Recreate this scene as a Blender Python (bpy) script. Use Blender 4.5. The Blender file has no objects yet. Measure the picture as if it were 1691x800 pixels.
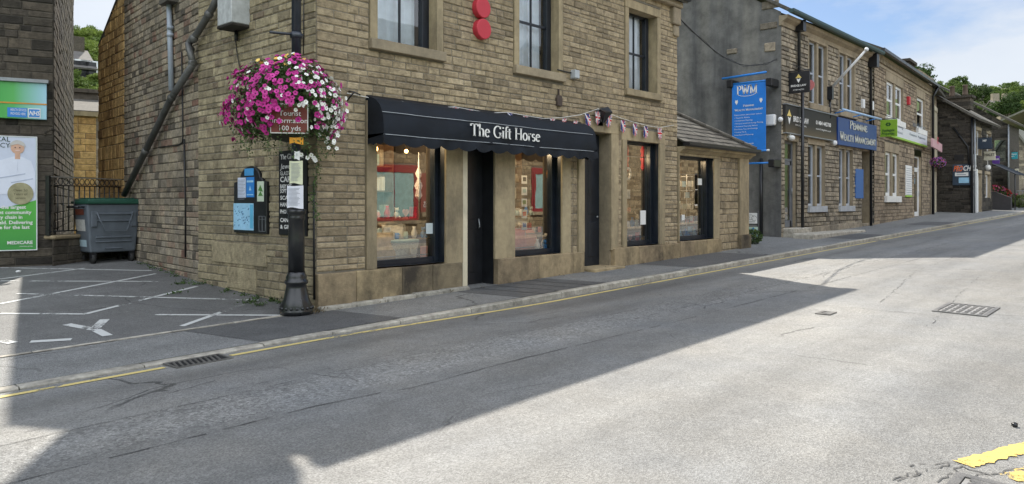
import bpy, math, random
from mathutils import Vector, Matrix, noise
random.seed(7)
R = math.radians
C = bpy.context.scene.collection
S = bpy.context.scene

# ---------------------------------------------------------------- camera
F_PX, CX, CY, EYE, AZ = 1250.0, 845.5, 334.0, 1.6, 42.2
cam = bpy.data.cameras.new('camera'); camo = bpy.data.objects.new('camera', cam); C.objects.link(camo)
cam.sensor_width = 36; cam.lens = 36*F_PX/1691; cam.shift_y = -(400-CY)/1691
cam.clip_end = 3000; cam.clip_start = .05
camo.location = (0, 0, EYE); camo.rotation_euler = (R(90), 0, R(AZ-90)); S.camera = camo

# ---------------------------------------------------------------- sky, sun, exposure
SUN_AZ, SUN_EL = 56.0, 47.3
S.view_settings.view_transform = 'Standard'; S.view_settings.look = 'None'
S.view_settings.gamma = 1; S.view_settings.exposure = 1.05
w = bpy.data.worlds.new('World'); S.world = w; w.use_nodes = True
nt = w.node_tree; nt.nodes.clear(); N = nt.nodes.new; L = nt.links.new
out = N('ShaderNodeOutputWorld'); bg = N('ShaderNodeBackground'); sky = N('ShaderNodeTexSky')
sky.sky_type = 'NISHITA'; sky.sun_disc = False; sky.sun_elevation = R(SUN_EL); sky.sun_rotation = R(90-SUN_AZ)
sky.altitude = 150; sky.air_density = 1.0; sky.dust_density = 1.2; sky.ozone_density = 1.2
bg.inputs[1].default_value = 0.075
tc = N('ShaderNodeTexCoord'); mp = N('ShaderNodeMapping'); mp.inputs['Scale'].default_value = (1, 1, 2.6)
mp.inputs['Location'].default_value = (0, 0, 0)
nz = N('ShaderNodeTexNoise'); nz.inputs['Scale'].default_value = 1.7; nz.inputs['Detail'].default_value = 9; nz.inputs['Roughness'].default_value = .55
rp = N('ShaderNodeValToRGB'); rp.color_ramp.elements[0].position = .46; rp.color_ramp.elements[1].position = .57
nz2 = N('ShaderNodeTexNoise'); nz2.inputs['Scale'].default_value = 5; nz2.inputs['Detail'].default_value = 6
cl = N('ShaderNodeValToRGB'); cl.color_ramp.elements[0].color = (4.6, 5.0, 5.6, 1); cl.color_ramp.elements[1].color = (6.3, 6.5, 6.7, 1)
mul = N('ShaderNodeMath'); mul.operation = 'MULTIPLY'; mul.inputs[1].default_value = .85
mx = N('ShaderNodeMix'); mx.data_type = 'RGBA'
# unseen clouds behind the camera, brightened as added fill for shaded fronts
dt = N('ShaderNodeVectorMath'); dt.operation = 'DOT_PRODUCT'; dt.inputs[1].default_value = (-.50, -.74, .45); L(tc.outputs['Generated'], dt.inputs[0])
br = N('ShaderNodeMapRange'); br.interpolation_type = 'SMOOTHSTEP'; br.inputs[1].default_value = -.1; br.inputs[2].default_value = .75; br.inputs[3].default_value = 1; br.inputs[4].default_value = 2.9; L(dt.outputs['Value'], br.inputs[0])
cb = N('ShaderNodeVectorMath'); cb.operation = 'SCALE'; L(br.outputs[0], cb.inputs['Scale'])
ad = N('ShaderNodeMapRange'); ad.inputs[1].default_value = 1; ad.inputs[2].default_value = 2.9; ad.inputs[3].default_value = 0; ad.inputs[4].default_value = .09; L(br.outputs[0], ad.inputs[0])
nadd = N('ShaderNodeMath'); nadd.operation = 'ADD'; L(nz.outputs['Fac'], nadd.inputs[0]); L(ad.outputs[0], nadd.inputs[1])
L(tc.outputs['Generated'], mp.inputs[0]); L(mp.outputs[0], nz.inputs['Vector']); L(mp.outputs[0], nz2.inputs['Vector'])
L(nadd.outputs[0], rp.inputs[0]); L(nz2.outputs['Fac'], cl.inputs[0]); L(cl.outputs[0], cb.inputs[0]); L(rp.outputs[0], mul.inputs[0])
L(mul.outputs[0], mx.inputs[0]); tn = N('ShaderNodeMix'); tn.data_type = 'RGBA'; tn.blend_type = 'MULTIPLY'; tn.inputs[0].default_value = 1; tn.inputs[7].default_value = (.64, .71, .82, 1); L(sky.outputs[0], tn.inputs[6]); L(tn.outputs[2], mx.inputs[6]); L(cb.outputs[0], mx.inputs[7])
L(mx.outputs[2], bg.inputs[0]); L(bg.outputs[0], out.inputs[0])
sl = bpy.data.lights.new('sun', 'SUN'); so = bpy.data.objects.new('sun', sl); C.objects.link(so)
sl.energy = 3.9; sl.angle = R(.55); sl.color = (1, .93, .82)
sd = Vector((math.cos(R(SUN_EL))*math.cos(R(SUN_AZ)), math.cos(R(SUN_EL))*math.sin(R(SUN_AZ)), math.sin(R(SUN_EL))))
so.rotation_euler = sd.to_track_quat('Z', 'Y').to_euler(); so.location = (10, 30, 40)

# ---------------------------------------------------------------- helpers
FW = Vector((math.cos(R(AZ)), math.sin(R(AZ)), 0)); RT = Vector((math.sin(R(AZ)), -math.cos(R(AZ)), 0))
EYEV = Vector((0, 0, EYE))
def ray(px, py): return FW + RT*((px-CX)/F_PX) + Vector((0, 0, 1))*((CY-py)/F_PX)

class Fr:
    """A wall frame: u along the wall (to the viewer's right), v into the wall, z up."""
    def __init__(s, x, y, deg=0):
        s.o = Vector((x, y, 0)); s.a = R(deg)
        s.u = Vector((math.cos(s.a), math.sin(s.a), 0)); s.v = Vector((-math.sin(s.a), math.cos(s.a), 0))
    def w(s, u, v, z): return s.o + s.u*u + s.v*v + Vector((0, 0, z))
    def uz(s, px, py, v=0):
        r = ray(px, py); p0 = s.o + s.v*v
        t = (p0-EYEV).dot(s.v)/r.dot(s.v); p = EYEV + r*t
        return (p-s.o).dot(s.u), p.z
W0 = Fr(0, 0, 0)

class MB:
    def __init__(s, fr=W0): s.fr = fr; s.v = []; s.f = []; s.t = []; s.m = []; s.tone = 0.5; s.mi = 0; s.sm = []; s.smooth = False
    def add(s, vs, fs, world=False):
        b = len(s.v)
        for p in vs:
            s.v.append(Vector(p) if world else s.fr.w(*p)); s.t.append(s.tone)
        for f in fs: s.f.append([b+i for i in f]); s.m.append(s.mi); s.sm.append(s.smooth)
    def box(s, u0, u1, v0, v1, z0, z1, taper=0):
        if u1 < u0: u0, u1 = u1, u0
        if v1 < v0: v0, v1 = v1, v0
        if z1 < z0: z0, z1 = z1, z0
        k = taper
        s.add([(u0, v0, z0), (u1, v0, z0), (u1, v1, z0), (u0, v1, z0), (u0+k, v0+k, z1), (u1-k, v0+k, z1), (u1-k, v1-k, z1), (u0+k, v1-k, z1)],
              [(0, 3, 2, 1), (4, 5, 6, 7), (0, 1, 5, 4), (1, 2, 6, 5), (2, 3, 7, 6), (3, 0, 4, 7)])
        return s
    def quad(s, a, b, c, d): s.add([a, b, c, d], [(0, 1, 2, 3)]); return s
    def prism(s, poly, v0, v1):
        """poly of (u,z), counter-clockwise seen from the street; runs from v0 (front) to v1"""
        n = len(poly)
        s.add([(u, v0, z) for u, z in poly]+[(u, v1, z) for u, z in poly],
              [tuple(range(n)), tuple(range(2*n-1, n-1, -1))]+[(i+n, (i+1) % n+n, (i+1) % n, i) for i in range(n)]); return s
    def slabz(s, poly, z0, z1):
        """poly of (u,v) counter-clockwise from above; z0 bottom z1 top"""
        n = len(poly)
        s.add([(u, v, z0) for u, v in poly]+[(u, v, z1) for u, v in poly],
              [tuple(range(n-1, -1, -1)), tuple(range(n, 2*n))]+[(i, (i+1) % n, (i+1) % n+n, i+n) for i in range(n)]); return s
    def profile(s, poly, u0, u1):
        """poly of (v,z) extruded along u"""
        n = len(poly)
        s.add([(u0, v, z) for v, z in poly]+[(u1, v, z) for v, z in poly],
              [tuple(range(n)), tuple(range(2*n-1, n-1, -1))]+[(i+n, (i+1) % n+n, (i+1) % n, i) for i in range(n)]); return s
    def tube(s, pts, r, n=10, cap=True):
        pts = [Vector(s.fr.w(*p)) for p in pts]; rs = r if isinstance(r, (list, tuple)) else [r]*len(pts)
        vs = []; fs = []; sm = s.smooth; s.smooth = True
        up = Vector((0, 0, 1)); prev = None
        for i, p in enumerate(pts):
            d = (pts[min(i+1, len(pts)-1)]-pts[max(i-1, 0)]).normalized()
            a = d.cross(up) if prev is None else prev - d*prev.dot(d)
            if a.length < 1e-3: a = d.cross(Vector((1, 0, 0)))
            a.normalize(); b = d.cross(a); prev = a
            for k in range(n):
                q = 2*math.pi*k/n; vs.append(p+(a*math.cos(q)+b*math.sin(q))*rs[i])
        for i in range(len(pts)-1):
            for k in range(n):
                fs.append((i*n+k, i*n+(k+1) % n, (i+1)*n+(k+1) % n, (i+1)*n+k))
        if cap: fs += [tuple(range(n-1, -1, -1)), tuple(range((len(pts)-1)*n, len(pts)*n))]
        s.add(vs, fs, True); s.smooth = sm; return s
    def lathe(s, prof, c=(0, 0, 0), n=20, smooth=True, lobes=0, depth=0):
        """prof: (r,z) bottom to top"""
        vs = []; fs = []; sm = s.smooth; s.smooth = smooth
        for r, z in prof:
            for k in range(n):
                q = 2*math.pi*k/n; rr = r*(1+depth*math.cos(lobes*q)) if lobes else r
                vs.append((c[0]+rr*math.cos(q), c[1]+rr*math.sin(q), c[2]+z))
        for i in range(len(prof)-1):
            for k in range(n): fs.append((i*n+k, i*n+(k+1) % n, (i+1)*n+(k+1) % n, (i+1)*n+k))
        fs += [tuple(range(n-1, -1, -1)), tuple(range((len(prof)-1)*n, len(prof)*n))]
        s.add(vs, fs); s.smooth = sm; return s
    def disc(s, u, z, r, v0, v1, n=28):
        s.prism([(u+r*math.cos(2*math.pi*k/n), z+r*math.sin(2*math.pi*k/n)) for k in range(n)], v0, v1); return s
    def ball(s, c, rx, ry=None, rz=None, n=12):
        ry = ry or rx; rz = rz or rx; vs = []; fs = []; sm = s.smooth; s.smooth = True
        m = n//2
        for i in range(m+1):
            th = math.pi*i/m
            for k in range(n):
                q = 2*math.pi*k/n
                vs.append((c[0]+rx*math.sin(th)*math.cos(q), c[1]+ry*math.sin(th)*math.sin(q), c[2]-rz*math.cos(th)))
        for i in range(m):
            for k in range(n): fs.append((i*n+k, i*n+(k+1) % n, (i+1)*n+(k+1) % n, (i+1)*n+k))
        s.add(vs, fs); s.smooth = sm; return s
    def bar(s, a, b, w, h=None):
        """square bar between two frame points"""
        a = Vector(s.fr.w(*a)); b = Vector(s.fr.w(*b)); h = h or w; d = (b-a).normalized()
        p = d.cross(Vector((0, 0, 1)))
        if p.length < 1e-3: p = Vector((1, 0, 0))
        p.normalize(); q = d.cross(p)
        vs = [c+p*i*w/2+q*j*h/2 for c in (a, b) for i, j in ((-1, -1), (1, -1), (1, 1), (-1, 1))]
        s.add(vs, [(0, 1, 2, 3), (7, 6, 5, 4), (0, 4, 5, 1), (1, 5, 6, 2), (2, 6, 7, 3), (3, 7, 4, 0)], True); return s
    def text(s, txt, u, z, v, size, width=None, align='L', font='sans', ext=.003, skew=0, zr=0):
        """lettering on the wall at (u,z), cap height = size; width squeezes it to that length; zr tilts it (rise per metre)"""
        vs, fs = glyphs(txt, font)
        if not vs: return s
        x0 = min(p[0] for p in vs); x1 = max(p[0] for p in vs); k = size; kx = size if width is None else width/(x1-x0)
        off = {'L': 0, 'C': -.5, 'R': -1}[align]*(x1-x0)*kx
        n = len(vs)
        def T(p, vv):
            uu = (p[0]-x0)*kx+off+skew*p[1]*k
            return (u+uu, vv, z+p[1]*k+zr*uu)
        s.add([T(p, v-ext) for p in vs]+[T(p, v) for p in vs], [tuple(f) for f in fs]); return s
    def build(s, name, mat, parent=None, bevel=0, tag_=None, seg=1):
        off = Vector((0, 0, 0)); q = parent
        while q is not None: off += q.location; q = q.parent
        me = bpy.data.meshes.new(name)
        if parent is None:
            # put the origin at the base of the thing itself
            xs = [p.x for p in s.v]; ys = [p.y for p in s.v]; zs = [p.z for p in s.v]
            off = Vector(((min(xs)+max(xs))/2, (min(ys)+max(ys))/2, min(zs)))
        me.from_pydata([tuple(p-off) for p in s.v], [], s.f); me.validate(clean_customdata=False)
        if len(me.vertices) == len(s.t):
            at = me.attributes.new('tone', 'FLOAT', 'POINT'); at.data.foreach_set('value', s.t)
        for m in (mat if isinstance(mat, (list, tuple)) else [mat]): me.materials.append(m)
        if len(me.polygons) == len(s.f):
            me.polygons.foreach_set('material_index', s.m); me.polygons.foreach_set('use_smooth', s.sm)
        o = bpy.data.objects.new(name, me); C.objects.link(o)
        if parent is not None: o.parent = parent
        else: o.location = off
        if bevel:
            b = o.modifiers.new('bevel', 'BEVEL'); b.width = bevel; b.segments = seg; b.limit_method = 'ANGLE'; b.angle_limit = R(40)
        if tag_: tag(o, *tag_)
        return o

def tag(o, label=None, cat=None, group=None, kind=None):
    if label: o['label'] = label
    if cat: o['category'] = cat
    if group: o['group'] = group
    if kind: o['kind'] = kind
    return o
def thing(name, label, cat, loc=(0, 0, 0), group=None):
    o = bpy.data.objects.new(name, None); C.objects.link(o); o.location = loc; o.empty_display_size = .2
    return tag(o, label, cat, group)
def struct(o, label=None): o['kind'] = 'structure'; (label and o.__setitem__('label', label)); return o
def copy_tree(o, parent=None):
    c = o.copy(); C.objects.link(c); c.parent = parent
    for ch in list(o.children): copy_tree(ch, c)
    return c

# ---------------------------------------------------------------- lettering
_gc = {}
def arc(cx, cy, rx, ry, a0, a1, n=14): return [(cx+rx*math.cos(R(a0+(a1-a0)*i/n)), cy+ry*math.sin(R(a0+(a1-a0)*i/n))) for i in range(n+1)]
X = .64
def _sf(x, y, w=.13): return [(x-w, y), (x+w, y)]
SER = {  # strokes of a roman serif: (advance, [polylines])
 'T': (.78, [[(.04, .97), (.74, .97)], [(.39, 0), (.39, 1)], _sf(.39, .02), [(.05, .80), (.05, .97)], [(.73, .80), (.73, .97)]]),
 'H': (.86, [[(.16, 0), (.16, 1)], [(.70, 0), (.70, 1)], [(.16, .52), (.70, .52)], _sf(.16, .02), _sf(.16, .98), _sf(.70, .02), _sf(.70, .98)]),
 'G': (.86, [arc(.46, .5, .39, .49, 55, 330, 24), [(.72, .08), (.72, .42)], _sf(.70, .42, .14), [(.70, .76), (.72, .97)]]),
 'P': (.66, [[(.16, 0), (.16, 1)], [(.16, .98)]+arc(.32, .74, .27, .24, 90, -90)+[(.16, .5)], _sf(.16, .02), [(.03, .98), (.3, .98)]]),
 'E': (.66, [[(.16, 0), (.16, 1)], [(.04, .98), (.56, .98)], [(.16, .52), (.46, .52)], [(.04, .02), (.6, .02)], [(.56, .8), (.56, .98)], [(.6, .02), (.6, .22)], [(.46, .42), (.46, .62)]]),
 'N': (.84, [[(.15, 0), (.15, 1)], [(.69, 0), (.69, 1)], [(.13, 1), (.69, .0)], _sf(.15, .02, .11), _sf(.11, .98, .09), _sf(.69, .98, .11)]),
 'W': (1.12, [[(.1, 1), (.34, 0)], [(.34, 0), (.55, .9)], [(.53, .95), (.78, 0)], [(.78, 0), (1.01, 1)], _sf(.1, .98), _sf(.52, .98, .1), _sf(1.0, .98)]),
 'A': (.84, [[(.12, 0), (.42, 1)], [(.42, 1), (.72, 0)], [(.22, .34), (.62, .34)], _sf(.12, .02, .1), _sf(.72, .02, .12)]),
 'L': (.66, [[(.16, 0), (.16, 1)], _sf(.16, .98), [(.04, .02), (.6, .02)], [(.6, .02), (.6, .24)]]),
 'M': (1.02, [[(.15, 0), (.15, 1)], [(.87, 0), (.87, 1)], [(.13, 1), (.51, .06)], [(.51, .06), (.87, 1)], _sf(.15, .02, .1), _sf(.87, .02), _sf(.1, .98, .09), _sf(.9, .98, .09)]),
 'I': (.36, [[(.18, 0), (.18, 1)], _sf(.18, .02), _sf(.18, .98)]),
 'h': (.62, [[(.14, 0), (.14, 1.02)], [(.14, .44)]+arc(.32, .44, .17, .2, 150, 0, 10)+[(.49, 0)], _sf(.14, .02, .1), _sf(.49, .02, .1), [(.03, 1.0), (.14, 1.0)]]),
 'e': (.54, [[(.08, .38), (.47, .38)], arc(.28, .32, .2, .31, 10, 318, 22)]),
 'i': (.32, [[(.16, 0), (.16, X)], _sf(.16, .02, .1), [(.05, X-.02), (.16, X-.02)], [(.16, .82), (.16, .95)]]),
 'f': (.36, [[(.15, 0), (.15, .8)], arc(.29, .82, .14, .19, 180, 50, 10), _sf(.15, .02, .1), [(.02, X-.02), (.34, X-.02)]]),
 't': (.36, [[(.15, .16), (.15, .86)], arc(.26, .16, .11, .15, 180, 300, 8), [(.02, X-.02), (.33, X-.02)]]),
 'o': (.6, [arc(.3, .32, .22, .31, 0, 360, 26)]),
 'r': (.44, [[(.14, 0), (.14, X)], [(.14, .42)]+arc(.3, .42, .15, .2, 150, 55, 8), _sf(.14, .02, .1), [(.03, X-.02), (.14, X-.02)]]),
 's': (.46, [arc(.23, .47, .14, .15, 35, 250, 14)+arc(.23, .17, .15, .16, 80, -140, 14)]),
 'p': (.62, [[(.14, -.3), (.14, X)], arc(.31, .32, .19, .3, 150, -150, 20), _sf(.14, -.28, .1), [(.03, X-.02), (.14, X-.02)]]),
}
def ribbon(pts, wmin, wmax):
    vs = []; fs = []; n = len(pts)
    for i in range(n):
        a = Vector(pts[max(i-1, 0)]); b = Vector(pts[min(i+1, n-1)]); d = b-a
        if d.length < 1e-6: d = Vector((1, 0))
        d.normalize(); w = wmin+(wmax-wmin)*abs(d.y)**1.3; q = Vector((-d.y, d.x))*w/2; p = Vector(pts[i])
        vs += [tuple(p+q), tuple(p-q)]
    for i in range(n-1): fs.append((2*i, 2*i+1, 2*i+3, 2*i+2))
    return vs, fs
def glyphs(txt, font):
    key = (txt, font)
    if key in _gc: return _gc[key]
    vs = []; fs = []
    if font.startswith('serif'):
        x = 0; sc = 1
        for ch in txt:
            if ch == ' ': x += .36; continue
            g, k = ch, 1.0
            if font == 'serifcaps' and ch.islower(): g, k = ch.upper(), .78
            adv, sts = SER[g]
            for st in sts:
                a, f = ribbon(st, .07/k, .17/k**.5); b = len(vs)
                vs += [(x+p[0]*k, p[1]*k) for p in a]; fs += [tuple(b+i for i in q) for q in f]
            x += adv*k
    else:
        cu = bpy.data.curves.new('t', 'FONT'); cu.body = txt; cu.resolution_u = 2
        if font == 'bold': cu.offset = .022
        if font == 'light': cu.offset = -.006
        ob = bpy.data.objects.new('t', cu); C.objects.link(ob)
        dg = bpy.context.evaluated_depsgraph_get(); me = bpy.data.meshes.new_from_object(ob.evaluated_get(dg))
        vs = [(p.co.x/.7, p.co.y/.7) for p in me.vertices]; fs = [tuple(p.vertices) for p in me.polygons]
        bpy.data.objects.remove(ob); bpy.data.curves.remove(cu); bpy.data.meshes.remove(me)
    _gc[key] = (vs, fs); return vs, fs

# ---------------------------------------------------------------- materials
def lin(c): return tuple(((x/255)/12.92 if x/255 <= .04045 else ((x/255+.055)/1.055)**2.4) for x in c)
_mc = {}
def M(name, col, rough=.6, metal=0, var=.12, scale=6, bump=0, bscale=40, spec=.5, emit=0, coat=0, dirt=0):
    if name in _mc: return _mc[name]
    m = bpy.data.materials.new(name); m.use_nodes = True; t = m.node_tree; b = t.nodes['Principled BSDF']; N = t.nodes.new; L = t.links.new
    b.inputs['Roughness'].default_value = rough; b.inputs['Metallic'].default_value = metal; b.inputs['Specular IOR Level'].default_value = spec
    if coat: b.inputs['Coat Weight'].default_value = coat; b.inputs['Coat Roughness'].default_value = .15
    tc = N('ShaderNodeTexCoord'); nz = N('ShaderNodeTexNoise'); nz.inputs['Scale'].default_value = scale; nz.inputs['Detail'].default_value = 6; nz.inputs['Roughness'].default_value = .62
    L(tc.outputs['Object'], nz.inputs['Vector'])
    r = N('ShaderNodeValToRGB'); r.color_ramp.elements[0].position = .3; r.color_ramp.elements[1].position = .72
    r.color_ramp.elements[0].color = tuple(x*(1-var) for x in col)+(1,); r.color_ramp.elements[1].color = tuple(min(1, x*(1+var)) for x in col)+(1,)
    L(nz.outputs['Fac'], r.inputs[0]); last = r.outputs[0]
    if dirt:
        n2 = N('ShaderNodeTexNoise'); n2.inputs['Scale'].default_value = 1.7; n2.inputs['Detail'].default_value = 8; n2.inputs['Roughness'].default_value = .7
        mp = N('ShaderNodeMapping'); mp.inputs['Scale'].default_value = (1, 1, .35); L(tc.outputs['Object'], mp.inputs[0]); L(mp.outputs[0], n2.inputs['Vector'])
        r2 = N('ShaderNodeValToRGB'); r2.color_ramp.elements[0].position = .45; r2.color_ramp.elements[1].position = .68
        mx = N('ShaderNodeMix'); mx.data_type = 'RGBA'; mx.inputs[7].default_value = tuple(x*.28+.008 for x in col)+(1,)
        mu = N('ShaderNodeMath'); mu.operation = 'MULTIPLY'; mu.inputs[1].default_value = dirt
        L(n2.outputs['Fac'], r2.inputs[0]); L(r2.outputs[0], mu.inputs[0]); L(mu.outputs[0], mx.inputs[0]); L(last, mx.inputs[6]); last = mx.outputs[2]
    L(last, b.inputs['Base Color'])
    rr = N('ShaderNodeMapRange'); rr.inputs[3].default_value = max(0, rough-.1); rr.inputs[4].default_value = min(1, rough+.1); L(nz.outputs['Fac'], rr.inputs[0]); L(rr.outputs[0], b.inputs['Roughness'])
    if emit: b.inputs['Emission Color'].default_value = tuple(col)+(1,); b.inputs['Emission Strength'].default_value = emit
    if bump:
        n3 = N('ShaderNodeTexNoise'); n3.inputs['Scale'].default_value = bscale; n3.inputs['Detail'].default_value = 5; L(tc.outputs['Object'], n3.inputs['Vector'])
        bp = N('ShaderNodeBump'); bp.inputs['Strength'].default_value = bump; bp.inputs['Distance'].default_value = .01; L(n3.outputs['Fac'], bp.inputs['Height']); L(bp.outputs[0], b.inputs['Normal'])
    _mc[name] = m; return m

def stone_mat(name, cols, soot=.35, sootcol=(.045, .04, .034), bump=.9, sscale=.8, k=1.0, even=.0, mott=(.55, 1.4), streak=1):
    mean = [sum(c[i] for c in cols)/len(cols) for i in range(3)]
    cols = [tuple(min(.8, k*(c[i]*(1-even)+mean[i]*even)) for i in range(3)) for c in cols]; sootcol = tuple(min(1, c*(k**.5)) for c in sootcol)
    return stone_mat_(name, cols, soot, sootcol, bump, sscale, mott, streak)
def stone_mat_(name, cols, soot, sootcol, bump, sscale, mott, streak):
    """coursed gritstone: colour from each stone's own tone, broad soot staining, tooled surface"""
    m = bpy.data.materials.new(name); m.use_nodes = True; t = m.node_tree; b = t.nodes['Principled BSDF']; N = t.nodes.new; L = t.links.new
    b.inputs['Roughness'].default_value = .92; b.inputs['Specular IOR Level'].default_value = .25
    at = N('ShaderNodeAttribute'); at.attribute_name = 'tone'; tc = N('ShaderNodeTexCoord')
    r = N('ShaderNodeValToRGB'); e = r.color_ramp.elements; e[0].color = cols[0]+(1,); e[1].color = cols[-1]+(1,)
    for i, c in enumerate(cols[1:-1]):
        x = e.new((i+1)/(len(cols)-1)); x.color = c+(1,)
    L(at.outputs['Fac'], r.inputs[0])
    # mottling inside a stone
    n1 = N('ShaderNodeTexNoise'); n1.inputs['Scale'].default_value = 9; n1.inputs['Detail'].default_value = 8; n1.inputs['Roughness'].default_value = .68
    L(tc.outputs['Object'], n1.inputs['Vector'])
    r1 = N('ShaderNodeMapRange'); r1.inputs[1].default_value = .3; r1.inputs[2].default_value = .72; r1.inputs[3].default_value = mott[0]; r1.inputs[4].default_value = mott[1]
    L(n1.outputs['Fac'], r1.inputs[0])
    mu = N('ShaderNodeMix'); mu.data_type = 'RGBA'; mu.blend_type = 'MULTIPLY'; mu.inputs[0].default_value = 1
    L(r.outputs[0], mu.inputs[6]); L(r1.outputs[0], mu.inputs[7])
    # soot
    n2 = N('ShaderNodeTexNoise'); n2.inputs['Scale'].default_value = sscale; n2.inputs['Detail'].default_value = 9; n2.inputs['Roughness'].default_value = .72
    mps = N('ShaderNodeMapping'); mps.inputs['Scale'].default_value = (1, 1, streak); L(tc.outputs['Object'], mps.inputs[0]); L(mps.outputs[0], n2.inputs['Vector'])
    r2 = N('ShaderNodeMapRange'); r2.inputs[1].default_value = .42; r2.inputs[2].default_value = .72; r2.inputs[3].default_value = 0; r2.inputs[4].default_value = soot*1.6; r2.clamp = True
    L(n2.outputs['Fac'], r2.inputs[0])
    mx = N('ShaderNodeMix'); mx.data_type = 'RGBA'; mx.inputs[7].default_value = sootcol+(1,)
    L(r2.outputs[0], mx.inputs[0]); L(mu.outputs[2], mx.inputs[6]); L(mx.outputs[2], b.inputs['Base Color'])
    n3 = N('ShaderNodeTexNoise'); n3.inputs['Scale'].default_value = 45; n3.inputs['Detail'].default_value = 5; n3.inputs['Roughness'].default_value = .6
    mp = N('ShaderNodeMapping'); mp.inputs['Scale'].default_value = (.45, .45, 1.5); L(tc.outputs['Object'], mp.inputs[0]); L(mp.outputs[0], n3.inputs['Vector'])
    bp = N('ShaderNodeBump'); bp.inputs['Strength'].default_value = bump; bp.inputs['Distance'].default_value = .018
    L(n3.outputs['Fac'], bp.inputs['Height']); L(bp.outputs[0], b.inputs['Normal'])
    return m

def glass_mat(name, tint=(1, 1, 1), refl=1.0, base=.04, ior=1.5, rough=.0):
    m = bpy.data.materials.new(name); m.use_nodes = True; t = m.node_tree; t.nodes.clear(); N = t.nodes.new; L = t.links.new
    o = N('ShaderNodeOutputMaterial'); tr = N('ShaderNodeBsdfTransparent'); gl = N('ShaderNodeBsdfGlossy'); mx = N('ShaderNodeMixShader')
    tr.inputs[0].default_value = tint+(1,); gl.inputs['Roughness'].default_value = rough; gl.inputs[0].default_value = (1, 1, 1, 1)
    fr = N('ShaderNodeFresnel'); fr.inputs[0].default_value = ior
    ma = N('ShaderNodeMath'); ma.operation = 'MULTIPLY_ADD'; ma.inputs[1].default_value = refl; ma.inputs[2].default_value = base; ma.use_clamp = True
    L(fr.outputs[0], ma.inputs[0]); L(ma.outputs[0], mx.inputs[0]); L(tr.outputs[0], mx.inputs[1]); L(gl.outputs[0], mx.inputs[2]); L(mx.outputs[0], o.inputs[0])
    n = N('ShaderNodeTexNoise'); n.inputs['Scale'].default_value = 2.2; bp = N('ShaderNodeBump'); bp.inputs['Strength'].default_value = .02; bp.inputs['Distance'].default_value = .02
    tc = N('ShaderNodeTexCoord'); L(tc.outputs['Object'], n.inputs['Vector']); L(n.outputs['Fac'], bp.inputs['Height']); L(bp.outputs[0], gl.inputs['Normal'])
    return m

M_STONE = stone_mat('gritstone_warm', [(.085, .069, .048), (.185, .147, .095), (.30, .24, .155), (.25, .20, .125), (.38, .31, .205), (.21, .165, .12)], soot=.34, k=1.55, even=.48, sootcol=(.07, .058, .042), sscale=.55)
M_SIDE = stone_mat('gritstone_side', [(.10, .085, .058), (.22, .185, .12), (.34, .29, .185), (.27, .225, .14), (.42, .36, .235), (.12, .085, .065)], soot=.32, k=1.3, even=.4, sootcol=(.07, .06, .046), sscale=.55)
M_SOOTY = stone_mat('gritstone_sooty', [(.05, .045, .038), (.14, .12, .09), (.22, .185, .13), (.17, .15, .12), (.26, .22, .16), (.12, .06, .045)], soot=.4, k=1.7, even=.2)
M_GLOWST = stone_mat('gritstone_painted_glow', [(.26, .16, .07), (.46, .29, .12), (.58, .38, .16), (.50, .33, .14), (.66, .45, .21)], soot=.4, sootcol=(.12, .07, .035), k=1.15)  # buff stone with warm reflected light painted into its colour
M_DARKST = stone_mat('gritstone_dark', [(.035, .031, .027), (.08, .07, .056), (.13, .11, .085), (.10, .085, .07), (.17, .14, .105)], soot=.4, k=.8)
M_BLACKST = stone_mat('gritstone_black', [(.02, .018, .016), (.045, .04, .035), (.075, .066, .055), (.055, .05, .043), (.10, .085, .07)], soot=.4)
M_GREYST = stone_mat('gritstone_grey', [(.10, .088, .072), (.20, .175, .135), (.29, .25, .19), (.24, .205, .16), (.35, .30, .22)], soot=.3, k=1.3, even=.15)
M_BROWNST = stone_mat('gritstone_brown', [(.12, .095, .07), (.20, .16, .115), (.26, .21, .15), (.22, .175, .125), (.31, .25, .18)], soot=.3, k=1.4, even=.1)
M_OPPST = stone_mat('gritstone_opposite', [(.22, .16, .09), (.34, .26, .15), (.44, .34, .20), (.38, .30, .18), (.5, .4, .24)], soot=.2)
M_MORTAR = M('mortar', (.165, .15, .12), .95, bump=.5, var=.25)
M_MORTARD = M('mortar_dark', (.07, .062, .05), .95, bump=.5, var=.25)
M_ASHLAR = stone_mat('ashlar_dressed', [(.22, .18, .115), (.32, .26, .165), (.27, .225, .145)], soot=.5, sootcol=(.06, .052, .042), k=1.3, bump=.3, sscale=1.3, mott=(.85, 1.15), streak=.35)
M_PLINTH = stone_mat('ashlar_plinth', [(.16, .13, .085), (.30, .235, .14), (.22, .17, .11)], soot=.75, k=1.35, sootcol=(.045, .038, .03), bump=.45, sscale=1.0, mott=(.8, 1.2), streak=.7)
M_ASHD = stone_mat('ashlar_weathered', [(.17, .145, .10), (.26, .215, .15), (.2, .17, .125)], soot=.35, k=1.4, bump=.3, sscale=1.3, mott=(.85, 1.15), streak=.5)
M_BLACK = M('black_paint', (.012, .013, .016), .35, var=.3, dirt=.0)
M_NAVYFR = M('dark_navy_paint', (.010, .014, .022), .32, var=.3)
M_AWN = M('awning_canvas', (.009, .0125, .019), .72, var=.35, scale=3, bump=.15, bscale=160, spec=.3)
M_WHITE = M('white_paint', (.72, .73, .74), .45, var=.06)
M_CREAM = M('cream_paint', (.62, .56, .42), .5, var=.1, dirt=.4)
M_LET = M('white_lettering', (.78, .78, .76), .5, var=.03)
M_LETC = M('cream_lettering', (.72, .69, .58), .5, var=.03)
M_GREYM = M('grey_metal', (.30, .32, .34), .45, metal=.4, var=.2, dirt=.3)
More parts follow.
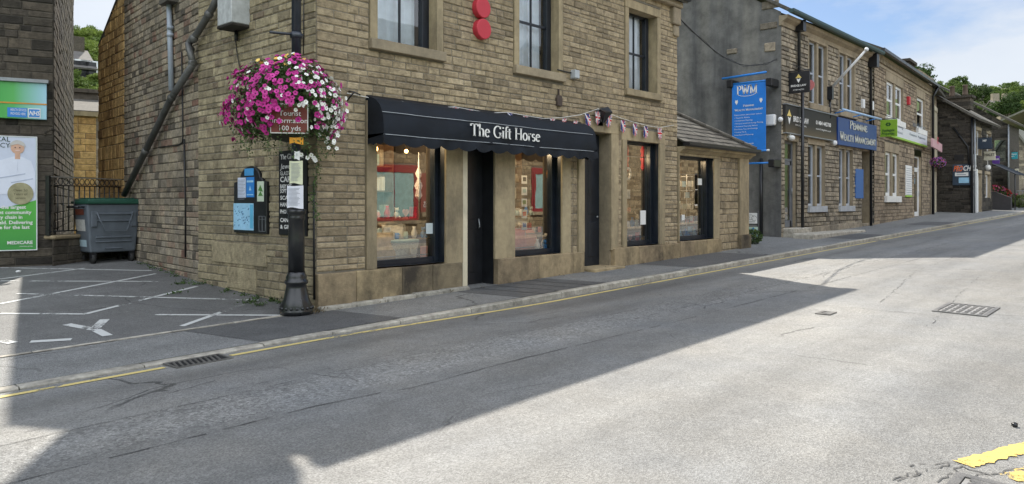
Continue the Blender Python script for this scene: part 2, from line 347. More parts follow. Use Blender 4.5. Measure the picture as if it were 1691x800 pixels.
M_BINGREY = M('bin_grey', (.115, .135, .16), .55, var=.15, dirt=.3)
M_BINGREEN = M('bin_green', (.012, .07, .045), .5, var=.25)
M_IRON = M('cast_iron_black', (.010, .011, .013), .3, var=.3, bump=.2, bscale=60, coat=.3)
M_SLATE = M('stone_slate_roof', (.10, .092, .078), .9, var=.4, scale=9, bump=1, bscale=20, dirt=.5)
M_RED = M('red_paint', (.52, .03, .045), .45, var=.12, scale=9)
M_GLASS = glass_mat('window_glass', tint=(.92, .96, 1), refl=1.2, base=.05)
M_GLASSD = glass_mat('shopfront_glass', tint=(.86, .89, .88), refl=2.3, base=.11)
M_GLASSF = glass_mat('office_glass', tint=(.6, .65, .68), refl=1.3, base=.05)
M_CURT = M('net_curtain', (.78, .82, .86), .8, var=.15, scale=3)
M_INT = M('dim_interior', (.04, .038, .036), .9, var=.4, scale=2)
M_WOOD = M('brown_wood', (.16, .09, .045), .6, var=.3, scale=5)
M_PAPER = M('white_paper', (.74, .75, .74), .7, var=.05)
M_PALEBLUE = M('pale_blue_print', (.32, .58, .78), .55, var=.12)
M_BLUEP = M('blue_print', (.03, .22, .62), .5, var=.1)
# ---------------------------------------------------------------- ground
def rise(x):
    if x > 62: return .0205*62 + (x-62)*.004
    if x < -40: return .0205*-40
    return .0205*x
def sm(a, b, x): t = min(1, max(0, (x-a)/(b-a))); return t*t*(3-2*t)
KF = 7.38           # kerb front line
def kerb_h(x): return .03 + .06*sm(4.5, 9, x)
def road_z(x, y): return rise(x)-.005-kerb_h(x)*sm(2.5, KF, y)-.07*(1-sm(2.5, KF, y)) + .07*(1-min(1, ((y-4)/3.5)**2))
def path_z(x, y): return rise(x)-.005+.0205*(y-KF) + (.012*(y-8.8) if x > 20 and y > 8.8 else 0)
def park_z(x, y): return rise(x)+.024+.043*(y-8.8)
def G(px, py, zf):
    r = ray(px, py); t = 8
    for _ in range(60):
        p = EYEV+r*t; t += (p.z-zf(p.x, p.y))/(-r.z)*.6
    return EYEV+r*t
def frange(a, b, s):
    n = max(1, int(math.ceil((b-a)/s))); return [a+(b-a)*i/n for i in range(n+1)]
def grid(name, xs, ys, zf, mat, skirt=0):
    mb = MB(); nx = len(xs); vs = [(x, y, zf(x, y)) for y in ys for x in xs]
    fs = [(j*nx+i, j*nx+i+1, (j+1)*nx+i+1, (j+1)*nx+i) for j in range(len(ys)-1) for i in range(nx-1)]
    mb.smooth = True; mb.add(vs, fs); return mb.build(name, mat)

def asphalt(name, base, warm, chips=.5, wear=.3, cracks=True, tracks=False):
    m = bpy.data.materials.new(name); m.use_nodes = True; t = m.node_tree; b = t.nodes['Principled BSDF']; N = t.nodes.new; L = t.links.new
    ge = N('ShaderNodeNewGeometry'); P = ge.outputs['Position']
    def noise_(sc, det=4, ro=.6, vec=P):
        n = N('ShaderNodeTexNoise'); n.inputs['Scale'].default_value = sc; n.inputs['Detail'].default_value = det; n.inputs['Roughness'].default_value = ro; L(vec, n.inputs['Vector']); return n.outputs['Fac']
    def rng(x, a, bb, c, d):
        r = N('ShaderNodeMapRange'); r.inputs[1].default_value = a; r.inputs[2].default_value = bb; r.inputs[3].default_value = c; r.inputs[4].default_value = d; L(x, r.inputs[0]); return r.outputs[0]
    def math_(op, a, bb):
        q = N('ShaderNodeMath'); q.operation = op
        for i, v in enumerate((a, bb)):
            if isinstance(v, (int, float)): q.inputs[i].default_value = v
            else: L(v, q.inputs[i])
        return q.outputs[0]
    mp = N('ShaderNodeMapping'); mp.inputs['Scale'].default_value = (.16, 1.1, 1); L(P, mp.inputs[0])
    big = rng(noise_(1.0, 5, .6, mp.outputs[0]), .3, .7, 1-wear, 1+wear)
    mid = rng(noise_(3.5, 6, .65), .3, .7, .88, 1.12)
    vo = N('ShaderNodeTexVoronoi'); vo.inputs['Scale'].default_value = 110; L(P, vo.inputs['Vector'])
    sp = N('ShaderNodeSeparateColor'); L(vo.outputs['Color'], sp.inputs[0])
    ch = rng(sp.outputs[0], 0, 1, 1-chips, 1+chips)
    vo2 = N('ShaderNodeTexVoronoi'); vo2.inputs['Scale'].default_value = 38; L(P, vo2.inputs['Vector']); sp2 = N('ShaderNodeSeparateColor'); L(vo2.outputs['Color'], sp2.inputs[0])
    ch2 = rng(sp2.outputs[1], .86, 1, 1, 1+chips*.5)
    f = math_('MULTIPLY', math_('MULTIPLY', big, mid), math_('MULTIPLY', ch, ch2))
    if tracks:
        sx = N('ShaderNodeSeparateXYZ'); L(P, sx.inputs[0])
        yy = math_('ADD', sx.outputs[1], math_('MULTIPLY', noise_(.35, 2, .5), .5))
        def band(c, wd, amp):
            d = math_('ABSOLUTE', math_('SUBTRACT', yy, c), 0); return rng(d, 0, wd, amp, 0)
        s = math_('ADD', math_('ADD', band(2.2, .5, .17), band(3.6, .45, .17)), math_('ADD', band(5.6, .45, .10), band(6.95, .4, -.24)))
        f = math_('MULTIPLY', f, math_('ADD', s, 1))
        # a coarser strip laid along the middle
        d = rng(math_('ABSOLUTE', math_('SUBTRACT', sx.outputs[1], 5.35), 0), .30, .42, 1, 0)
        c2 = rng(sp2.outputs[2], 0, 1, -.28, .34)
        f = math_('MULTIPLY', f, math_('ADD', math_('MULTIPLY', d, c2), 1))
    if cracks:
        wv = N('ShaderNodeTexNoise'); wv.inputs['Scale'].default_value = 1.6; wv.inputs['Detail'].default_value = 5; L(P, wv.inputs['Vector'])
        av = N('ShaderNodeMix'); av.data_type = 'RGBA'; av.blend_type = 'ADD'; av.inputs[0].default_value = .35; L(P, av.inputs[6]); L(wv.outputs['Color'], av.inputs[7])
        vc = N('ShaderNodeTexVoronoi'); vc.feature = 'DISTANCE_TO_EDGE'; vc.inputs['Scale'].default_value = .42; L(av.outputs[2], vc.inputs['Vector'])
        ck = rng(vc.outputs['Distance'], .0015, .006, .38, 1)
        gate = rng(noise_(.5, 2), .5, .58, 0, 1)
        ck2 = math_('ADD', math_('MULTIPLY', ck, gate), math_('SUBTRACT', 1, gate))
        f = math_('MULTIPLY', f, ck2)
    c = N('ShaderNodeMix'); c.data_type = 'RGBA'; c.inputs[6].default_value = base+(1,); c.inputs[7].default_value = warm+(1,); L(noise_(.7, 5), c.inputs[0])
    mu = N('ShaderNodeMix'); mu.data_type = 'RGBA'; mu.blend_type = 'MULTIPLY'; mu.inputs[0].default_value = 1; L(c.outputs[2], mu.inputs[6]); L(f, mu.inputs[7])
    L(mu.outputs[2], b.inputs['Base Color']); b.inputs['Roughness'].default_value = .68; b.inputs['Specular IOR Level'].default_value = .42
    bp = N('ShaderNodeBump'); bp.inputs['Strength'].default_value = .75; bp.inputs['Distance'].default_value = .006
    L(math_('ADD', vo.outputs['Distance'], math_('MULTIPLY', noise_(160, 2), .8)), bp.inputs['Height']); L(bp.outputs[0], b.inputs['Normal'])
    return m
A_ROAD = asphalt('road_asphalt', (.155, .165, .175), (.212, .20, .175), chips=.33, wear=.26, tracks=True)
A_PATH = asphalt('path_asphalt', (.16, .165, .17), (.20, .20, .19), chips=.4, wear=.18)
A_PATCH = asphalt('path_patch_asphalt', (.085, .088, .09), (.105, .105, .105), chips=.35, wear=.15, cracks=False)
A_PARK = asphalt('carpark_asphalt', (.12, .122, .125), (.15, .15, .145), chips=.35, wear=.2)
M_KERB = stone_mat('kerb_stone', [(.20, .19, .165), (.30, .28, .24), (.25, .235, .2)], soot=.25, bump=.3, sscale=2.5, k=1.5)

def worn_paint(name, col, wear=.5):
    m = bpy.data.materials.new(name); m.use_nodes = True; t = m.node_tree; b = t.nodes['Principled BSDF']; N = t.nodes.new; L = t.links.new
    b.inputs['Base Color'].default_value = col+(1,); b.inputs['Roughness'].default_value = .7
    ge = N('ShaderNodeNewGeometry'); n = N('ShaderNodeTexNoise'); n.inputs['Scale'].default_value = 14; n.inputs['Detail'].default_value = 8; n.inputs['Roughness'].default_value = .75; L(ge.outputs['Position'], n.inputs['Vector'])
    n2 = N('ShaderNodeTexNoise'); n2.inputs['Scale'].default_value = 1.3; n2.inputs['Detail'].default_value = 3; L(ge.outputs['Position'], n2.inputs['Vector'])
    a = N('ShaderNodeMath'); a.operation = 'ADD'; L(n.outputs['Fac'], a.inputs[0]); L(n2.outputs['Fac'], a.inputs[1])
    r = N('ShaderNodeMapRange'); r.inputs[1].default_value = .86+wear*.2; r.inputs[2].default_value = .92+wear*.2; r.inputs[3].default_value = 1; r.inputs[4].default_value = .0; L(a.outputs[0], r.inputs[0])
    r.inputs[1].default_value = 1.15-wear*.3; r.inputs[2].default_value = 1.22-wear*.25
    L(r.outputs[0], b.inputs['Alpha'])
    return m
M_YEL = worn_paint('yellow_road_paint', (.62, .50, .19), .12)
M_WPAINT = worn_paint('white_road_paint', (.52, .53, .52), .27)

M_FIELD = M('hill_grass', (.075, .115, .03), .95, var=.45, scale=.05)
def hill_z(x, y):
    d1 = max(0, y-34); d2 = max(0, x-72)*.8; d3 = max(0, -y-30)*.9
    d = math.hypot(math.hypot(d1, d2), d3); h = 47*(1-math.exp(-d/135))
    d4 = max(0, -x-40); h += 50*(1-math.exp(-d4/150))
    return rise(min(x, 80)) - .35 - 3.2*sm(19, 26, y)*(1-sm(40, 60, y)) + h + 2.0*noise.noise(Vector((x*.012, y*.012, .3)))*min(1, d/40)
gxs = frange(-400, -40, 24)[:-1]+frange(-40, 110, 5)[:-1]+frange(110, 900, 26); gys = frange(-700, -40, 30)[:-1]+frange(-40, 120, 5)[:-1]+frange(120, 800, 26)
struct(grid('hillside_ground', gxs, gys, hill_z, M_FIELD))

xs = frange(-30, 20, .5)[:-1]+frange(20, 95, 1.5)
struct(grid('road', xs, frange(-3.4, KF, .45), road_z, A_ROAD))
struct(grid('pavement', xs, frange(KF+.13, 9.1, .25)+[10.2, 13], path_z, A_PATH))
struct(grid('car_park', frange(-14, 6.6, .5), frange(8.8, 19, .6), lambda x, y: park_z(x, y)+.004, A_PARK))
struct(grid('opposite_pavement', frange(8.4, 95, 1.5), [-3.4, -2.6, -1.4, .45], lambda x, y: rise(x)+.03-.01*y, A_PATH))
# kerb stones
mb = MB(); x = -30.0; rk = random.Random(4)
while x < 93:
    l = rk.uniform(.85, 1.25); mb.tone = rk.random(); a, b = x+.006, x+l-.006; dz = rk.uniform(-.004, .004)
    def kv(xx, y, zz): return (xx, y, zz)
    za, zb = rise(a)-.003+dz, rise(b)-.003+dz
    mb.add([(a, KF+.135, za), (b, KF+.135, zb), (a, KF+.022, za), (b, KF+.022, zb), (a, KF+.004, za-.014), (b, KF+.004, zb-.014), (a, KF, za-.2), (b, KF, zb-.2), (a, KF+.135, za-.2), (b, KF+.135, zb-.2)],
           [(2, 3, 1, 0), (4, 5, 3, 2), (6, 7, 5, 4), (6, 4, 2, 0, 8), (1, 3, 5, 7, 9)])
    x += l
struct(mb.build('kerb', M_KERB))
mb = MB(); x = 8.4
while x < 90: mb.add([(x+.006, .46, rise(x)+.03), (x+1, .46, rise(x+1)+.03), (x+1, .59, rise(x+1)+.03), (x+.006, .59, rise(x)+.03), (x+.006, .6, rise(x)-.2), (x+1, .6, rise(x+1)-.2)], [(0, 1, 2, 3), (3, 2, 5, 4)]); x += 1
struct(mb.build('opposite_kerb', M_KERB))
# edging strip between pavement and car park
mb = MB(); x = -14.0
while x < 5.0:
    l = rk.uniform(.7, 1.0); mb.tone = rk.random()*.6
    mb.add([(x+.006, 8.73, rise(x)+.031), (x+l-.006, 8.73, rise(x+l)+.031), (x+l-.006, 8.79, rise(x+l)+.034), (x+.006, 8.79, rise(x)+.034), (x+.006, 8.73, rise(x)-.02), (x+l-.006, 8.73, rise(x+l)-.02)], [(0, 1, 2, 3), (4, 5, 1, 0)]); x += l
struct(mb.build('car_park_edging', M_KERB))
# darker reinstated patches on the pavement
mb = MB()
def strip(mb, pts, zf, dz, w=None, n=8):
    """pts: centre line on the ground with width w, or a polygon (quad) if w is None"""
    if w is None:
        mb.add([(x, y, zf(x, y)+dz) for x, y in pts], [tuple(range(len(pts)))]); return
    for (x0, y0), (x1, y1) in zip(pts[:-1], pts[1:]):
        d = Vector((x1-x0, y1-y0)); q = Vector((-d.y, d.x)).normalized()*w/2
        for i in range(n):
            a, b = i/n, (i+1)/n; vs = []
            for k, sg in ((a, -1), (b, -1), (b, 1), (a, 1)):
                xx = x0+d.x*k+q.x*sg; yy = y0+d.y*k+q.y*sg; vs.append((xx, yy, zf(xx, yy)+dz))
            mb.add(vs, [(0, 1, 2, 3)])
def gp(px, py, zf): p = G(px, py, zf); return (p.x, p.y)
for x0, x1 in ((3.95, 5.9), (8.2, 10.4), (13.5, 17), (23.5, 26), (33, 36)):
    for q in frange(x0, x1, .5)[:-1]:
        strip(mb, [(q+.3, KF+.14), (min(x1, q+.5)+.3, KF+.14), (min(x1, q+.5), 8.70), (q, 8.70)], path_z, .004)
struct(mb.build('pavement_patches', A_PATCH))
# markings
gx0 = G(330, 598, road_z).x
mb = MB(); strip(mb, [(-30, KF-.17), (gx0-.33, KF-.17)], road_z, .005, .085, 60); strip(mb, [(gx0+.33, KF-.17), (92, KF-.17)], road_z, .005, .085, 170); struct(mb.build('yellow_line_marking', M_YEL))
mb = MB(); rj = random.Random(2)
a, b = gp(1591, 768, road_z), gp(1700, 738, road_z)
def ragged(p, q, w, n=26):
    d = Vector((q[0]-p[0], q[1]-p[1])); nn = Vector((-d.y, d.x)).normalized()
    up = []; lo = []
    for i in range(n+1):
        c = Vector(p)+d*i/n; up.append(c+nn*(w/2+rj.uniform(-.014, .012))); lo.append(c-nn*(w/2+rj.uniform(-.014, .012)))
    for i in range(n): strip(mb, [tuple(lo[i]), tuple(lo[i+1]), tuple(up[i+1]), tuple(up[i])], road_z, .006)
ragged(a, b, .12); ragged(b, (b[0]+1.2, b[1]-.7), .12)
a2, b2 = gp(1668, 792, road_z), gp(1740, 770, road_z); ragged(a2, b2, .12)
struct(mb.build('double_yellow_marking', worn_paint('yellow_thick_paint', (.55, .39, .11), .42)))
mb = MB()
for (x0, y0, x1, y1) in [(0, 497, 330, 493), (0, 465, 262, 466), (28, 486, 428, 497), (256, 521, 468, 522), (300, 540, 424, 496), (140, 520, 325, 474), (0, 503, 257, 453), (0, 519, 142, 520), (0, 443, 250, 448), (0, 462, 140, 444)][1:]:
    strip(mb, [gp(x0, y0, park_z), gp(x1, y1, park_z)], park_z, .009, .075, 6)
struct(mb.build('parking_bay_marking', M_WPAINT))
mb = MB()
for pts in ([(110, 537), (158, 546), (178, 556)], [(158, 543), (173, 529)], [(50, 566), (118, 562)], [(0, 564), (22, 568)]):
    strip(mb, [gp(x, y, park_z) for x, y in pts], park_z, .010, .11, 3)
struct(mb.build('faded_arrow_marking', M_WPAINT))

# tarred seams, cracks and patches
M_SEAM = M('tar_seam', (.06, .06, .06), .8, var=.3)
mb = MB(); rs_ = random.Random(14)
def crack(pts, w, jit=.02, step=.12, zf=road_z, dz=.0045, gapp=0):
    P_ = [Vector(p) for p in pts]; L_ = []
    for a, b in zip(P_[:-1], P_[1:]):
        n = max(1, int((b-a).length/step)); nn = Vector((-(b-a).y, (b-a).x)).normalized()
        for i in range(n): L_.append(a.lerp(b, i/n)+nn*rs_.uniform(-jit, jit))
    L_.append(P_[-1])
    for a, b in zip(L_[:-1], L_[1:]):
        if rs_.random() < gapp: continue
        ww = w*rs_.uniform(.35, 1.2); strip(mb, [tuple(a), tuple(b)], zf, dz, ww, 1)
crack([(-4, 4.92), (3.2, 4.88), (3.75, 4.8), (4.0, 4.72), (5.2, 4.74), (12, 4.6), (30, 4.4)], .011, .006, gapp=.12)
crack([(-4, 5.72), (7, 5.66), (16, 5.6)], .008, .01, gapp=.35)
crack([(.5, 5.9), (6.5, 5.82)], .006, .015, gapp=.5)
crack([(8, 5.2), (30, 5.05)], .012, .01, gapp=.3); crack([(11, 3.2), (15.5, 3.9), (22, 4.1)], .009, .03, gapp=.3)
crack([(9.6, 2.3), (16, 2.9)], .008, .03, gapp=.35); crack([(17.5, 2.0), (18.2, 4.4)], .012, .02)
for px0, py0, px1, py1 in ((1470, 792, 1600, 760), (1540, 800, 1590, 770), (1590, 772, 1640, 788), (1500, 770, 1560, 765), (1600, 790, 1691, 775), (1480, 800, 1520, 782)):
    crack([gp(px0, py0, road_z), gp(px1, py1, road_z)], .010, .02, .04, gapp=.2)
crack([(2.2, 6.3), (2.7, 6.15), (3.1, 6.25)], .008, .02, .06); crack([(6.8, 6.3), (8.6, 6.5)], .006, .03, .1, gapp=.3)
struct(mb.build('road_cracks', M_SEAM))
mb = MB(); crack([(-14, 8.72), (5.0, 8.72)], .014, .003, .3, path_z, .006); struct(mb.build('pavement_edge_seam', M('dirt_seam', (.06, .045, .03), .9)))
mb = MB(); 
for pts in ([(12.4, 7.36), (17.8, 7.36), (16.6, 6.75), (13.2, 6.82)], [(19.5, 2.4), (24, 2.7), (24, 3.5), (19.8, 3.3)]):
    strip(mb, pts, lambda x, y: road_z(x, y)+.02*0, .004)
# gully grate, manhole cover, small cover
def on_road(mb_fn, name, label, cat, px, py, ang, zf=road_z):
    p = G(px, py, zf); f = Fr(p.x, p.y, ang); z = zf(p.x, p.y); return mb_fn(name, label, cat, f, z, Vector((p.x, p.y, z)))
M_CI = M('worn_cast_iron', (.17, .165, .155), .5, metal=.6, var=.3, bump=.4, bscale=60)
M_PIT = M('gully_pit', (.008, .008, .008), .9)
def gully(name, label, cat, f, z, p):
    t = thing(name, label, cat, p); m = MB(f); s = .0205
    def bx(u0, u1, v0, v1, z0, z1): m.add([(u, v, z+zz+s*u) for zz in (z0, z1) for u, v in ((u0, v0), (u1, v0), (u1, v1), (u0, v1))], [(0, 3, 2, 1), (4, 5, 6, 7), (0, 1, 5, 4), (1, 2, 6, 5), (2, 3, 7, 6), (3, 0, 4, 7)])
    bx(-.28, .28, -.155, -.125, 0, .014); bx(-.28, .28, .125, .155, 0, .014); bx(-.28, -.255, -.125, .125, 0, .014); bx(.255, .28, -.125, .125, 0, .014)
    m.build('frame', M_CI, t)
    for i in range(9):
        u = -.235+i*.052; q = MB(f); q.add([(u+du+(v*.25), v, z+zz+s*u) for zz in (.001, .013) for du, v in ((0, -.125), (.02, -.125), (.02, .125), (0, .125))], [(0, 3, 2, 1), (4, 5, 6, 7), (0, 1, 5, 4), (1, 2, 6, 5), (2, 3, 7, 6), (3, 0, 4, 7)]); q.build('bar', M_CI, t)
    q = MB(f); q.add([(u, v, z+.0015+s*u+.004) for u, v in ((-.255, -.125), (.255, -.125), (.255, .125), (-.255, .125))], [(0, 1, 2, 3)]); q.build('pit', M_PIT, t)
gg = G(330, 598, road_z); p = Vector((gg.x, KF-.17, road_z(gg.x, KF-.17))); gully('drain_grate', 'slatted iron drain grate in the gutter below the car park entrance', 'drain', Fr(p.x, p.y, 0), p.z, p)
def manhole(name, label, cat, px, py, w, d, n, ang=0):
    p = G(px, py, road_z); f = Fr(p.x, p.y, ang); z = road_z(p.x, p.y)+.004; t = thing(name, label, cat, (p.x, p.y, z))
    zz = lambda u, v: road_z(*f.w(u, v, 0)[:2])
    def bx(m, u0, u1, v0, v1, h0, h1): m.add([(u, v, zz(u, v)+h) for h in (h0, h1) for u, v in ((u0, v0), (u1, v0), (u1, v1), (u0, v1))], [(0, 3, 2, 1), (4, 5, 6, 7), (0, 1, 5, 4), (1, 2, 6, 5), (2, 3, 7, 6), (3, 0, 4, 7)])
    m = MB(f)
    for a in ((-w, w, -d, -d+.05), (-w, w, d-.05, d), (-w, -w+.05, -d+.05, d-.05), (w-.05, w, -d+.05, d-.05)): bx(m, *a, .0, .013)
    m.build('frame', M_CI, t)
    m = MB(f); bx(m, -w+.055, w-.055, -d+.055, d-.055, .0, .006); m.build('plate', M('polished_iron', (.30, .29, .27), .45, metal=.3, var=.2), t)
    m = MB(f)
    for i in range(n):
        for j in range(max(2, int(n*d/w))):
            u = -w+.07+(2*w-.16)*i/(n-1); v = -d+.07+(2*d-.2)*j/(max(2, int(n*d/w))-1); k = .045 if (i+j) % 2 else .06
            bx(m, u, u+k, v, v+k*.8, .006, .012)
    m.build('cover', M_CI, t)
manhole('manhole_cover', 'large rectangular iron manhole cover with studded plate in sunlit road', 'manhole', 1596, 512, .44, .30, 10)
manhole('stop_valve_cover', 'tiny iron valve cover set in the sunlit road', 'valve cover', 1364, 518, .13, .09, 4)
manhole('gully_cover', 'dark iron gully by the broken yellow lines at the near corner', 'drain', 1614, 812, .2, .14, 6)

# ---------------------------------------------------------------- coursed walls
def stone_wall(name, fr, u0, u1, z0, top, mat, parent, openings=(), course=(.11, .16), length=(.2, .48), depth=.016, seed=1, mortar=None, gap=.008, quoin=None, thick=.3, z0f=None, tb=None, quoins_r=False, v=0, rough=.006):
    """top: height or function of u. openings: (u0,u1,z0,z1). Real stones on a mortar bed."""
    rnd = random.Random(seed); tf = top if callable(top) else (lambda u: top); ops = list(openings)
    bed = MB(fr); us = sorted(set([u0, u1]+[min(max(o[k], u0), u1) for o in ops for k in (0, 1)]+(tb or [])))
    for a, b in zip(us[:-1], us[1:]):
        m_ = (a+b)/2; zz = [(z0, None)]; cuts = sorted([(o[2], o[3]) for o in ops if o[0] < m_ < o[1]])
        cur = z0
        for c0, c1 in cuts:
            if c0 > cur: bed.add([(a, v, cur), (b, v, cur), (b, v, c0), (a, v, c0)], [(0, 1, 2, 3)])
            cur = max(cur, c1)
        if cur < min(tf(a), tf(b)): bed.add([(a, v, cur), (b, v, cur), (b, v, tf(b)), (a, v, tf(a))], [(0, 1, 2, 3)])
    st = MB(fr); z = z0; ci = 0
    zmax = max(tf(a) for a in us+[(u0+u1)/2])
    while z < zmax-.03:
        h = rnd.uniform(*course)*(rnd.choice((1, 1, 1, 1.28, .8))); h = min(h, zmax-z)
        zc = z+h/2
        free = [(u0, u1)]
        for o in ops:
            if min(z+h, o[3])-max(z, o[2]) > h*.3:
                nf = []
                for a, b in free:
                    if o[1] <= a or o[0] >= b: nf.append((a, b)); continue
                    if o[0] > a: nf.append((a, o[0]))
                    if o[1] < b: nf.append((o[1], b))
                free = nf
        for a, b in free:
            u = a; 
            while u < b-.02:
                l = rnd.uniform(*length)
                if quoin and (abs(u-u0) < .01): l = quoin[ci % 2]
                if u+l > b-.12: l = b-u
                if quoins_r and u+l < u1 and u1-(u+l) < .4: l = min(b, u1-quoin[ci % 2])-u if u1-quoin[ci % 2]-u > .1 else b-u
                e = u+l; ta = min(z+h, tf(u+.02)); tbb = min(z+h, tf(e-.02))
                if max(ta, tbb) > z+.03 and min(ta, tbb) > z:
                    g = gap/2+rnd.uniform(0, .003); d = depth*rnd.uniform(.45, 1.25); k = min(.012, h*.2, l*.2)
                    st.tone = rnd.random(); j = lambda: rnd.uniform(-rough, rough)*.6
                    A = [(u+g, z+g), (e-g, z+g), (e-g, tbb-g), (u+g, ta-g)]
                    inner = [(u+g+k+j(), z+g+k+j()), (e-g-k+j(), z+g+k+j()), (e-g-k+j(), tbb-g-k+j()), (u+g+k+j(), ta-g-k+j())]
                    st.add([(p, v, q) for p, q in A]+[(p, v-d+rnd.uniform(-.003, .003), q) for p, q in inner], [(4, 5, 6, 7), (0, 1, 5, 4), (1, 2, 6, 5), (2, 3, 7, 6), (3, 0, 4, 7)])
                u = e
        z += h; ci += 1
    n = len(bed.v)
    st.mi = 0; bb = len(st.v); st.v += bed.v; st.t += bed.t
    for f in bed.f: st.f.append([bb+i for i in f]); st.m.append(1); st.sm.append(False)
    return st.build(name, [mat, mortar or M_MORTAR], parent)

def opening_box(mb, o, v0, v1):
    """the four reveal faces of an opening"""
    a, b, c, d = o[0]+.003, o[1]-.003, o[2]+.003, o[3]-.003
    mb.quad((a, v0, c), (a, v1, c), (a, v1, d), (a, v0, d)); mb.quad((b, v1, c), (b, v0, c), (b, v0, d), (b, v1, d))
    mb.quad((a, v0, c), (b, v0, c), (b, v1, c), (a, v1, c)); mb.quad((a, v1, d), (b, v1, d), (b, v0, d), (a, v0, d))

def sash(parent, fr, o, rv=.16, fw=.05, fm=None, glass=None, meet=None, bars=1, curtain=None, surround=None, jw=.12, lh=.18, sill=None, sh=.13, so=.06, proud=.03, name='window', sillmat=None, label=None, stile=.0, dark=None, upper_bars=None, mull=None, depth=.45):
    """a window: frame mesh with glass, surround, sill, curtain, blind interior as sub-parts"""
    a, b, c, d = o; m = MB(fr); f = fw
    v0, v1 = rv, rv+.06
    m.box(a, a+f, v0, v1, c, d); m.box(b-f, b, v0, v1, c, d); m.box(a+f, b-f, v0, v1, c, c+f*1.2); m.box(a+f, b-f, v0, v1, d-f, d)
    ia, ib, ic, id_ = a+f, b-f, c+f*1.2, d-f
    if meet is not None:
        m.box(ia, ib, v0+.012, v1-.005, meet-f*.4, meet+f*.4)
    for k in range(bars):
        u = ia+(ib-ia)*(k+1)/(bars+1); m.box(u-.014, u+.014, v0+.01, v1-.01, ic, id_)
    if mull: 
        for u, wd in mull: m.box(u-wd/2, u+wd/2, v0-.08, v1, c, d)
    if dark is not None:   # wide dark stile on the right as seen
        m.box(b-dark, b-f, v0-.02, v1+.02, c, d)
    wobj = m.build(name, fm, parent, bevel=.004)
    if label: wobj['label'] = label
    g = MB(fr); g.quad((a+.01, v0+.03, c+.01), (b-.01, v0+.03, c+.01), (b-.01, v0+.03, d-.01), (a+.01, v0+.03, d-.01)); g.build('pane', glass or M_GLASS, wobj)
    s = MB(fr); opening_box(s, o, .0, v1+.02)
    if surround:
        p = -proud
        s.tone = .3; s.box(a-jw, a, p, .03, c, d); s.tone = .7; s.box(b, b+jw, p, .03, c, d); s.tone = .5
        s.box(a-jw-.01, b+jw+.01, p-.004, .03, d+.002, d+lh)
        s.build('surround', surround, wobj, bevel=.006)
    else: s.build('reveal', M_ASHLAR, wobj)
    if sill:
        s = MB(fr); s.tone = .4; s.box(a-jw-.02, b+jw+.02, -so-.03, .05, c-sh, c-.002); s.build('sill', sill, wobj, bevel=.008)
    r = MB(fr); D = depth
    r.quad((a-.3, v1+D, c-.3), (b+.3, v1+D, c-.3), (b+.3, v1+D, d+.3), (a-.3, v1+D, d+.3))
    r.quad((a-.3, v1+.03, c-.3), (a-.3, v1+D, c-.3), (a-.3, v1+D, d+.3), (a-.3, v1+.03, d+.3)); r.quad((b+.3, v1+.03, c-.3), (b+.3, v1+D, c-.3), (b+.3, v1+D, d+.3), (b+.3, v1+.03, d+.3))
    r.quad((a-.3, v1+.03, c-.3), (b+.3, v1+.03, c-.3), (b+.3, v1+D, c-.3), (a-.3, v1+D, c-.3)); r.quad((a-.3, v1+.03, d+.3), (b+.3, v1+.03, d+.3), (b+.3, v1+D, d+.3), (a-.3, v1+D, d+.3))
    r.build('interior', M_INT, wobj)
    if curtain:
        for (ca, cb, amp) in curtain:
            q = MB(fr); n = 40; q.smooth = True; vs = []
            for i in range(n+1):
                u = ca+(cb-ca)*i/n; ph = i*.9+ca*7; vv = v1+.10+amp*math.sin(ph)+amp*.5*math.sin(ph*2.3+1)
                vs += [(u, vv, c), (u+.01*math.sin(ph), vv+.01, d)]
            q.add(vs, [(2*i, 2*i+2, 2*i+3, 2*i+1) for i in range(n)]); q.build('curtain', M_CURT, wobj)
    return wobj
# ================================================================ the corner shop
D = 8.8
FG = Fr(0, D, 0)
def U(px, f=None, v=0): return (f or FG).uz(px, 334, v)[0]
def Z(px, py, f=None, v=0): return (f or FG).uz(px, py, v)[1]
XC, XE = 5.78, 15.3
shop = thing('stone_shop', 'tall yellow gritstone corner building above the black awning', 'building', (XC, D, .14))
EAVE = 6.15
# openings (u0,u1,z0,z1)
oA = (U(622), U(720), Z(622, 66), Z(622, 66)+1.75)
oB = (U(856), U(921), Z(856, 109), 0); oB = (oB[0], oB[1], oB[2], oA[3])
oC = (U(1037), U(1084), Z(1037, 147), oA[3]-.05)
HEAD = 2.72
PL = Z(605, 446)                 # plinth top
o1 = (U(620), U(734), PL+.02, HEAD); oD = (U(762), U(815), .16, HEAD)
o2 = (U(848), U(926), Z(848, 424), HEAD)
oD2 = (U(963), U(1008), .32, Z(975, 228)); oD2 = (oD2[0], oD2[1], .3, 2.98)
o3 = (U(1033), U(1087), Z(1033, 407), Z(1033, 232))
print('openings', [tuple(round(x, 2) for x in o) for o in (oA, oB, oC, o1, oD, o2, oD2, o3)], 'plinth', round(PL, 2))
# masonry: blocked areas = openings plus dressed surrounds
def grow(o, l, r, t=.0, b=.0): return (o[0]-l, o[1]+r, o[2]-b, o[3]+t)
blk = [grow(oA, .14, .14, .25, .14), grow(oB, .14, .14, .25, .14), grow(oC, .14, .14, .2, .14),
       (U(603), U(757), 0, 3.05), (U(757), U(962), 0, 3.05), (oD2[0]-.02, U(1020), 0, 3.2), (U(1026), U(1096), 0, Z(1033, 212)), (XC, XE, 0, .62)]
wblk = [(a, b, c, d) for a, b, c, d in blk]
stone_wall('front_wall', FG, XC, XE, .0, EAVE, M_STONE, shop, wblk, course=(.082, .115), length=(.17, .42), seed=3, quoin=(.5, .28))
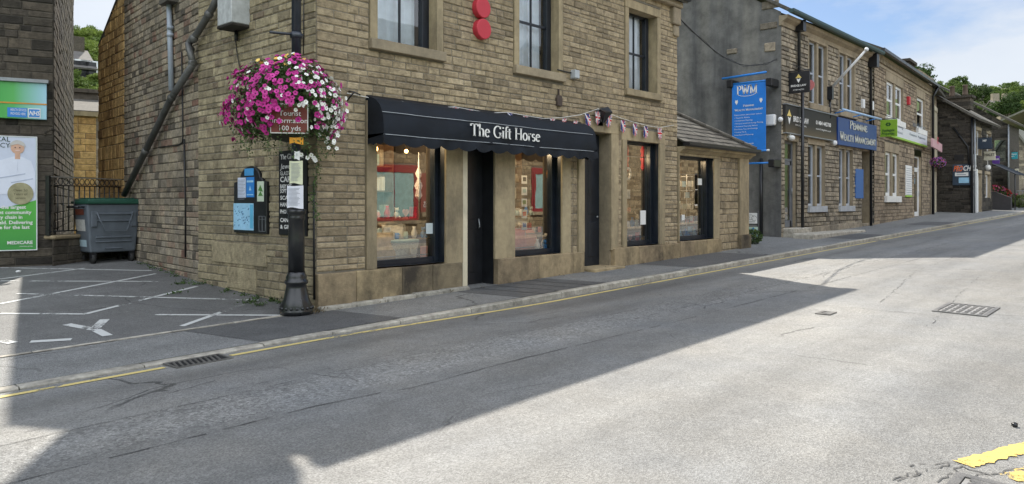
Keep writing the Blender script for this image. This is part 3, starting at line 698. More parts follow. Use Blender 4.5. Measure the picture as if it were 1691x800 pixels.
# solid backing round the shop front (piers, lintels)
m = MB(FG)
piers = [(U(603), o1[0]), (o1[1], oD[0]), (oD[1], o2[0]), (o2[1], U(940))]
def jamb(name, a, b, z0, z1, proud=.045, dv=.2, mat=M_ASHLAR, tone=None, f=FG, parent=shop):
    q = MB(f); q.tone = random.random() if tone is None else tone; q.box(a, b, -proud, dv, z0, z1); return q.build(name, mat, parent, bevel=.008)
jamb('jamb', U(603), o1[0], PL, 3.05, tone=.1); jamb('jamb', o1[1], oD[0], PL-.01, 3.05, tone=.6)
jamb('jamb', oD[1], o2[0], Z(833, 426)-.01, 3.05, tone=.4); jamb('jamb', o2[1], U(940), Z(833, 426)-.01, 3.05, tone=.7)
jamb('jamb', U(953), oD2[0], Z(833, 426)-.01, 3.02, tone=.3)
jamb('jamb', oD2[1], U(1020), .62, 2.98, tone=.55, proud=.03); jamb('jamb', U(1026), o3[0], o3[2]-.02, o3[3], tone=.2); jamb('jamb', o3[1], U(1096), o3[2]-.02, o3[3], tone=.8)
for a, b, z0, z1 in ((o1[0], o1[1], HEAD, 3.05), (oD[0], oD[1], HEAD, 3.05), (o2[0], o2[1], HEAD, 3.05), (oD2[0]-.14, U(1020)+.02, 2.98, 3.2), (U(1026)-.02, U(1096)+.02, o3[3], Z(1033, 212))):
    jamb('lintel', a, b, z0, z1, tone=.5, proud=.03)
stone_wall('infill_masonry', FG, U(940), U(953), .5, 3.05, M_STONE, shop, course=(.14, .17), length=(.1, .12), seed=11, depth=.012)
stone_wall('infill_masonry', FG, U(1020), U(1026), .62, 3.2, M_STONE, shop, course=(.14, .17), length=(.1, .12), seed=12, depth=.012)
# plinths: big dressed blocks, with a rough kerb course at the foot
def plinth(a, b, z1, name='plinth', proud=.085, f=FG, mat=M_PLINTH, par=shop, seed=1):
    r = random.Random(seed); u = a; q = MB(f)
    while u < b-.02:
        l = r.uniform(.55, 1.1); l = b-u if u+l > b-.3 else l; q.tone = r.random()
        zb = rise(f.w(u, 0, 0)[0])-.1
        q.box(u+.002, u+l-.003, -proud+r.uniform(-.004, .004), .1, zb, z1+r.uniform(-.004, .004)); u += l
    return q.build(name, mat, par, bevel=.014, seg=2)
plinth(XC-.02, U(757)+.02, PL, seed=1); plinth(oD[1]+.02, U(960), Z(833, 426), seed=2); plinth(U(1010), XE-.0, o3[2]-.02, seed=5)
q = MB(FG); q.tone = .3
for u in frange(XC-.03, U(760), .62)[:-1]:
    q.tone = random.random(); q.box(u, u+.6, -.17, -.06, rise(u)-.1, rise(u)+.09+random.uniform(-.012, .012), taper=.0)
q.build('foot_course', M_KERB, shop, bevel=.02, seg=2)
# shop interiors: one real room behind the glass
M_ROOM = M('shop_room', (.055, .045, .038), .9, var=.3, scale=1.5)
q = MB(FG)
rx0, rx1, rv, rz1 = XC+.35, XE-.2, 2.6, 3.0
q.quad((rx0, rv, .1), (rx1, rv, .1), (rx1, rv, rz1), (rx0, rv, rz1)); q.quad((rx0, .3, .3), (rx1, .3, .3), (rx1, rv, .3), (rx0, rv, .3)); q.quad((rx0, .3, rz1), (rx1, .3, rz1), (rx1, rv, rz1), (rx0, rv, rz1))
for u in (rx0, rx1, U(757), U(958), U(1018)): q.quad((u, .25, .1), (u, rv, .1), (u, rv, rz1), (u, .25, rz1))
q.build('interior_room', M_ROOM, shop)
def display_window(o, name='display_window', rv=.17, fr=FG, par=shop, dark=.11, head=None, bars=(), fm=None, glass=None, rail=(.12, None)):
    a, b, c, d = o; m_ = MB(fr)
    m_.box(a, a+.045, rv, rv+.07, c, d); m_.box(b-dark, b, rv-.03, rv+.09, c, d); m_.box(a+.045, b-dark, rv-.01, rv+.07, c, c+.085); m_.box(a+.045, b-dark, rv, rv+.07, d-.06, d)
    for u in bars: m_.box(u-.012, u+.012, rv+.01, rv+.05, c+.085, d-.06)
    wn = m_.build(name, fm or M_NAVYFR, par, bevel=.005)
    g = MB(fr); g.quad((a+.02, rv+.03, c+.03), (b-dark+.01, rv+.03, c+.03), (b-dark+.01, rv+.03, d-.03), (a+.02, rv+.03, d-.03)); g.build('pane', glass or M_GLASSD, wn)
    s = MB(fr); opening_box(s, (a, b, c, d), 0.0, rv+.02); s.build('reveal', M_NAVYFR, wn)
    s = MB(fr)
    for zz in rail:
        if zz: s.tube([(a+.05, rv+.12, c+zz), (b-dark-.01, rv+.12, c+zz+.0)], .009, 6)
    s.build('display_rail', M_GREYM, wn)
    return wn
w1 = display_window(o1, dark=.08); w2 = display_window(o2, dark=.09); w3 = display_window(o3, dark=.1, bars=(o3[1]-.2,), rail=(.16, 1.9))
# upper sashes
cA = [(oA[0]+.06, oA[0]+.36, .03), (oA[0]+.38, oA[1]-.2, .035)]
sash(shop, FG, oA, rv=.16, fw=.055, fm=M_NAVYFR, meet=oA[2]+.88, bars=1, surround=M_ASHLAR, jw=.13, sill=M_ASHD, sh=.15, curtain=[(oA[0]+.04, oA[1]-.16, .025)], name='sash_window', dark=.16)
sash(shop, FG, oB, rv=.16, fw=.055, fm=M_NAVYFR, meet=oA[2]+.88, bars=1, surround=M_ASHLAR, jw=.13, sill=M_ASHD, sh=.15, curtain=[(oB[0]+.04, oB[1]-.2, .03)], name='sash_window', dark=.15)
sash(shop, FG, oC, rv=.2, fw=.055, fm=M_NAVYFR, meet=oA[2]+.84, bars=1, surround=M_ASHLAR, jw=.13, sill=M_ASHLAR, sh=.14, curtain=[(oC[0]+.3, oC[1]-.15, .03)], name='sash_window', dark=.15)
# the door standing open: dark passage, cream frame, black leaf
a, b, c, d = oD
q = MB(FG); q.box(a+.002, a+.11, -.03, .04, c, d); q.box(a+.11, a+.16, .02, .06, c, d); q.box(a+.11, b, .0, .06, d-.1, d); dfr = q.build('door_frame', M_CREAM, shop, bevel=.004)
q = MB(FG); q.box(a+.10, b-.002, .26, .30, c+.02, d-.09)
for z0, z1 in ((c+.25, c+1.0), (c+1.15, d-.25)): q.box(a+.2, b-.15, .252, .262, z0, z1)
dleaf = q.build('door', M_BLACK, shop, bevel=.006)
q = MB(FG); q.tube([(b-.12, .235, c+1.0), (b-.12, .21, c+1.02), (b-.12, .235, c+1.16)], .012, 8); q.build('handle', M_GREYM, dleaf)
q = MB(FG); q.quad((a+.002, .3, c), (a+.002, .0, c), (a+.002, .0, d), (a+.002, .3, d)); q.quad((b-.003, .0, c), (b-.003, .3, c), (b-.003, .3, d), (b-.003, .0, d)); q.build('door_reveal', M_BLACK, shop)
q = MB(FG); q.tone = .3; q.box(a, b, -.06, .45, c-.2, c+.015); q.build('doorstep', M_PLINTH, shop, bevel=.012)
a, b, c, d = oD2
q = MB(FG); q.box(a+.02, b-.02, .26, .31, c, d-.03)
for z0, z1 in ((c+.2, c+.9), (c+1.05, d-.2)): 
    q.box(a+.12, (a+b)/2-.05, .25, .262, z0, z1); q.box((a+b)/2+.05, b-.12, .25, .262, z0, z1)
dl2 = q.build('side_door', M_NAVYFR, shop, bevel=.006)
q = MB(FG); q.ball((b-.12, .24, c+1.0), .025, n=8); q.build('knob', M_GREYM, dl2)
q = MB(FG); q.tone = .4; q.box(a-.1, a+.003, .02, .32, c, d); q.box(b-.003, b+.1, .02, .32, c, d); q.box(a, b, .02, .32, d-.003, d+.1); q.build('door_reveal', M_ASHD, shop)
q = MB(FG); q.tone = .5; q.box(a-.02, b+.1, -.3, .3, c-.3, c+.02); q.build('doorstep', M_PLINTH, shop, bevel=.015)

# side wall towards the car park, two lengths with a slight bend
FS1 = Fr(XC-.01, 12.2, -90); FS2 = Fr(6.43, 18.5, -95.9)
L2 = math.hypot(6.43-XC, 18.5-12.2)
RIDGE_Y, RIDGE_Z = 12.5, 8.1
def gable(y): return EAVE+(RIDGE_Z-EAVE)*(y-D)/(RIDGE_Y-D) if y < RIDGE_Y else RIDGE_Z-(RIDGE_Z-5.12)*(y-RIDGE_Y)/(18.5-RIDGE_Y)
stone_wall('side_wall', FS1, 0, 3.41, 0, lambda u: gable(12.2-u), M_SIDE, shop, [], course=(.088, .118), length=(.15, .34), seed=21, quoins_r=True, quoin=(.3, .5), tb=[.5, 1, 1.5, 2, 2.5, 3])
stone_wall('side_wall', FS2, 2.05, L2+.004, 0, lambda u: gable(18.5-u*.9945), M_SOOTY, shop, [], course=(.10, .145), length=(.14, .34), seed=22, mortar=M_MORTARD, tb=frange(2.05, L2, .5)+[(18.5-RIDGE_Y)/.9945])
stone_wall('side_wall', FS2, 0, 2.05, -1.5, lambda u: gable(18.5-u*.9945), M_GLOWST, shop, [], course=(.16, .24), length=(.16, .38), seed=23, tb=[.5, 1, 1.5])  # rear stretch of the same wall, warm bounce light put into the colour
# large patched blocks low on the side wall
q = MB(FS1)
for (x0, y0, x1, y1, tn) in ((352, 399, 442, 442, .7), (377, 440, 425, 482, .45), (325, 478, 375, 492, .2)):
    ua, za = FS1.uz(x0, y0); ub, _ = FS1.uz(x1, y0); _, zb = FS1.uz(x1, y1); q.tone = tn; q.box(ua, ub, -.028, .05, zb, za)
q.build('repair_block', M_SIDE, shop, bevel=.015, seg=2)
# rear and hidden sides, closing the volume
q = MB(); q.quad((XE, 18.5, -.5), (6.43, 18.5, -.5), (6.43, 18.5, 5.12), (XE, 18.5, 5.12)); q.build('rear_wall', M_SOOTY, shop)
q = MB(Fr(XE, 0, 90)); q.tone = .4
FE = Fr(XE, 8.8, 90)
stone_wall('end_wall', FE, 0, 9.7, 0, lambda u: gable(8.8+u), M_SOOTY, shop, [], course=(.14, .2), length=(.3, .6), seed=24, tb=[RIDGE_Y-8.8])
# roof, eaves course, gutter
def roof_sheet(mb, pts, th=.07):
    n = len(pts); vs = [Vector(p) for p in pts]; nr = (vs[1]-vs[0]).cross(vs[2]-vs[0]).normalized()
    if nr.z < 0: vs.reverse(); nr = -nr
    mb.add([tuple(v) for v in vs]+[tuple(v+nr*th) for v in vs], [tuple(range(n-1, -1, -1)), tuple(range(n, 2*n))]+[(i, (i+1) % n, (i+1) % n+n, i+n) for i in range(n)], True)
q = MB(); sl_ = (RIDGE_Z-EAVE)/(RIDGE_Y-D)
roof_sheet(q, [(XC-.02, D-.22, EAVE+.06-.22*sl_), (XE+.08, D-.22, EAVE+.06-.22*sl_), (XE+.08, RIDGE_Y, RIDGE_Z+.06), (XC-.02, RIDGE_Y, RIDGE_Z+.06)])
s2 = (RIDGE_Z-5.12)/(18.5-RIDGE_Y)
roof_sheet(q, [(6.44, 18.55, 5.14), (XE+.08, 18.55, 5.14), (XE+.08, RIDGE_Y, RIDGE_Z+.06), (XC-.0, RIDGE_Y, RIDGE_Z+.06)], .05)
roof = q.build('roof', M_SLATE, shop)
q = MB(FG); q.tone = .4; q.box(XC-.06, XE+.05, -.14, .1, EAVE-.16, EAVE-.02); q.build('eaves_course', M_ASHD, shop, bevel=.02)
q = MB(FG); q.profile([(-.16, EAVE+.09), (-.16, EAVE+.02), (-.12, EAVE-.02), (-.27, EAVE-.02), (-.31, EAVE+.03), (-.31, EAVE+.09)][::-1], XC-.08, XE+.12); q.build('gutter', M_BLACK, shop)
q = MB(); q.tone = .3
for (x0, x1, y0, y1, z0, z1) in ((XC+.02, XC+.75, 10.3, 11.7, 6.9, 9.0),):
    q.box(x0, x1, y0, y1, z0, z1); q.tone = .6; q.box(x0-.06, x1+.06, y0-.06, y1+.06, z1, z1+.12)
ch = q.build('chimney', M_SOOTY, shop)
for i in range(4):
    p = MB(); p.lathe([(.13, 0), (.12, .1), (.10, .45), (.13, .5), (.10, .5)], (XC+.38, 10.5+i*.33, 9.1), 12); p.build('chimney_pot', M('terracotta', (.30, .13, .07), .8), ch)
# kneeler corbel near the right eaves corner
q = MB(FG); q.tone = .6; q.box(XE-.3, XE+.03, -.1, .05, EAVE-.55, EAVE-.16); q.box(XE-.22, XE+.02, -.06, .05, EAVE-.8, EAVE-.55); q.build('corbel', M_ASHD, shop, bevel=.03, seg=3)

# pipes on the side wall
def at(f, px, py, v=0): u, z = f.uz(px, py, v); return (u, v, z)
q = MB(FS2); q.tube([at(FS2, 278, -30, -.07), at(FS2, 283, 150, -.07)], .045, 12); 
for py in (46, 58): u, v, z = at(FS2, 281, py, -.07); q.tube([(u, v, z-.03), (u, v, z+.03)], .056, 12)
fl = q.build('flue_pipe', M('pale_grey_plastic', (.38, .43, .5), .45, var=.1, dirt=.25), shop)
q = MB(FS2); u, v, z = at(FS2, 280, 6, -.1); q.box(u-.25, u+.2, -.2, 0, z, z+.08); q.build('stone_corbel', M_SLATE, shop)
PIPE = M('weathered_lead_pipe', (.13, .13, .125), .5, metal=.3, var=.3, dirt=.8)
FSp = FS2
q = MB(W0)
def wp(f, px, py, v): u, z = f.uz(px, py, v); return tuple(f.w(u, v, z))
pts = [wp(FS1, 362, -12, -.12), wp(FS1, 352, 12, -.12), wp(FS1, 326, 55, -.12), wp(FS1, 313, 70, -.13)+() , wp(FS2, 311, 72, -.16), wp(FS2, 319, 106, -.13)]
q.tube(pts, .055, 12); pts2 = [wp(FS2, 319, 106, -.13), wp(FS2, 283, 162, -.12), wp(FS2, 205, 322, -.12)]; q.tube(pts2, .058, 12)
for f, px, py in ((FS1, 345, 24), (FS1, 320, 64), (FS2, 314, 82), (FS2, 318, 104), (FS2, 283, 162), (FS2, 240, 250)):
    c_ = Vector(wp(f, px, py, -.13)); q.ball(tuple(c_), .075, n=10)
q.build('waste_pipe', PIPE, shop)
M_CAB = M('black_cable', (.012, .012, .013), .5)
q = MB(W0); q.tube([wp(FS2, 300, 86, -.03), wp(FS2, 302, 225, -.03), wp(FS2, 301, 236, -.03), wp(FS2, 294, 240, -.03), wp(FS2, 262, 244, -.03)], .012, 6); q.build('wall_cable', M_CAB, shop); q = MB(W0)
q.tube([wp(FS2, 304, 230, -.03), wp(FS2, 306, 330, -.03), wp(FS2, 306, 425, -.03)], .014, 6); q.build('wall_cable', M_CAB, shop); q = MB(W0)
q.tube([wp(FS1, 388, 62, -.03), wp(FS1, 392, 92, -.03), wp(FS1, 396, 112, -.03), wp(FS1, 402, 118, -.03), wp(FS1, 470, 104, -.03)], .008, 6); q.build('wall_cable', M_CAB, shop); q = MB(W0)
q.tube([wp(FS1, 502, -10, -.02), wp(FS1, 501, 90, -.02)], .008, 6); q.build('wall_cable', M_CAB, shop); q = MB(W0); q.tube([wp(FS1, 518, 300, -.03), wp(FS1, 519, 495, -.03)], .016, 6)
q.build('wall_cable', M_CAB, shop)
# old grey alarm box high on the side wall
t = thing('alarm_box', 'weathered pale bell box with rotten black base above the hanging flowers', 'alarm box', tuple(FS1.w(*at(FS1, 382, 45))))
u0, z0 = FS1.uz(361, 44, -.28); u1, _ = FS1.uz(383, 44, -.28)
q = MB(FS1); q.box(u0, u1+.02, -.30, 0, z0, z0+.62); q.build('case', M('peeling_white_paint', (.5, .52, .52), .6, var=.25, scale=8, dirt=.75), t, bevel=.008)
q = MB(FS1); q.box(u0-.01, u1+.03, -.31, 0, z0-.05, z0-.002); q.build('base', M('rotten_black_wood', (.03, .025, .02), .9, var=.4, bump=.6), t, bevel=.012)
q = MB(FS1); q.tube([(u0+.12, -.06, z0-.05), (u0+.12, -.06, z0-.2)], .03, 8); q.build('bracket', M_BLACK, t)
# small fittings on the front
def small(name, label, cat, fn, mat, bevel=.004, group=None):
    q = MB(FG); fn(q); o = q.build(name, mat, None, bevel); return tag(o, label, cat, group)
for i, (px, py) in enumerate(((798, 13), (799, 48), (797, -22))):
    u, z = FG.uz(px+1, py, -.12)
    q = MB(FG); n = 32
    q.smooth = False; q.disc(u, z, .168, -.12, .0)
    o = q.build('sign_disc', M('red_disc', (.50, .035, .055), .5, var=.06), None, bevel=.014, seg=2)
    tag(o, ['upper of two round red discs in view on the stone wall over the awning', 'lower round red disc on the stone wall, directly over the awning', 'red disc above the frame, topmost of the column of red discs'][i], 'wall disc', 'red discs on the shop wall')
u, z = FG.uz(945, 124); q = MB(FG); q.box(u-.07, u+.07, -.13, 0, z-.08, z+.08); sl1 = q.build('security_light', M('pale_grey_box', (.42, .45, .48), .5), None, bevel=.012); tag(sl1, 'small pale grey box beside the sill of the middle upper window', 'wall light')
q = MB(FG); q.tube([(u-.5, -.04, z+.03), (u-.1, -.05, z+.02)], .012, 6); q.build('bracket', M_BLACK, sl1)
u, z = FG.uz(921, 167); q = MB(FG); q.prism([(u-.07, z-.1), (u+.07, z-.1), (u+.08, z+.04), (u+.05, z+.1), (u-.05, z+.1), (u-.08, z+.04)], -.06, 0); q.box(u-.015, u+.015, -.04, 0, z+.1, z+.22)
tag(q.build('wall_plaque', M('rusty_iron', (.07, .05, .04), .8, var=.4, bump=.4), None, bevel=.008), 'small rusty iron plaque on the wall above the awning end', 'plaque')
# black wall lantern over the side door
u, z = FG.uz(989, 190); t = thing('wall_lantern', 'black angular wall lantern over the dark side door', 'wall lamp', tuple(FG.w(u, 0, z-.2)))
q = MB(FG); q.prism([(u-.1, z-.22), (u+.1, z-.22), (u+.1, z+.1), (u-.1, z+.1)], -.03, 0); q.build('back_plate', M('grey_board', (.1, .1, .1), .7), t)
q = MB(FG); q.add([(u-.15, -.1, z+.1), (u+.12, -.14, z+.16), (u+.1, -.26, z+.04), (u-.12, -.24, z+.02), (u-.02, -.1, z-.18), (u+.05, -.1, z-.16)], [(0, 1, 2, 3), (3, 2, 5, 4), (0, 3, 4), (1, 5, 2), (0, 4, 5, 1)]); q.build('shade', M_BLACK, t)
# stain-dark iron vent strip between windows (cable run)
# awning ------------------------------------------------------------
t = thing('shop_awning', 'long black canvas awning with white shop name over the windows', 'awning', tuple(FG.w(U(603), 0, 2.4)))
a, b = U(604), U(958); VF = -.40
prof = [(-.02, 3.10), (-.10, 3.095), (-.22, 3.05), (-.31, 2.98), (-.37, 2.88), (-.40, 2.76), (-.41, 2.62), (-.405, 2.545)]
q = MB(FG); q.smooth = True; us = frange(a, b, .12); vs = []
def sag(u, j): ph = (u-a)/(b-a)*6*math.pi; return (.014*math.cos(ph*2)+.010*noise.noise(Vector((u*2.2, j*.8, 0)))*2+.006*noise.noise(Vector((u*9, j*1.3, 4)))*2)*(1 if 2 < j < 8 else .3)
for j, (v, z) in enumerate(prof):
    for u in us: vs.append((u, v+sag(u, j), z+sag(u, j)*.7))
n = len(us)
q.add(vs, [(j*n+i+1, j*n+i, (j+1)*n+i, (j+1)*n+i+1) for j in range(len(prof)-1) for i in range(n-1)]); q.build('canopy', M_AWN, t)
for e in (a, b):
    q = MB(FG); q.add([(e, v, z) for v, z in prof]+[(e, -.02, 2.5)], [tuple(range(len(prof)+1))])
    # cheek ruffle
    m_ = 10
    for k in range(m_):
        v0, v1 = -.02-.385*k/m_, -.02-.385*(k+1)/m_; zb = lambda v: 2.40+.03*abs(math.sin((v+.02)*20))
        q.add([(e, v0, 2.56), (e, v1, 2.56), (e, v1, zb(v1)), (e, v0, zb(v0))], [(0, 1, 2, 3)])
    q.build('cheek', M_AWN, t)
q = MB(FG); N_ = 260; vs = []; sc = 14
for i in range(N_+1):
    u = a+(b-a)*i/N_; ph = (i/N_*sc) % 1; dz = .05*abs(math.sin(math.pi*i/N_*sc))
    wv = .014*math.sin(i*.33)+.01*math.sin(i*.11+1)
    vs += [(u, -.407, 2.55), (u, -.415+wv*.6, 2.48), (u, -.41+wv, 2.435-dz)]
q.smooth = True; q.add(vs, [(3*i+k, 3*i+k+1, 3*i+k+4, 3*i+k+3) for i in range(N_) for k in range(2)]); q.build('valance', M_AWN, t)
q = MB(FG)
for zz, vv in ((2.545, -.415), (2.86, -.392)): q.tube([(u, vv+sag(u, 5)*1.0-.003, zz+.004*math.sin(u*2.3)) for u in us[::2]], .0045, 5)
q.build('white_piping', M('grey_white_cord', (.42, .45, .48), .7), t)
q = MB(FG); ut, zt = FG.uz(777, 228, -.44); ut2, _ = FG.uz(893, 228, -.44); q.text('The Gift Horse', ut, 2.635, -.425, .19, width=ut2-ut, font='serif', ext=.006); q.build('lettering', M_LET, t)
q = MB(FG); q.tube([(a+.02, -.36, 2.56), (b-.02, -.36, 2.56)], .015, 6)
for e in (a+.05, (a+b)/2, b-.05): q.tube([(e, -.36, 2.56), (e, 0, 2.75)], .012, 6)
q.build('arm', M_BLACK, t)
q = MB(FG); q.box(a, b, -.03, -.0, 3.03, 3.13); q.build('back_board', M_BLACK, t)
# ================================================================ low annex beyond the corner shop
annex = thing('shop_annex', 'single storey stone annex with slate hipped roof past the corner shop', 'building', (17, D, .35))
XA = U(1232)
GZ = Z(1112, 240)                      # gutter underside
o4 = (U(1120), U(1178), Z(1120, 398), Z(1120, 257)); ANX_TOP = GZ-.04
blk = [grow(o4, .14, .16, .16, .1), (XE, U(1187), 0, .98), (U(1218), XA, 0, 4), (XE, U(1120), 0, 4)]
stone_wall('front_wall', FG, XE, XA, .1, ANX_TOP-.1, M_STONE, annex, blk, course=(.15, .185), length=(.17, .3), seed=31, depth=.022, gap=.012)
FAE = Fr(XA, D, 90)
stone_wall('end_wall', FAE, 0, 5.5, 0, ANX_TOP, M_GREYST, annex, [], course=(.15, .19), length=(.25, .4), seed=32)
def ajamb(name, a, b, z0, z1, **k): return jamb(name, a, b, z0, z1, parent=annex, **k)
ajamb('pilaster', XE+.01, o4[0], o4[2]-.02, ANX_TOP-.12, tone=.2); ajamb('jamb', o4[1], U(1187), o4[2]-.02, o4[3], tone=.7, proud=.03); ajamb('pilaster', U(1218), XA+.03, .75, ANX_TOP-.12, tone=.4, proud=.07)
ajamb('lintel', o4[0], U(1187)+.02, o4[3]+.001, ANX_TOP-.12, tone=.5, proud=.035); ajamb('pilaster_base', U(1217), XA+.06, .3, .752, tone=.1, proud=.12, mat=M_PLINTH)
plinth(XE+.01, U(1187), o4[2]-.02, par=annex, seed=8)
q = MB(FG); q.tone = .5; q.profile([(-.05, ANX_TOP-.12), (.1, ANX_TOP-.12), (.1, ANX_TOP+.02), (-.2, ANX_TOP+.02), (-.2, ANX_TOP-.03), (-.12, ANX_TOP-.06)][::-1], XE+.02, XA+.16); q.build('cornice', M_ASHLAR, annex)
q = MB(FG); q.profile([(-.32, ANX_TOP+.12), (-.32, ANX_TOP+.05), (-.28, ANX_TOP+.02), (-.16, ANX_TOP+.02), (-.14, ANX_TOP+.12)][::-1], XE+.01, XA+.22); q.build('gutter', M_BLACK, annex)
# hipped slate roof with real courses
q = MB(); s_ = .62; ez = ANX_TOP+.10; y0 = D-.18; hx = XA+.2; rr = random.Random(5); k = 0; dd = 0; step = .2
while dd < 3.6:
    zA = ez+dd*s_; zB = ez+(dd+step+.06)*s_; u = XE+.01; q.tone = rr.random()
    while u < hx-dd:
        l = rr.uniform(.22, .5); e = min(u+l, hx-dd); e2 = min(e, hx-dd-step)
        if e2 > u:
            q.tone = rr.random(); j = rr.uniform(-.006, .006)
            q.add([(u+.006, y0+dd, zA+.03+j), (e-.006, y0+dd, zA+.03+j), (e2-.006, y0+dd+step+.06, zB+.005), (u+.006, y0+dd+step+.06, zB+.005), (u+.006, y0+dd, zA-.01+j), (e-.006, y0+dd, zA-.01+j)], [(0, 1, 2, 3), (4, 5, 1, 0)])
        u = e
    dd += step
roof_sheet(q, [(XE+.01, y0, ez-.01), (hx, y0, ez-.01), (hx-3.6, y0+3.6, ez+3.6*s_-.02), (XE+.01, y0+3.6, ez+3.6*s_-.02)], .02)
roof_sheet(q, [(hx, y0, ez-.01), (hx, y0+7, ez-.01), (hx-3.6, y0+3.6, ez+3.6*s_-.02)], .03)
ar = q.build('roof', stone_mat('slate_courses', [(.05, .048, .045), (.12, .115, .10), (.2, .19, .165), (.10, .095, .085)], soot=.6, bump=.6, k=.65), annex)
q = MB(); 
for i in range(15):
    a_ = i*.24; p = Vector((hx-a_, y0+a_, ez+a_*s_+.04)); p2 = Vector((hx-a_-.25, y0+a_+.25, ez+(a_+.25)*s_+.045)); q.tube([tuple(p), tuple(p2)], [.065, .055], 8)
q.build('hip_tile', M_SLATE, ar)
w4 = display_window(o4, par=annex, dark=.1, bars=(o4[1]-.22,), rail=(.14, 1.55))
q = MB(FG); q.box(XE+.05, XA-.1, 1.6, 1.65, .3, 2.9); q.box(XE+.05, XA-.1, .3, 1.6, .38, .4); q.box(XE+.04, XE+.08, .3, 1.6, .3, 2.9); q.box(XA-.15, XA-.1, .3, 1.6, .3, 2.9); q.box(XE+.05, XA-.1, .3, 1.6, 2.85, 2.9); q.build('interior_room', M_ROOM, annex)

# ================================================================ pharmacy on the left
FL = Fr(4.70, 15.78, -20)
ph = thing('pharmacy_building', 'dark sooty stone pharmacy wall at the left edge', 'building', (4.7, 15.78, .4))
arch = (FL.uz(73, 200)[0], FL.uz(99, 200)[0], .3, 2.8)
stone_wall('front_wall', FL, -12, 0, -.2, 11, M_DARKST, ph, [], course=(.12, .17), length=(.22, .5), seed=41, mortar=M_MORTARD, quoins_r=True, quoin=(.34, .55))
FLr = Fr(4.70, 15.78, 70)
stone_wall('side_wall', FLr, 0, 8, -2.5, 11, M_DARKST, ph, [], course=(.14, .19), length=(.25, .5), seed=42, mortar=M_MORTARD)
q = MB(FL); q.box(-12, 0, 0.3, 8, 10.99, 11.1); q.build('roof', M_SLATE, ph)
# blocked arch
u0, u1 = FL.uz(72, 240)[0], FL.uz(101, 240)[0]; zc = FL.uz(86, 225)[1]; q = MB(FL); n = 11; r0 = (u1-u0)/2; c0 = (u0+u1)/2
for i in range(n):
    a0 = math.pi*i/n; a1 = math.pi*(i+1)/n-.03; q.tone = random.random()*.5
    q.prism([(c0+math.cos(a0)*r0*.72, zc+math.sin(a0)*r0*.72), (c0+math.cos(a0)*r0, zc+math.sin(a0)*r0), (c0+math.cos(a1)*r0, zc+math.sin(a1)*r0), (c0+math.cos(a1)*r0*.72, zc+math.sin(a1)*r0*.72)], -.035, .05)
q.build('blocked_arch', M_DARKST, ph, bevel=.008)
q = MB(FL); q.tube([(-.05, -.05, 6.2), (-.05, -.05, 10.8)], .05, 8); q.build('downpipe', M('faded_red_pipe', (.30, .09, .07), .6, var=.2), ph)
# fascia sign
def panel(name, label, cat, f, pts, v, th, mat, frame=None, group=None, fm=None):
    """flat sign board given by pixel corners (left, top, right, bottom) at plane v; returns thing root + u,z box"""
    ua, zt = f.uz(pts[0], pts[1], v); ub, zb = f.uz(pts[2], pts[3], v)
    t = thing(name, label, cat, tuple(f.w((ua+ub)/2, v, zb)), group)
    q = MB(f); q.box(ua, ub, v, v+th, zb, zt); q.build('board', mat, t, bevel=.004)
    if frame:
        q = MB(f)
        for a in ((ua-frame, ub+frame, zb-frame, zb), (ua-frame, ub+frame, zt, zt+frame), (ua-frame, ua, zb, zt), (ub, ub+frame, zb, zt)): q.box(a[0], a[1], v-.012, v+th+.002, a[2], a[3])
        q.build('frame', fm or M_BLACK, t)
    return t, ua, ub, zb, zt
def grad_mat(name, c0, c1, c2=None, axis=0, lo=0, hi=1, rough=.35):
    m = bpy.data.materials.new(name); m.use_nodes = True; t = m.node_tree; b = t.nodes['Principled BSDF']; N = t.nodes.new; L = t.links.new
    tc = N('ShaderNodeTexCoord'); sx = N('ShaderNodeSeparateXYZ'); L(tc.outputs['Generated'], sx.inputs[0]); r = N('ShaderNodeValToRGB')
    e = r.color_ramp.elements; e[0].position = lo; e[1].position = hi; e[0].color = c0+(1,); e[1].color = c1+(1,)
    if c2: x = e.new((lo+hi)/2); x.color = c2+(1,)
    L(sx.outputs[axis], r.inputs[0]); L(r.outputs[0], b.inputs['Base Color']); b.inputs['Roughness'].default_value = rough
    return m
M_PHG = grad_mat('pharmacy_green_to_blue', (.02, .30, .04), (.38, .62, .80), (.09, .42, .10), lo=.55, hi=1.0)
t, ua, ub, zb, zt = panel('pharmacy_fascia_sign', 'long green and pale blue pharmacy fascia sign high on the dark wall', 'sign', FL, (-200, 121, 77, 198), -.12, .12, M_PHG)
zm = FL.uz(77, 173, -.12)[1]; q = MB(FL); q.box(ua, ub+.002, -.128, -.119, zm-.012, zm+.012); q.build('orange_line', M('orange_stripe', (.6, .25, .03), .5), t)
q = MB(FL); q.box(ua, ub+.03, -.17, 0, zt, zt+.06); q.build('canopy_strip', M_GREYM, t)
ra, rz0 = FL.uz(12, 193, -.13); rb, rz1 = FL.uz(45, 179, -.13)
q = MB(FL); q.box(ra, rb, -.128, -.118, rz0, rz1); q.build('blue_label', M_BLUEP, t)
q = MB(FL); q.text('HEALTH SERVICES', ra+.05, rz0+.11, -.129, .045, width=(rb-ra)*.8); q.text('PROVIDED HERE', ra+.05, rz0+.04, -.129, .045, width=(rb-ra)*.75)
na, nb = FL.uz(46, 190, -.13)[0], FL.uz(67, 190, -.13)[0]
q.build('lettering', M_LET, t)
q = MB(FL); q.box(na, nb, -.127, -.118, rz0, rz1); q.build('logo_panel', M_LET, t)
q = MB(FL); q.box(na+.015, nb-.015, -.131, -.126, rz0+.015, rz1-.015); q.build('logo_field', M_BLUEP, t)
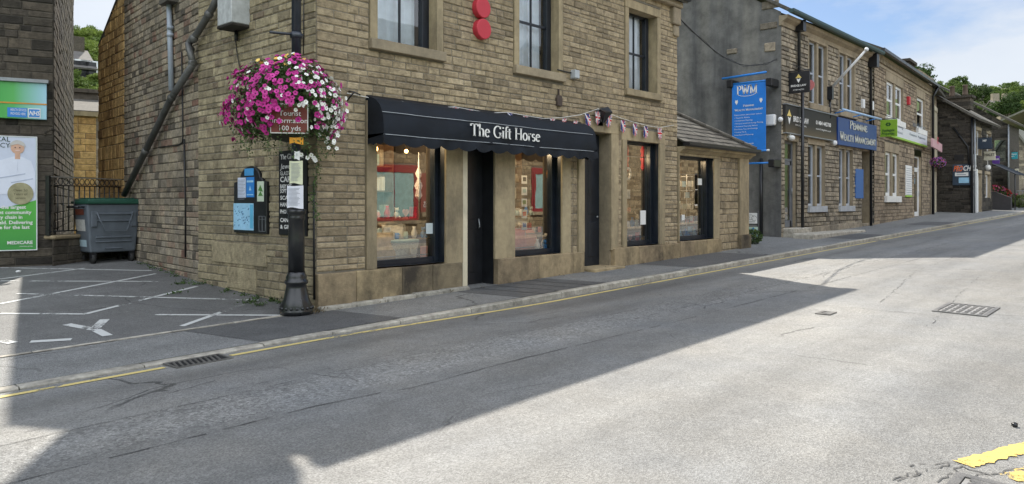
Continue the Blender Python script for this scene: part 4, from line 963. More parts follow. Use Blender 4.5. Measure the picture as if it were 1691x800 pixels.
q = MB(FL); q.text('NHS', (na+nb)/2, rz0+.045, -.132, rz1-rz0-.09, width=(nb-na)*.8, align='C', font='bold', skew=.2); q.build('logo_letters', M_LET, t)
# tall poster board
M_POS = grad_mat('poster_white_to_green', (.05, .28, .06), (.10, .45, .06), axis=2, lo=0, hi=.45)
t, ua, ub, zb, zt = panel('pharmacy_poster', 'tall green and white poster with a smiling person in white on the dark wall', 'poster', FL, (-75, 223, 60, 412), -.06, .05, M_POS, frame=.015, fm=M_WHITE)
H_ = zt-zb; Wd = ub-ua
q = MB(FL); n = 20; cv = [(ua+.005+(Wd-.01)*i/n, zb+H_*(.34+.10*(i/n)**2)) for i in range(n+1)]
q.prism([(ua+.005, zt-.005)]+cv+[(ub-.005, zt-.005)], -.066, -.060); q.build('white_field', M('poster_pale_lilac', (.58, .63, .76), .4, var=.05), t)
pc = FL.uz(29, 300, -.07)[0]; zz = lambda y: FL.uz(29, y, -.07)[1]
q = MB(FL); q.smooth = False; ph_z = zz(245); q.disc(pc, ph_z, .105, -.074, -.067, 20); q.prism([(pc-.04, ph_z-.2), (pc+.04, ph_z-.2), (pc+.04, ph_z-.05), (pc-.04, ph_z-.05)], -.073, -.067); q.build('portrait_face', M('poster_skin', (.62, .38, .27), .5), t)
q = MB(FL)
q.prism([(pc-.36, zz(322)), (pc+.27, zz(318)), (pc+.27, zz(285)), (pc+.21, zz(266)), (pc+.06, zz(259)), (pc-.06, zz(259)), (pc-.28, zz(266)), (pc-.37, zz(290))], -.0725, -.0665); q.build('portrait_coat', M('poster_white_coat', (.70, .74, .85), .5, var=.04), t)
q = MB(FL)
for a, b, c, d in ((pc-.3, zz(296), pc+.12, zz(288)), (pc-.1, zz(303), pc+.24, zz(296)), (pc-.01, zz(286), pc+.01, zz(262))): q.prism([(a, b), (c, d), (c, d+.02), (a, b+.02)], -.076, -.0725)
q.build('portrait_folded_arms', M('poster_fold_grey', (.45, .5, .62), .5), t)
q = MB(FL); q.prism([(pc+math.cos(R(a))*.125, ph_z+.02+math.sin(R(a))*.125) for a in range(0, 181, 15)]+[(pc-.09, ph_z+.05), (pc, ph_z+.075), (pc+.08, ph_z+.045)], -.079, -.0745)
q.build('portrait_hair', M('poster_grey_hair', (.52, .50, .47), .5), t)
q = MB(FL); 
for du in (-.035, .035): q.disc(pc+du, ph_z+.01, .011, -.0785, -.0745, 8)
q.build('portrait_eyes', M('poster_dark', (.06, .05, .05), .5), t)
q = MB(FL); q.prism([(pc+math.cos(R(a))*.04, ph_z-.035+math.sin(R(a))*.022) for a in range(180, 361, 20)], -.0785, -.0745); q.build('portrait_smile', M('poster_smile', (.7, .5, .45), .5), t)
sc_, sz = FL.uz(34, 320, -.07); q = MB(FL); q.disc(sc_, sz, .2, -.08, -.067, 32); q.build('round_badge', M('bronze_badge', (.34, .31, .2), .35, metal=.4, var=.25, scale=9), t)
q = MB(FL); q.text('Over 50', sc_, sz+.04, -.081, .045, align='C'); q.text('Years of', sc_, sz-.03, -.081, .045, align='C'); q.text('service', sc_, sz-.1, -.081, .04, align='C'); q.build('badge_lettering', M('badge_brown', (.10, .08, .04), .5), t)
q = MB(FL); ur = FL.uz(35, 232, -.07)[0]
q.text('MEDICAL', FL.uz(17, 232, -.07)[0], FL.uz(10, 234, -.07)[1], -.071, .085, align='R'); q.text('PHARMACY', FL.uz(17, 243, -.07)[0], FL.uz(10, 244, -.07)[1], -.071, .085, align='R'); q.build('heading', M('poster_green_black', (.02, .05, .04), .5), t)
q = MB(FL)
for s_t, px, py in (('We are the largest', 43, 345), ('independent community', 52, 353.5), ('pharmacy chain in', 37, 361.5), ('Huddersfield. Delivering', 54, 370), ('healthcare for the last', 49, 378)):
    uu, z_ = FL.uz(px, py, -.07); q.text(s_t, uu, z_, -.067, .062, align='R', font='bold')
uu, z_ = FL.uz(54, 403, -.07); q.text('MEDICARE', uu, z_, -.067, .058, align='R', font='bold'); q.text('pharmacy group', uu, z_-.05, -.067, .022, align='R'); q.build('lettering', M_LET, t)

# low wall and railing between pharmacy and gable
pL = Vector((4.75, 15.72)); pR = Vector((6.25, 16.6)); dv = pR-pL; ang = math.degrees(math.atan2(dv.y, dv.x)); FR_ = Fr(pL.x, pL.y, ang); LR = dv.length
lw = thing('low_boundary_wall', 'low sooty stone wall under the iron railing behind the bin', 'wall', (5.4, 16.1, .4))
zw = FR_.uz(150, 386)[1]
stone_wall('wall', FR_, -.12, LR+.1, -.2, zw-.07, M_DARKST, lw, [], course=(.12, .17), length=(.2, .4), seed=44, mortar=M_MORTARD)
q = MB(FR_); q.tone = .2; q.box(-.12, LR+.1, -.06, .3, zw-.07, zw); q.build('coping', M_PLINTH, lw, bevel=.02)
rl = thing('iron_railing', 'black iron railing with a row of rings on the low wall', 'railing', tuple(FR_.w(LR/2, .1, zw)))
zt = FR_.uz(150, 294, .1)[1]
q = MB(FR_); q.box(-.1, LR+.08, .08, .12, zt-.02, zt); q.build('top_rail', M('galvanised_rail', (.35, .34, .32), .5, metal=.5), rl); q = MB(FR_); q.box(-.1, LR+.08, .085, .115, zt-.18, zt-.16); q.build('middle_rail', M_IRON, rl); q = MB(FR_); q.box(-.1, LR+.08, .08, .12, zw+.06, zw+.085); q.build('bottom_rail', M_IRON, rl)
n = 14
for i in range(n):
    u = -.02+(LR+.0)*i/(n-1); q = MB(FR_); q.tube([(u, .1, zw+.07), (u, .1, zt-.17)], .011, 6); q.build('bar', M_IRON, rl)
    if i < n-1:
        uc = u+LR/(n-1)/2; q = MB(FR_); q.tube([(uc+.055*math.cos(a_), .1, zt-.09+.06*math.sin(a_)) for a_ in [2*math.pi*k/16 for k in range(17)]], .008, 5, cap=False); q.build('ring', M_IRON, rl)
q = MB(FR_)
q.box(-.13, -.09, .06, .14, zw, zt+.01); q.build('post', M_IRON, rl)

# four-wheeled bin
gl = G(135, 437, park_z); gr = G(228, 436, park_z)
gb = G(150, 438, park_z); BF = Fr(gb.x-.07, gb.y+.03, 1)
bz = park_z(gb.x, gb.y)+.01
bt = thing('waste_bin', 'grey four wheeled waste bin with a green lid beside the stone wall', 'bin', tuple(BF.w(.55, .4, bz)))
bw, bd = 1.02, .76
def tap(mb, z0, z1, a0, a1):   # body ring: bottom inset a0, top inset a1
    mb.add([(a0, a0*.7, z0), (bw-a0, a0*.7, z0), (bw-a0, bd-a0*.7, z0), (a0, bd-a0*.7, z0), (a1, a1*.7, z1), (bw-a1, a1*.7, z1), (bw-a1, bd-a1*.7, z1), (a1, bd-a1*.7, z1)], [(0, 3, 2, 1), (4, 5, 6, 7), (0, 1, 5, 4), (1, 2, 6, 5), (2, 3, 7, 6), (3, 0, 4, 7)])
q = MB(BF); tap(q, bz+.21, bz+1.14, .09, .02); body = q.build('body', M_BINGREY, bt, bevel=.035, seg=3)
def fv(z): return (.09-.07*(z-.21)/.93)*.7
q = MB(BF)
for a, b, z0, z1 in ((.16, .86, .93, .97), (.12, .90, .80, .83), (.1, .2, .70, 1.0), (.82, .92, .70, 1.0), (.18, .84, .48, .52), (.18, .84, .40, .43), (.35, .68, .27, .3)):
    q.box(a, b, fv((z0+z1)/2)-.022, fv(z0)+.02, bz+z0, bz+z1)
q.build('rib', M_BINGREY, body, bevel=.01)
q = MB(BF); q.tube([(.18, -.02, bz+.98), (.32, -.035, bz+.62), (.72, -.035, bz+.62), (.84, -.02, bz+.98)], .012, 6); q.build('pull_handle', M_BINGREY, bt)
q = MB(BF); q.box(.0, bw, -.03, bd+.03, bz+1.14, bz+1.19); q.box(.03, bw-.03, .0, bd, bz+1.19, bz+1.235, taper=.03); 
for i in range(5): q.box(.12+i*.18, .18+i*.18, .05, bd-.05, bz+1.235, bz+1.255)
q.build('lid', M_BINGREEN, bt, bevel=.018, seg=2)
q = MB(BF); q.tube([(-.10, .1, bz+1.08), (-.10, bd-.1, bz+1.08)], .025, 8); q.tube([(.02, .15, bz+1.08), (-.10, .15, bz+1.08)], .018, 6); q.tube([(.02, bd-.15, bz+1.08), (-.10, bd-.15, bz+1.08)], .018, 6); q.build('grip_bar', M_BLACK, bt)
BS = Fr(*BF.w(0, 0, 0)[:2], BF.a*180/math.pi-90)
def sideu(z): return .09-.07*(z-.21)/.93
for (v0, v1, z0, z1, mt, nm) in ((.2, .62, .93, 1.04, M('red_brown_sticker', (.18, .05, .03), .5), 'sticker'), (.18, .66, .62, .84, M('faded_white_label', (.5, .5, .48), .6, var=.2, scale=18), 'label'), (.18, .66, .32, .45, M('pale_blue_label', (.42, .55, .62), .6, var=.1), 'label')):
    q = MB(BF); ua_, ub_ = sideu(z0)-.006, sideu(z1)-.006
    q.add([(ua_, v0, bz+z0), (ua_, v1, bz+z0), (ub_, v1, bz+z1), (ub_, v0, bz+z1)], [(3, 2, 1, 0)]); q.build(nm, mt, bt)
for u_, v_ in ((.16, .12), (bw-.16, .12), (.16, bd-.12), (bw-.16, bd-.12)):
    q = MB(BF); q.box(u_-.05, u_+.05, v_-.04, v_+.04, bz+.12, bz+.22); cs = q.build('castor', M_BLACK, bt)
    q = MB(BF); q.tube([(u_-.03, v_, bz+.09), (u_+.03, v_, bz+.09)], .09, 16); q.build('wheel', M('rubber', (.02, .02, .02), .8), cs)

# ================================================================ lamp post, basket, signs on it
LX, LY = 5.44, 8.74; LZ = path_z(LX, LY)+.005
lt = thing('street_lamp', 'tall black cast iron lamp post on the corner, its flared foot on the pavement edge', 'street lamp', (LX, LY, LZ))
q = MB(); q.lathe([(.215, 0), (.215, .05), (.205, .07), (.21, .10), (.165, .20), (.135, .34), (.128, .38), (.15, .40), (.152, .43), (.13, .45), (.135, .48), (.118, .52), (.112, .55)], (LX, LY, LZ), 28); 
for k in range(18):
    a_ = 2*math.pi*k/18; q.ball((LX+.207*math.cos(a_), LY+.207*math.sin(a_), LZ+.085), .022, n=6)
q.build('base', M_IRON, lt)
zc = 1.6-(352-334)/1250*9.9
q = MB(); q.lathe([(.105, .53), (.103, 1.0), (.098, zc-LZ-.1), (.108, zc-LZ-.08), (.108, zc-LZ-.05), (.10, zc-LZ-.03), (.12, zc-LZ), (.125, zc-LZ+.04), (.10, zc-LZ+.05), (.08, zc-LZ+.06)], (LX, LY, LZ), 24, lobes=10, depth=.018); q.build('column', M_IRON, lt)
q = MB(); q.lathe([(.062, zc-LZ+.05), (.062, 4.1), (.075, 4.11), (.075, 4.16), (.055, 4.18), (.045, 5.6), (.06, 5.62), (.04, 5.7)], (LX, LY, LZ), 18)
q.tube([(LX-.38, LY, LZ+3.62), (LX+.1, LY, LZ+3.66)], .018, 8); q.lathe([(.08, 3.60), (.085, 3.64), (.07, 3.68)], (LX, LY, LZ), 14); q.build('shaft', M('blue_black_iron', (.018, .024, .036), .35, var=.3, coat=.3), lt)
q = MB(); q.lathe([(.05, 5.7), (.12, 5.76), (.16, 5.8), (.26, 6.25), (.28, 6.27), (.1, 6.42), (.03, 6.5), (.02, 6.58)], (LX, LY, LZ), 6, smooth=False); q.build('lantern', M_IRON, lt)
q = MB(); q.tube([(LX+.11, LY+.06, LZ+.05), (LX+.12, LY+.08, LZ+1.5), (LX+.1, LY+.05, LZ+1.7)], .012, 6); q.build('cable', M_CAB, lt)

# petunia
BX, BY, BZ = LX-.10, LY+.03, 2.80
ft = thing('flower_basket', 'big ball of magenta and white petunias hung round the lamp post', 'hanging basket', (BX, BY, BZ-.4))
M_LEAF = M('petunia_leaf', (.055, .10, .022), .7, var=.5, scale=20)
q = MB(); q.lathe([(.05, -.42), (.2, -.38), (.33, -.2), (.38, 0), (.36, .02)], (BX, BY, BZ), 18); q.build('basket', M('moss_liner', (.035, .035, .02), .95, bump=.8), ft)
rf = random.Random(12)
ST = 9.85
def shell(th, ph):   # dome shape: wide at the middle, ragged skirt
    rx = .74*(1+.07*math.sin(3*th+1)+.06*math.sin(7*th))
    return rx
def leafquad(mb, c, s, rnd):
    a = Vector((rnd.gauss(0, 1), rnd.gauss(0, 1), rnd.gauss(0, 1))).normalized(); b = a.cross(Vector((rnd.gauss(0, 1), rnd.gauss(0, 1), rnd.gauss(0, 1)))).normalized()
    c = Vector(c); mb.add([tuple(c-a*s), tuple(c+b*s*.45), tuple(c+a*s), tuple(c-b*s*.45)], [(0, 1, 2, 3)], True)
def dome(th, ph, k=1):
    """ph 90 = top, negative = skirt"""
    el = R(ph); rx = .70; rz = .62 if ph > 0 else .46
    r = k*(1+.07*math.sin(3*th+1)+.05*math.sin(7*th+2)+.04*math.sin(11*th)+.10*noise.noise(Vector((math.cos(th)*2.2, math.sin(th)*2.2, ph*.04))))
    hr = math.cos(el)**.8 if ph > 0 else math.cos(el)**.55
    # the side towards the street and car park hangs lower
    drop = (-.10*math.cos(th-math.radians(235)))*(1 if ph < 20 else 0)
    return Vector((BX+rx*r*hr*math.cos(th), BY+rx*r*hr*math.sin(th), BZ+rz*r*math.sin(el)+drop*0))
CAMD = -FW; SDV = Vector((math.sin(R(AZ)), -math.cos(R(AZ)), 0))
def gapf(p):   # where the brown sign pushes the flowers apart
    d = p-Vector((BX, BY, BZ)); toc = Vector((-LX, -LY, 0)).normalized(); sd_ = Vector((-toc.y, toc.x, 0)); s_ = (p-Vector((LX, LY, 0))).dot(Vector((toc.y, -toc.x, 0)))*-1
    return d.dot(toc) > .0 and d.z < -.06 and abs(s_-(-.03)) < .26
q = MB()
for i in range(8500):
    th = rf.uniform(0, 2*math.pi); p = dome(th, rf.uniform(-58, 90), rf.uniform(.6, 1.0))
    if gapf(p) and rf.random() < .93: continue
    leafquad(q, p, rf.uniform(.018, .035), rf)
for i in range(46):   # trailing stems
    th = rf.uniform(0, 2*math.pi); p = dome(th, -40, .95); L_ = rf.uniform(.1, .42)
    for k in range(int(L_*80)): leafquad(q, (p.x+rf.gauss(0, .02), p.y+rf.gauss(0, .02), p.z-k/80), rf.uniform(.012, .022), rf)
for i in range(240):  # the long trail by the sign
    k = i/240; leafquad(q, (LX+.20+.05*math.sin(k*7)+rf.gauss(0, .02), LY-.14+rf.gauss(0, .03), 2.3-k*.95), rf.uniform(.012, .025), rf)
q.build('foliage', M_LEAF, ft)
def petunia(mb, c, n, s, rnd, cm, dm):
    n = n.normalized(); a = n.cross(Vector((0, 0, 1)));
    if a.length < .1: a = Vector((1, 0, 0))
    a.normalize(); b = n.cross(a); rot = rnd.uniform(0, 6.28); vs = [tuple(c-n*s*.35)]; m_ = 15
    for k in range(m_):
        an = rot+2*math.pi*k/m_; r = s*(1-.16*(1 if k % 3 == 0 else 0)); vs.append(tuple(c+(a*math.cos(an)+b*math.sin(an))*r*.30-n*s*.08))
    for k in range(m_):
        an = rot+2*math.pi*k/m_; r = s*(1-.17*(1 if k % 3 == 0 else 0)+rnd.uniform(-.03, .03)); vs.append(tuple(c+(a*math.cos(an)+b*math.sin(an))*r+n*s*rnd.uniform(-.05, .12)))
    mb.tone = rnd.random()
    mb.mi = dm; mb.add(vs[:m_+1], [(0, k+1, (k+1) % m_+1) for k in range(m_)], True)
    mb.mi = cm; mb.add(vs[1:], [(k, m_+k, m_+(k+1) % m_, (k+1) % m_) for k in range(m_)], True)
def petal_mat(name, c0, c1):
    m = bpy.data.materials.new(name); m.use_nodes = True; t = m.node_tree; b = t.nodes['Principled BSDF']; a = t.nodes.new('ShaderNodeAttribute'); a.attribute_name = 'tone'; r = t.nodes.new('ShaderNodeValToRGB')
    r.color_ramp.elements[0].color = c0+(1,); r.color_ramp.elements[1].color = c1+(1,); t.links.new(a.outputs['Fac'], r.inputs[0]); t.links.new(r.outputs[0], b.inputs['Base Color']); b.inputs['Roughness'].default_value = .55
    b.inputs['Subsurface Weight'].default_value = 0; return m
M_MAG = petal_mat('magenta_petals', (.36, .008, .17), (.62, .04, .33)); M_MAGD = petal_mat('magenta_throat', (.12, .005, .08), (.2, .01, .12))
M_WPET = petal_mat('white_petals', (.74, .74, .70), (.86, .86, .84)); M_WTH = petal_mat('white_throat', (.45, .5, .25), (.5, .5, .3))
M_YPET = petal_mat('yellow_petals', (.75, .42, .06), (.85, .60, .15))
qm, qw, qy = MB(), MB(), MB(); sx_ = Vector((math.sin(R(AZ)), -math.cos(R(AZ)), 0))
nf = 0
while nf < 1280:
    th = rf.uniform(0, 2*math.pi); ph_ = math.degrees(math.asin(rf.uniform(-.75, 1))); p = dome(th, ph_, rf.uniform(.92, 1.08)); c = Vector((BX, BY, BZ)); n = (p-c); n.z *= 1.1
    n = n.normalized()+Vector((rf.gauss(0, .3), rf.gauss(0, .3), rf.gauss(0, .25))); side = (p-c).dot(sx_)
    if ph_ < -18 and rf.random() < .35: continue
    if gapf(p) and rf.random() < .9: continue
    pw = .08+.62*sm(.12, .55, side)+(.18 if abs(side+.42) < .09 else 0)
    if ph_ > 62 and rf.random() < .35: petunia(qy, p, n, .030, rf, 0, 0)
    elif rf.random() < pw: petunia(qw, p, n, rf.uniform(.022, .032), rf, 0, 1)
    else: petunia(qm, p, n, rf.uniform(.028, .041), rf, 0, 1)
    nf += 1
for i in range(15):
    k = rf.random(); petunia(qw, Vector((BX, BY, 0))+sx_*rf.uniform(.38, .62)+Vector((rf.gauss(0, .05), rf.gauss(0, .05)-.1, BZ-.2-.42*k)), Vector((-.5, -1, .2)), .028, rf, 0, 1)
for i in range(6): petunia(qw, Vector((LX+rf.uniform(-.1, .15), LY-.22, 2.17+rf.uniform(-.05, .05))), Vector((-.5, -1, 0)), .03, rf, 0, 1)
for q_, nm, mm in ((qm, 'magenta_blossoms', [M_MAG, M_MAGD]), (qw, 'white_blossoms', [M_WPET, M_WTH]), (qy, 'yellow_blossoms', [M_YPET, M_YPET])):
    o = q_.build(nm, mm, ft); o['kind'] = 'stuff'

# brown tourist sign on the post, facing the street corner
TF = Fr(LX-.28, LY-.48, -38)
def pside(px, py, f): return f.uz(px, py)
ua, zt = TF.uz(446, 192); ub, zb = TF.uz(509, 220)
ts = thing('tourist_sign', 'brown tourist information sign half hidden under the petunias', 'sign', tuple(TF.w(0, 0, zb)))
q = MB(TF); q.box(ua, ub, 0, .012, zb-.01, zt+.16); q.build('board', M('white_sign_edge', (.7, .7, .66), .5), ts, bevel=.003)
q = MB(TF); q.box(ua+.012, ub-.012, -.003, .001, zb+.004, zt+.146); q.build('face', M('tourist_brown', (.16, .028, .018), .5, var=.05), ts)
q = MB(TF)
for s_t, py in (('Tourist', 191.5), ('Information', 203.5), ('100 yds', 216)):
    uu, z_ = TF.uz(480, py); q.text(s_t, (ua+ub)/2+.01, z_, -.004, .062, align='C', width=None if s_t != 'Information' else (ub-ua)*.92)
q.build('lettering', M_LET, ts)
def lamp_paper(name, label, x0, y0, x1, y1, mat, off=-.17, lines=True, f=TF, cat='notice', bow=.02):
    ua, zt = f.uz(x0, y0, off); ub, zb = f.uz(x1, y1, off); t = thing(name, label, cat, tuple(f.w((ua+ub)/2, off, zb)))
    q = MB(f); n = 8; vs = []; q.smooth = True
    for i in range(n+1):
        k = i/n; u = ua+(ub-ua)*k; vv = off+bow*math.sin(math.pi*k)*-1
        vs += [(u, vv, zb+.01*math.sin(k*5)), (u, vv-.004, zt-.006*math.sin(k*4))]
    q.add(vs+[(p[0], p[1]+.004, p[2]) for p in vs], [(2*i, 2*i+2, 2*i+3, 2*i+1) for i in range(n)]+[(2*n+2+2*i+1, 2*n+2+2*i+3, 2*n+2+2*i+2, 2*n+2+2*i) for i in range(n)]); q.build('sheet', mat, t)
    if lines:
        q = MB(f); z = zt-.035; r = random.Random(int(x0+y0))
        while z > zb+.03: q.box(ua+.02, ub-.02-r.uniform(0, (ub-ua)*.35), off-bow*1.1-.007, off-bow*1.1-.0055, z, z+.0045); z -= .016
        q.build('print_lines', M('grey_print', (.25, .27, .32), .7), t)
    return t
lamp_paper('green_notice', 'yellowish notice sheet wrapped on the lamp post, upper of two', 478, 266, 500, 304, M('yellowish_paper', (.62, .64, .45), .6, var=.12, scale=18), off=.08)
lamp_paper('white_notice', 'white notice in a plastic sleeve on the lamp post above the wide column', 474, 307, 501, 344, M('sleeved_paper', (.70, .71, .78), .35, var=.08, scale=12), off=.075, bow=.04)
lamp_paper('orange_label', 'small orange label on the lamp post under the brown sign', 478, 227, 501, 238, M('orange_label', (.75, .33, .02), .5, var=.25, scale=25), off=.07, lines=False, cat='label')
lamp_paper('small_white_tag', 'tiny white tag on the lamp post between orange label and notices', 486, 250, 495, 264, M_PAPER, off=.1, lines=True, cat='label', bow=.005)

# boards on the side wall
def side_pt(px, py, v=-.06): return FS1.uz(px, py, v)
ua, zb = side_pt(386, 384); ub, _ = side_pt(440, 388); _, zt = side_pt(395, 276); zs = side_pt(386, 302)[1]
nb = thing('notice_board', 'black arched notice board with town map and leaflets on the side wall', 'notice board', tuple(FS1.w((ua+ub)/2, -.03, zb)))
um = (ua+ub)/2; n = 12; w_ = ub-ua
arch_ = [(ub, zs)]+[(ub-w_*.12, zs+.02), (ub-w_*.16, zs+.06)]+[(um+w_*.3*math.cos(R(a_)), zs+.06+(zt-zs-.06)*math.sin(R(a_))) for a_ in range(0, 181, 15)]+[(ua+w_*.16, zs+.06), (ua+w_*.12, zs+.02), (ua, zs)]
q = MB(FS1); q.prism([(ua, zb), (ub, zb)]+arch_, -.06, -.0); q.build('board', M_BLACK, nb, bevel=.008)
def sheet(f, par, name, x0, y0, x1, y1, v, mat, z_top=None, th=.004):
    a, t0 = f.uz(x0, y0, v); b, b0 = f.uz(x1, y1, v); q = MB(f); q.box(a, b, v-th, v, b0, t0); return q.build(name, mat, par), a, b, b0, t0
sheet(FS1, nb, 'blue_leaflet', 404, 279, 419, 290, -.061, M('mid_blue_print', (.06, .30, .62), .5))
o, a, b, z0, z1 = sheet(FS1, nb, 'white_leaflet', 393, 294, 406, 327, -.061, M('bluish_white_print', (.58, .64, .78), .5)); 
q = MB(FS1); 
for i in range(14): q.box(a+.015, b-.015-(i % 3)*.02, -.0675, -.0655, z1-.04-i*.022, z1-.034-i*.022)
q.build('print_lines', M('grey_print', (.25, .27, .32), .7), nb)
o, a, b, z0, z1 = sheet(FS1, nb, 'blue_leaflet', 407, 293, 420, 326, -.061, M_BLUEP)
q = MB(FS1); q.prism([((a+b)/2-.035, z0+.1), ((a+b)/2+.035, z0+.1), ((a+b)/2, z0+.17)], -.0675, -.0655); q.box(a+.02, b-.02, -.0675, -.0655, z1-.08, z1-.05); q.box(a+.02, b-.02, -.0675, -.0655, z0+.03, z0+.045); q.build('print_shapes', M_PALEBLUE, nb)
o, a, b, z0, z1 = sheet(FS1, nb, 'pale_green_leaflet', 425, 300, 436, 333, -.061, M('pale_green_paper', (.55, .63, .5), .6, var=.08))
q = MB(FS1); q.prism([(a+.03, z0+.16), (b-.02, z0+.14), ((a+b)/2, z0+.24)], -.0675, -.0655); q.prism([(a+.03, z0+.08), (b-.02, z0+.08), ((a+b)/2, z0+.15)], -.0675, -.0655); q.build('print_shapes', M('green_ink', (.08, .22, .05), .6), nb)
o, a, b, z0, z1 = sheet(FS1, nb, 'town_map', 386, 336, 419, 381, -.063, M_PALEBLUE)
q = MB(FS1); rm = random.Random(3); q.box(b-.1, b-.012, -.0695, -.0675, z0+.03, z1-.02); q.build('map_strip', M('cyan_print', (.12, .45, .68), .5), nb)
q = MB(FS1)
for i in range(46):
    u_ = rm.uniform(a+.03, b-.12); z_ = rm.uniform(z0+.05, z1-.05); s_ = rm.uniform(.006, .016); q.prism([(u_-s_, z_), (u_+s_*.5, z_-s_*.6), (u_+s_, z_+s_)], -.0695, -.0675)
q.build('map_buildings', M('navy_ink', (.02, .08, .25), .5), nb)
q = MB(FS1); a, t0 = FS1.uz(427, 357, -.07); b, b0 = FS1.uz(438, 383, -.07)
for c_ in ((a, b, b0, b0+.006), (a, b, t0-.006, t0), (a, a+.006, b0, t0), (b-.006, b, b0, t0), ((a+b)/2-.003, (a+b)/2+.003, b0, t0), (a, b, t0-.05, t0-.045)): q.box(c_[0], c_[1], -.07, -.06, c_[2], c_[3])
q.build('leaflet_holder', M_GREYM, nb)
# second narrow black board beside it
ua, zb = side_pt(459, 388, -.05); ub, _ = side_pt(505, 390, -.05); _, zt = side_pt(459, 250, -.05)
sb = thing('shop_goods_board', 'tall black board with white list of goods behind the lamp post', 'sign', tuple(FS1.w((ua+ub)/2, -.03, zb)))
q = MB(FS1); q.box(ua, ub, -.04, 0, zb, zt); q.build('board', M_BLACK, sb, bevel=.006)
q = MB(FS1); hh = zt-zb; wd = ub-ua
q.text('The Gift Horse', (ua+ub)/2, zt-.12*1.0, -.041, .07, width=wd*.86, align='C', font='serif')
q.build('shop_name', M_LET, sb)
q = MB(FS1)
for i, (s_t, k, wf, fo) in enumerate((('Jewellery', .19, .7, 'sans'), ('GLASSWARE', .265, .6, 'sans'), ('CARDS', .345, .62, 'bold'), ('BABY GIFTS', .42, .5, 'bold'), ('SOFT TOYS', .475, .5, 'bold'), ('SCARVES', .555, .62, 'bold'), ('HANDBAGS', .635, .62, 'bold'), ('PHOTO FRAMES', .72, .8, 'bold'), ('CANDLES', .82, .6, 'bold'), ('& GIFTS', .90, .5, 'bold'))):
    q.text(s_t, ua+.05, zt-hh*k-.03, -.041, .055 if i not in (2, 0) else .075, width=wd*wf, font=fo, skew=.25 if i == 0 else 0)
q.build('lettering', M_LET, sb)
# ================================================================ office building past the annex (two firms)
Y2 = 9.5; F2 = Fr(0, Y2, 0)
X2 = F2.uz(1290, 334)[0]; X2e = F2.uz(1441, 334)[0]
off = thing('stone_office', 'two storey dark stone office with the black and blue fascia signs', 'building', (X2, Y2, .5))
E2 = 7.35
def u2(px): return F2.uz(px, 334)[0]
def z2(px, py): return F2.uz(px, py)[1]
def op2(f, x0, x1, yt, yb):  # opening: left px, right px, top y, bottom y measured at x0
    a = f.uz(x0, yt); b = f.uz(x1, yt); return (a[0], b[0], f.uz(x0, yb)[1], a[1])
W2a = op2(F2, 1335, 1364, 66, 170); W2b = op2(F2, 1385, 1410, 88, 176)
W2b = (W2b[0], W2b[1], W2a[2], W2a[3])
D2a = op2(F2, 1296, 1314, 232, 377); L2a = op2(F2, 1333, 1361, 238, 341); L2b = op2(F2, 1384, 1407, 243, 338); L2b = (L2b[0], L2b[1], L2a[2], L2a[3]); D2b = op2(F2, 1423, 1437, 249, 370)
fz0, fz1 = z2(1292, 219), z2(1292, 173)
ops = [grow(o, .1, .1, .3, .18) for o in (W2a, W2b)]+[grow(o, .0, .0, .2, .18) for o in (L2a, L2b)]+[grow(o, .06, .06, .1) for o in (D2a, D2b)]
stone_wall('front_wall', F2, X2, X2e, .2, E2, M_GREYST, off, ops, course=(.13, .17), length=(.2, .42), seed=51, depth=.035, quoin=(.3, .55), gap=.016, mortar=M_MORTARD)
FB2 = Fr(X2, 18, -90)
M_REND = stone_mat('weathered_render', [(.15, .15, .145), (.17, .17, .16), (.15, .15, .145)], soot=.35, sootcol=(.055, .055, .052), bump=.5, sscale=1.1)
# streaky render: vertical streaks
def render_mat():
    m = bpy.data.materials.new('streaked_render'); m.use_nodes = True; t = m.node_tree; b = t.nodes['Principled BSDF']; N = t.nodes.new; L = t.links.new
    tc = N('ShaderNodeTexCoord'); mp = N('ShaderNodeMapping'); mp.inputs['Scale'].default_value = (1, 1.3, .13); L(tc.outputs['Object'], mp.inputs[0])
    n = N('ShaderNodeTexNoise'); n.inputs['Scale'].default_value = 1.1; n.inputs['Detail'].default_value = 5; L(mp.outputs[0], n.inputs['Vector'])
    n2 = N('ShaderNodeTexNoise'); n2.inputs['Scale'].default_value = 1.6; n2.inputs['Detail'].default_value = 9; n2.inputs['Roughness'].default_value = .7; L(tc.outputs['Object'], n2.inputs['Vector'])
    r = N('ShaderNodeValToRGB'); e = r.color_ramp.elements; e[0].position = .33; e[1].position = .66; e[0].color = (.055, .058, .062, 1); e[1].color = (.20, .195, .175, 1); x = e.new(.46); x.color = (.14, .14, .135, 1)
    L(n.outputs['Fac'], r.inputs[0]); r2 = N('ShaderNodeMapRange'); r2.inputs[1].default_value = .35; r2.inputs[2].default_value = .7; r2.inputs[3].default_value = .6; r2.inputs[4].default_value = 1.3; L(n2.outputs['Fac'], r2.inputs[0])
    mu = N('ShaderNodeMix'); mu.data_type = 'RGBA'; mu.blend_type = 'MULTIPLY'; mu.inputs[0].default_value = 1; L(r.outputs[0], mu.inputs[6]); L(r2.outputs[0], mu.inputs[7]); L(mu.outputs[2], b.inputs['Base Color']); b.inputs['Roughness'].default_value = .93
    n3 = N('ShaderNodeTexNoise'); n3.inputs['Scale'].default_value = 30; n3.inputs['Detail'].default_value = 6; L(tc.outputs['Object'], n3.inputs['Vector']); bp = N('ShaderNodeBump'); bp.inputs['Strength'].default_value = .5; bp.inputs['Distance'].default_value = .02; L(n3.outputs['Fac'], bp.inputs['Height']); L(bp.outputs[0], b.inputs['Normal'])
    return m
q = MB(FB2); top = lambda u: 7.5+min(u, 8.5)*0+ (3.0 if u < .1 else 0)
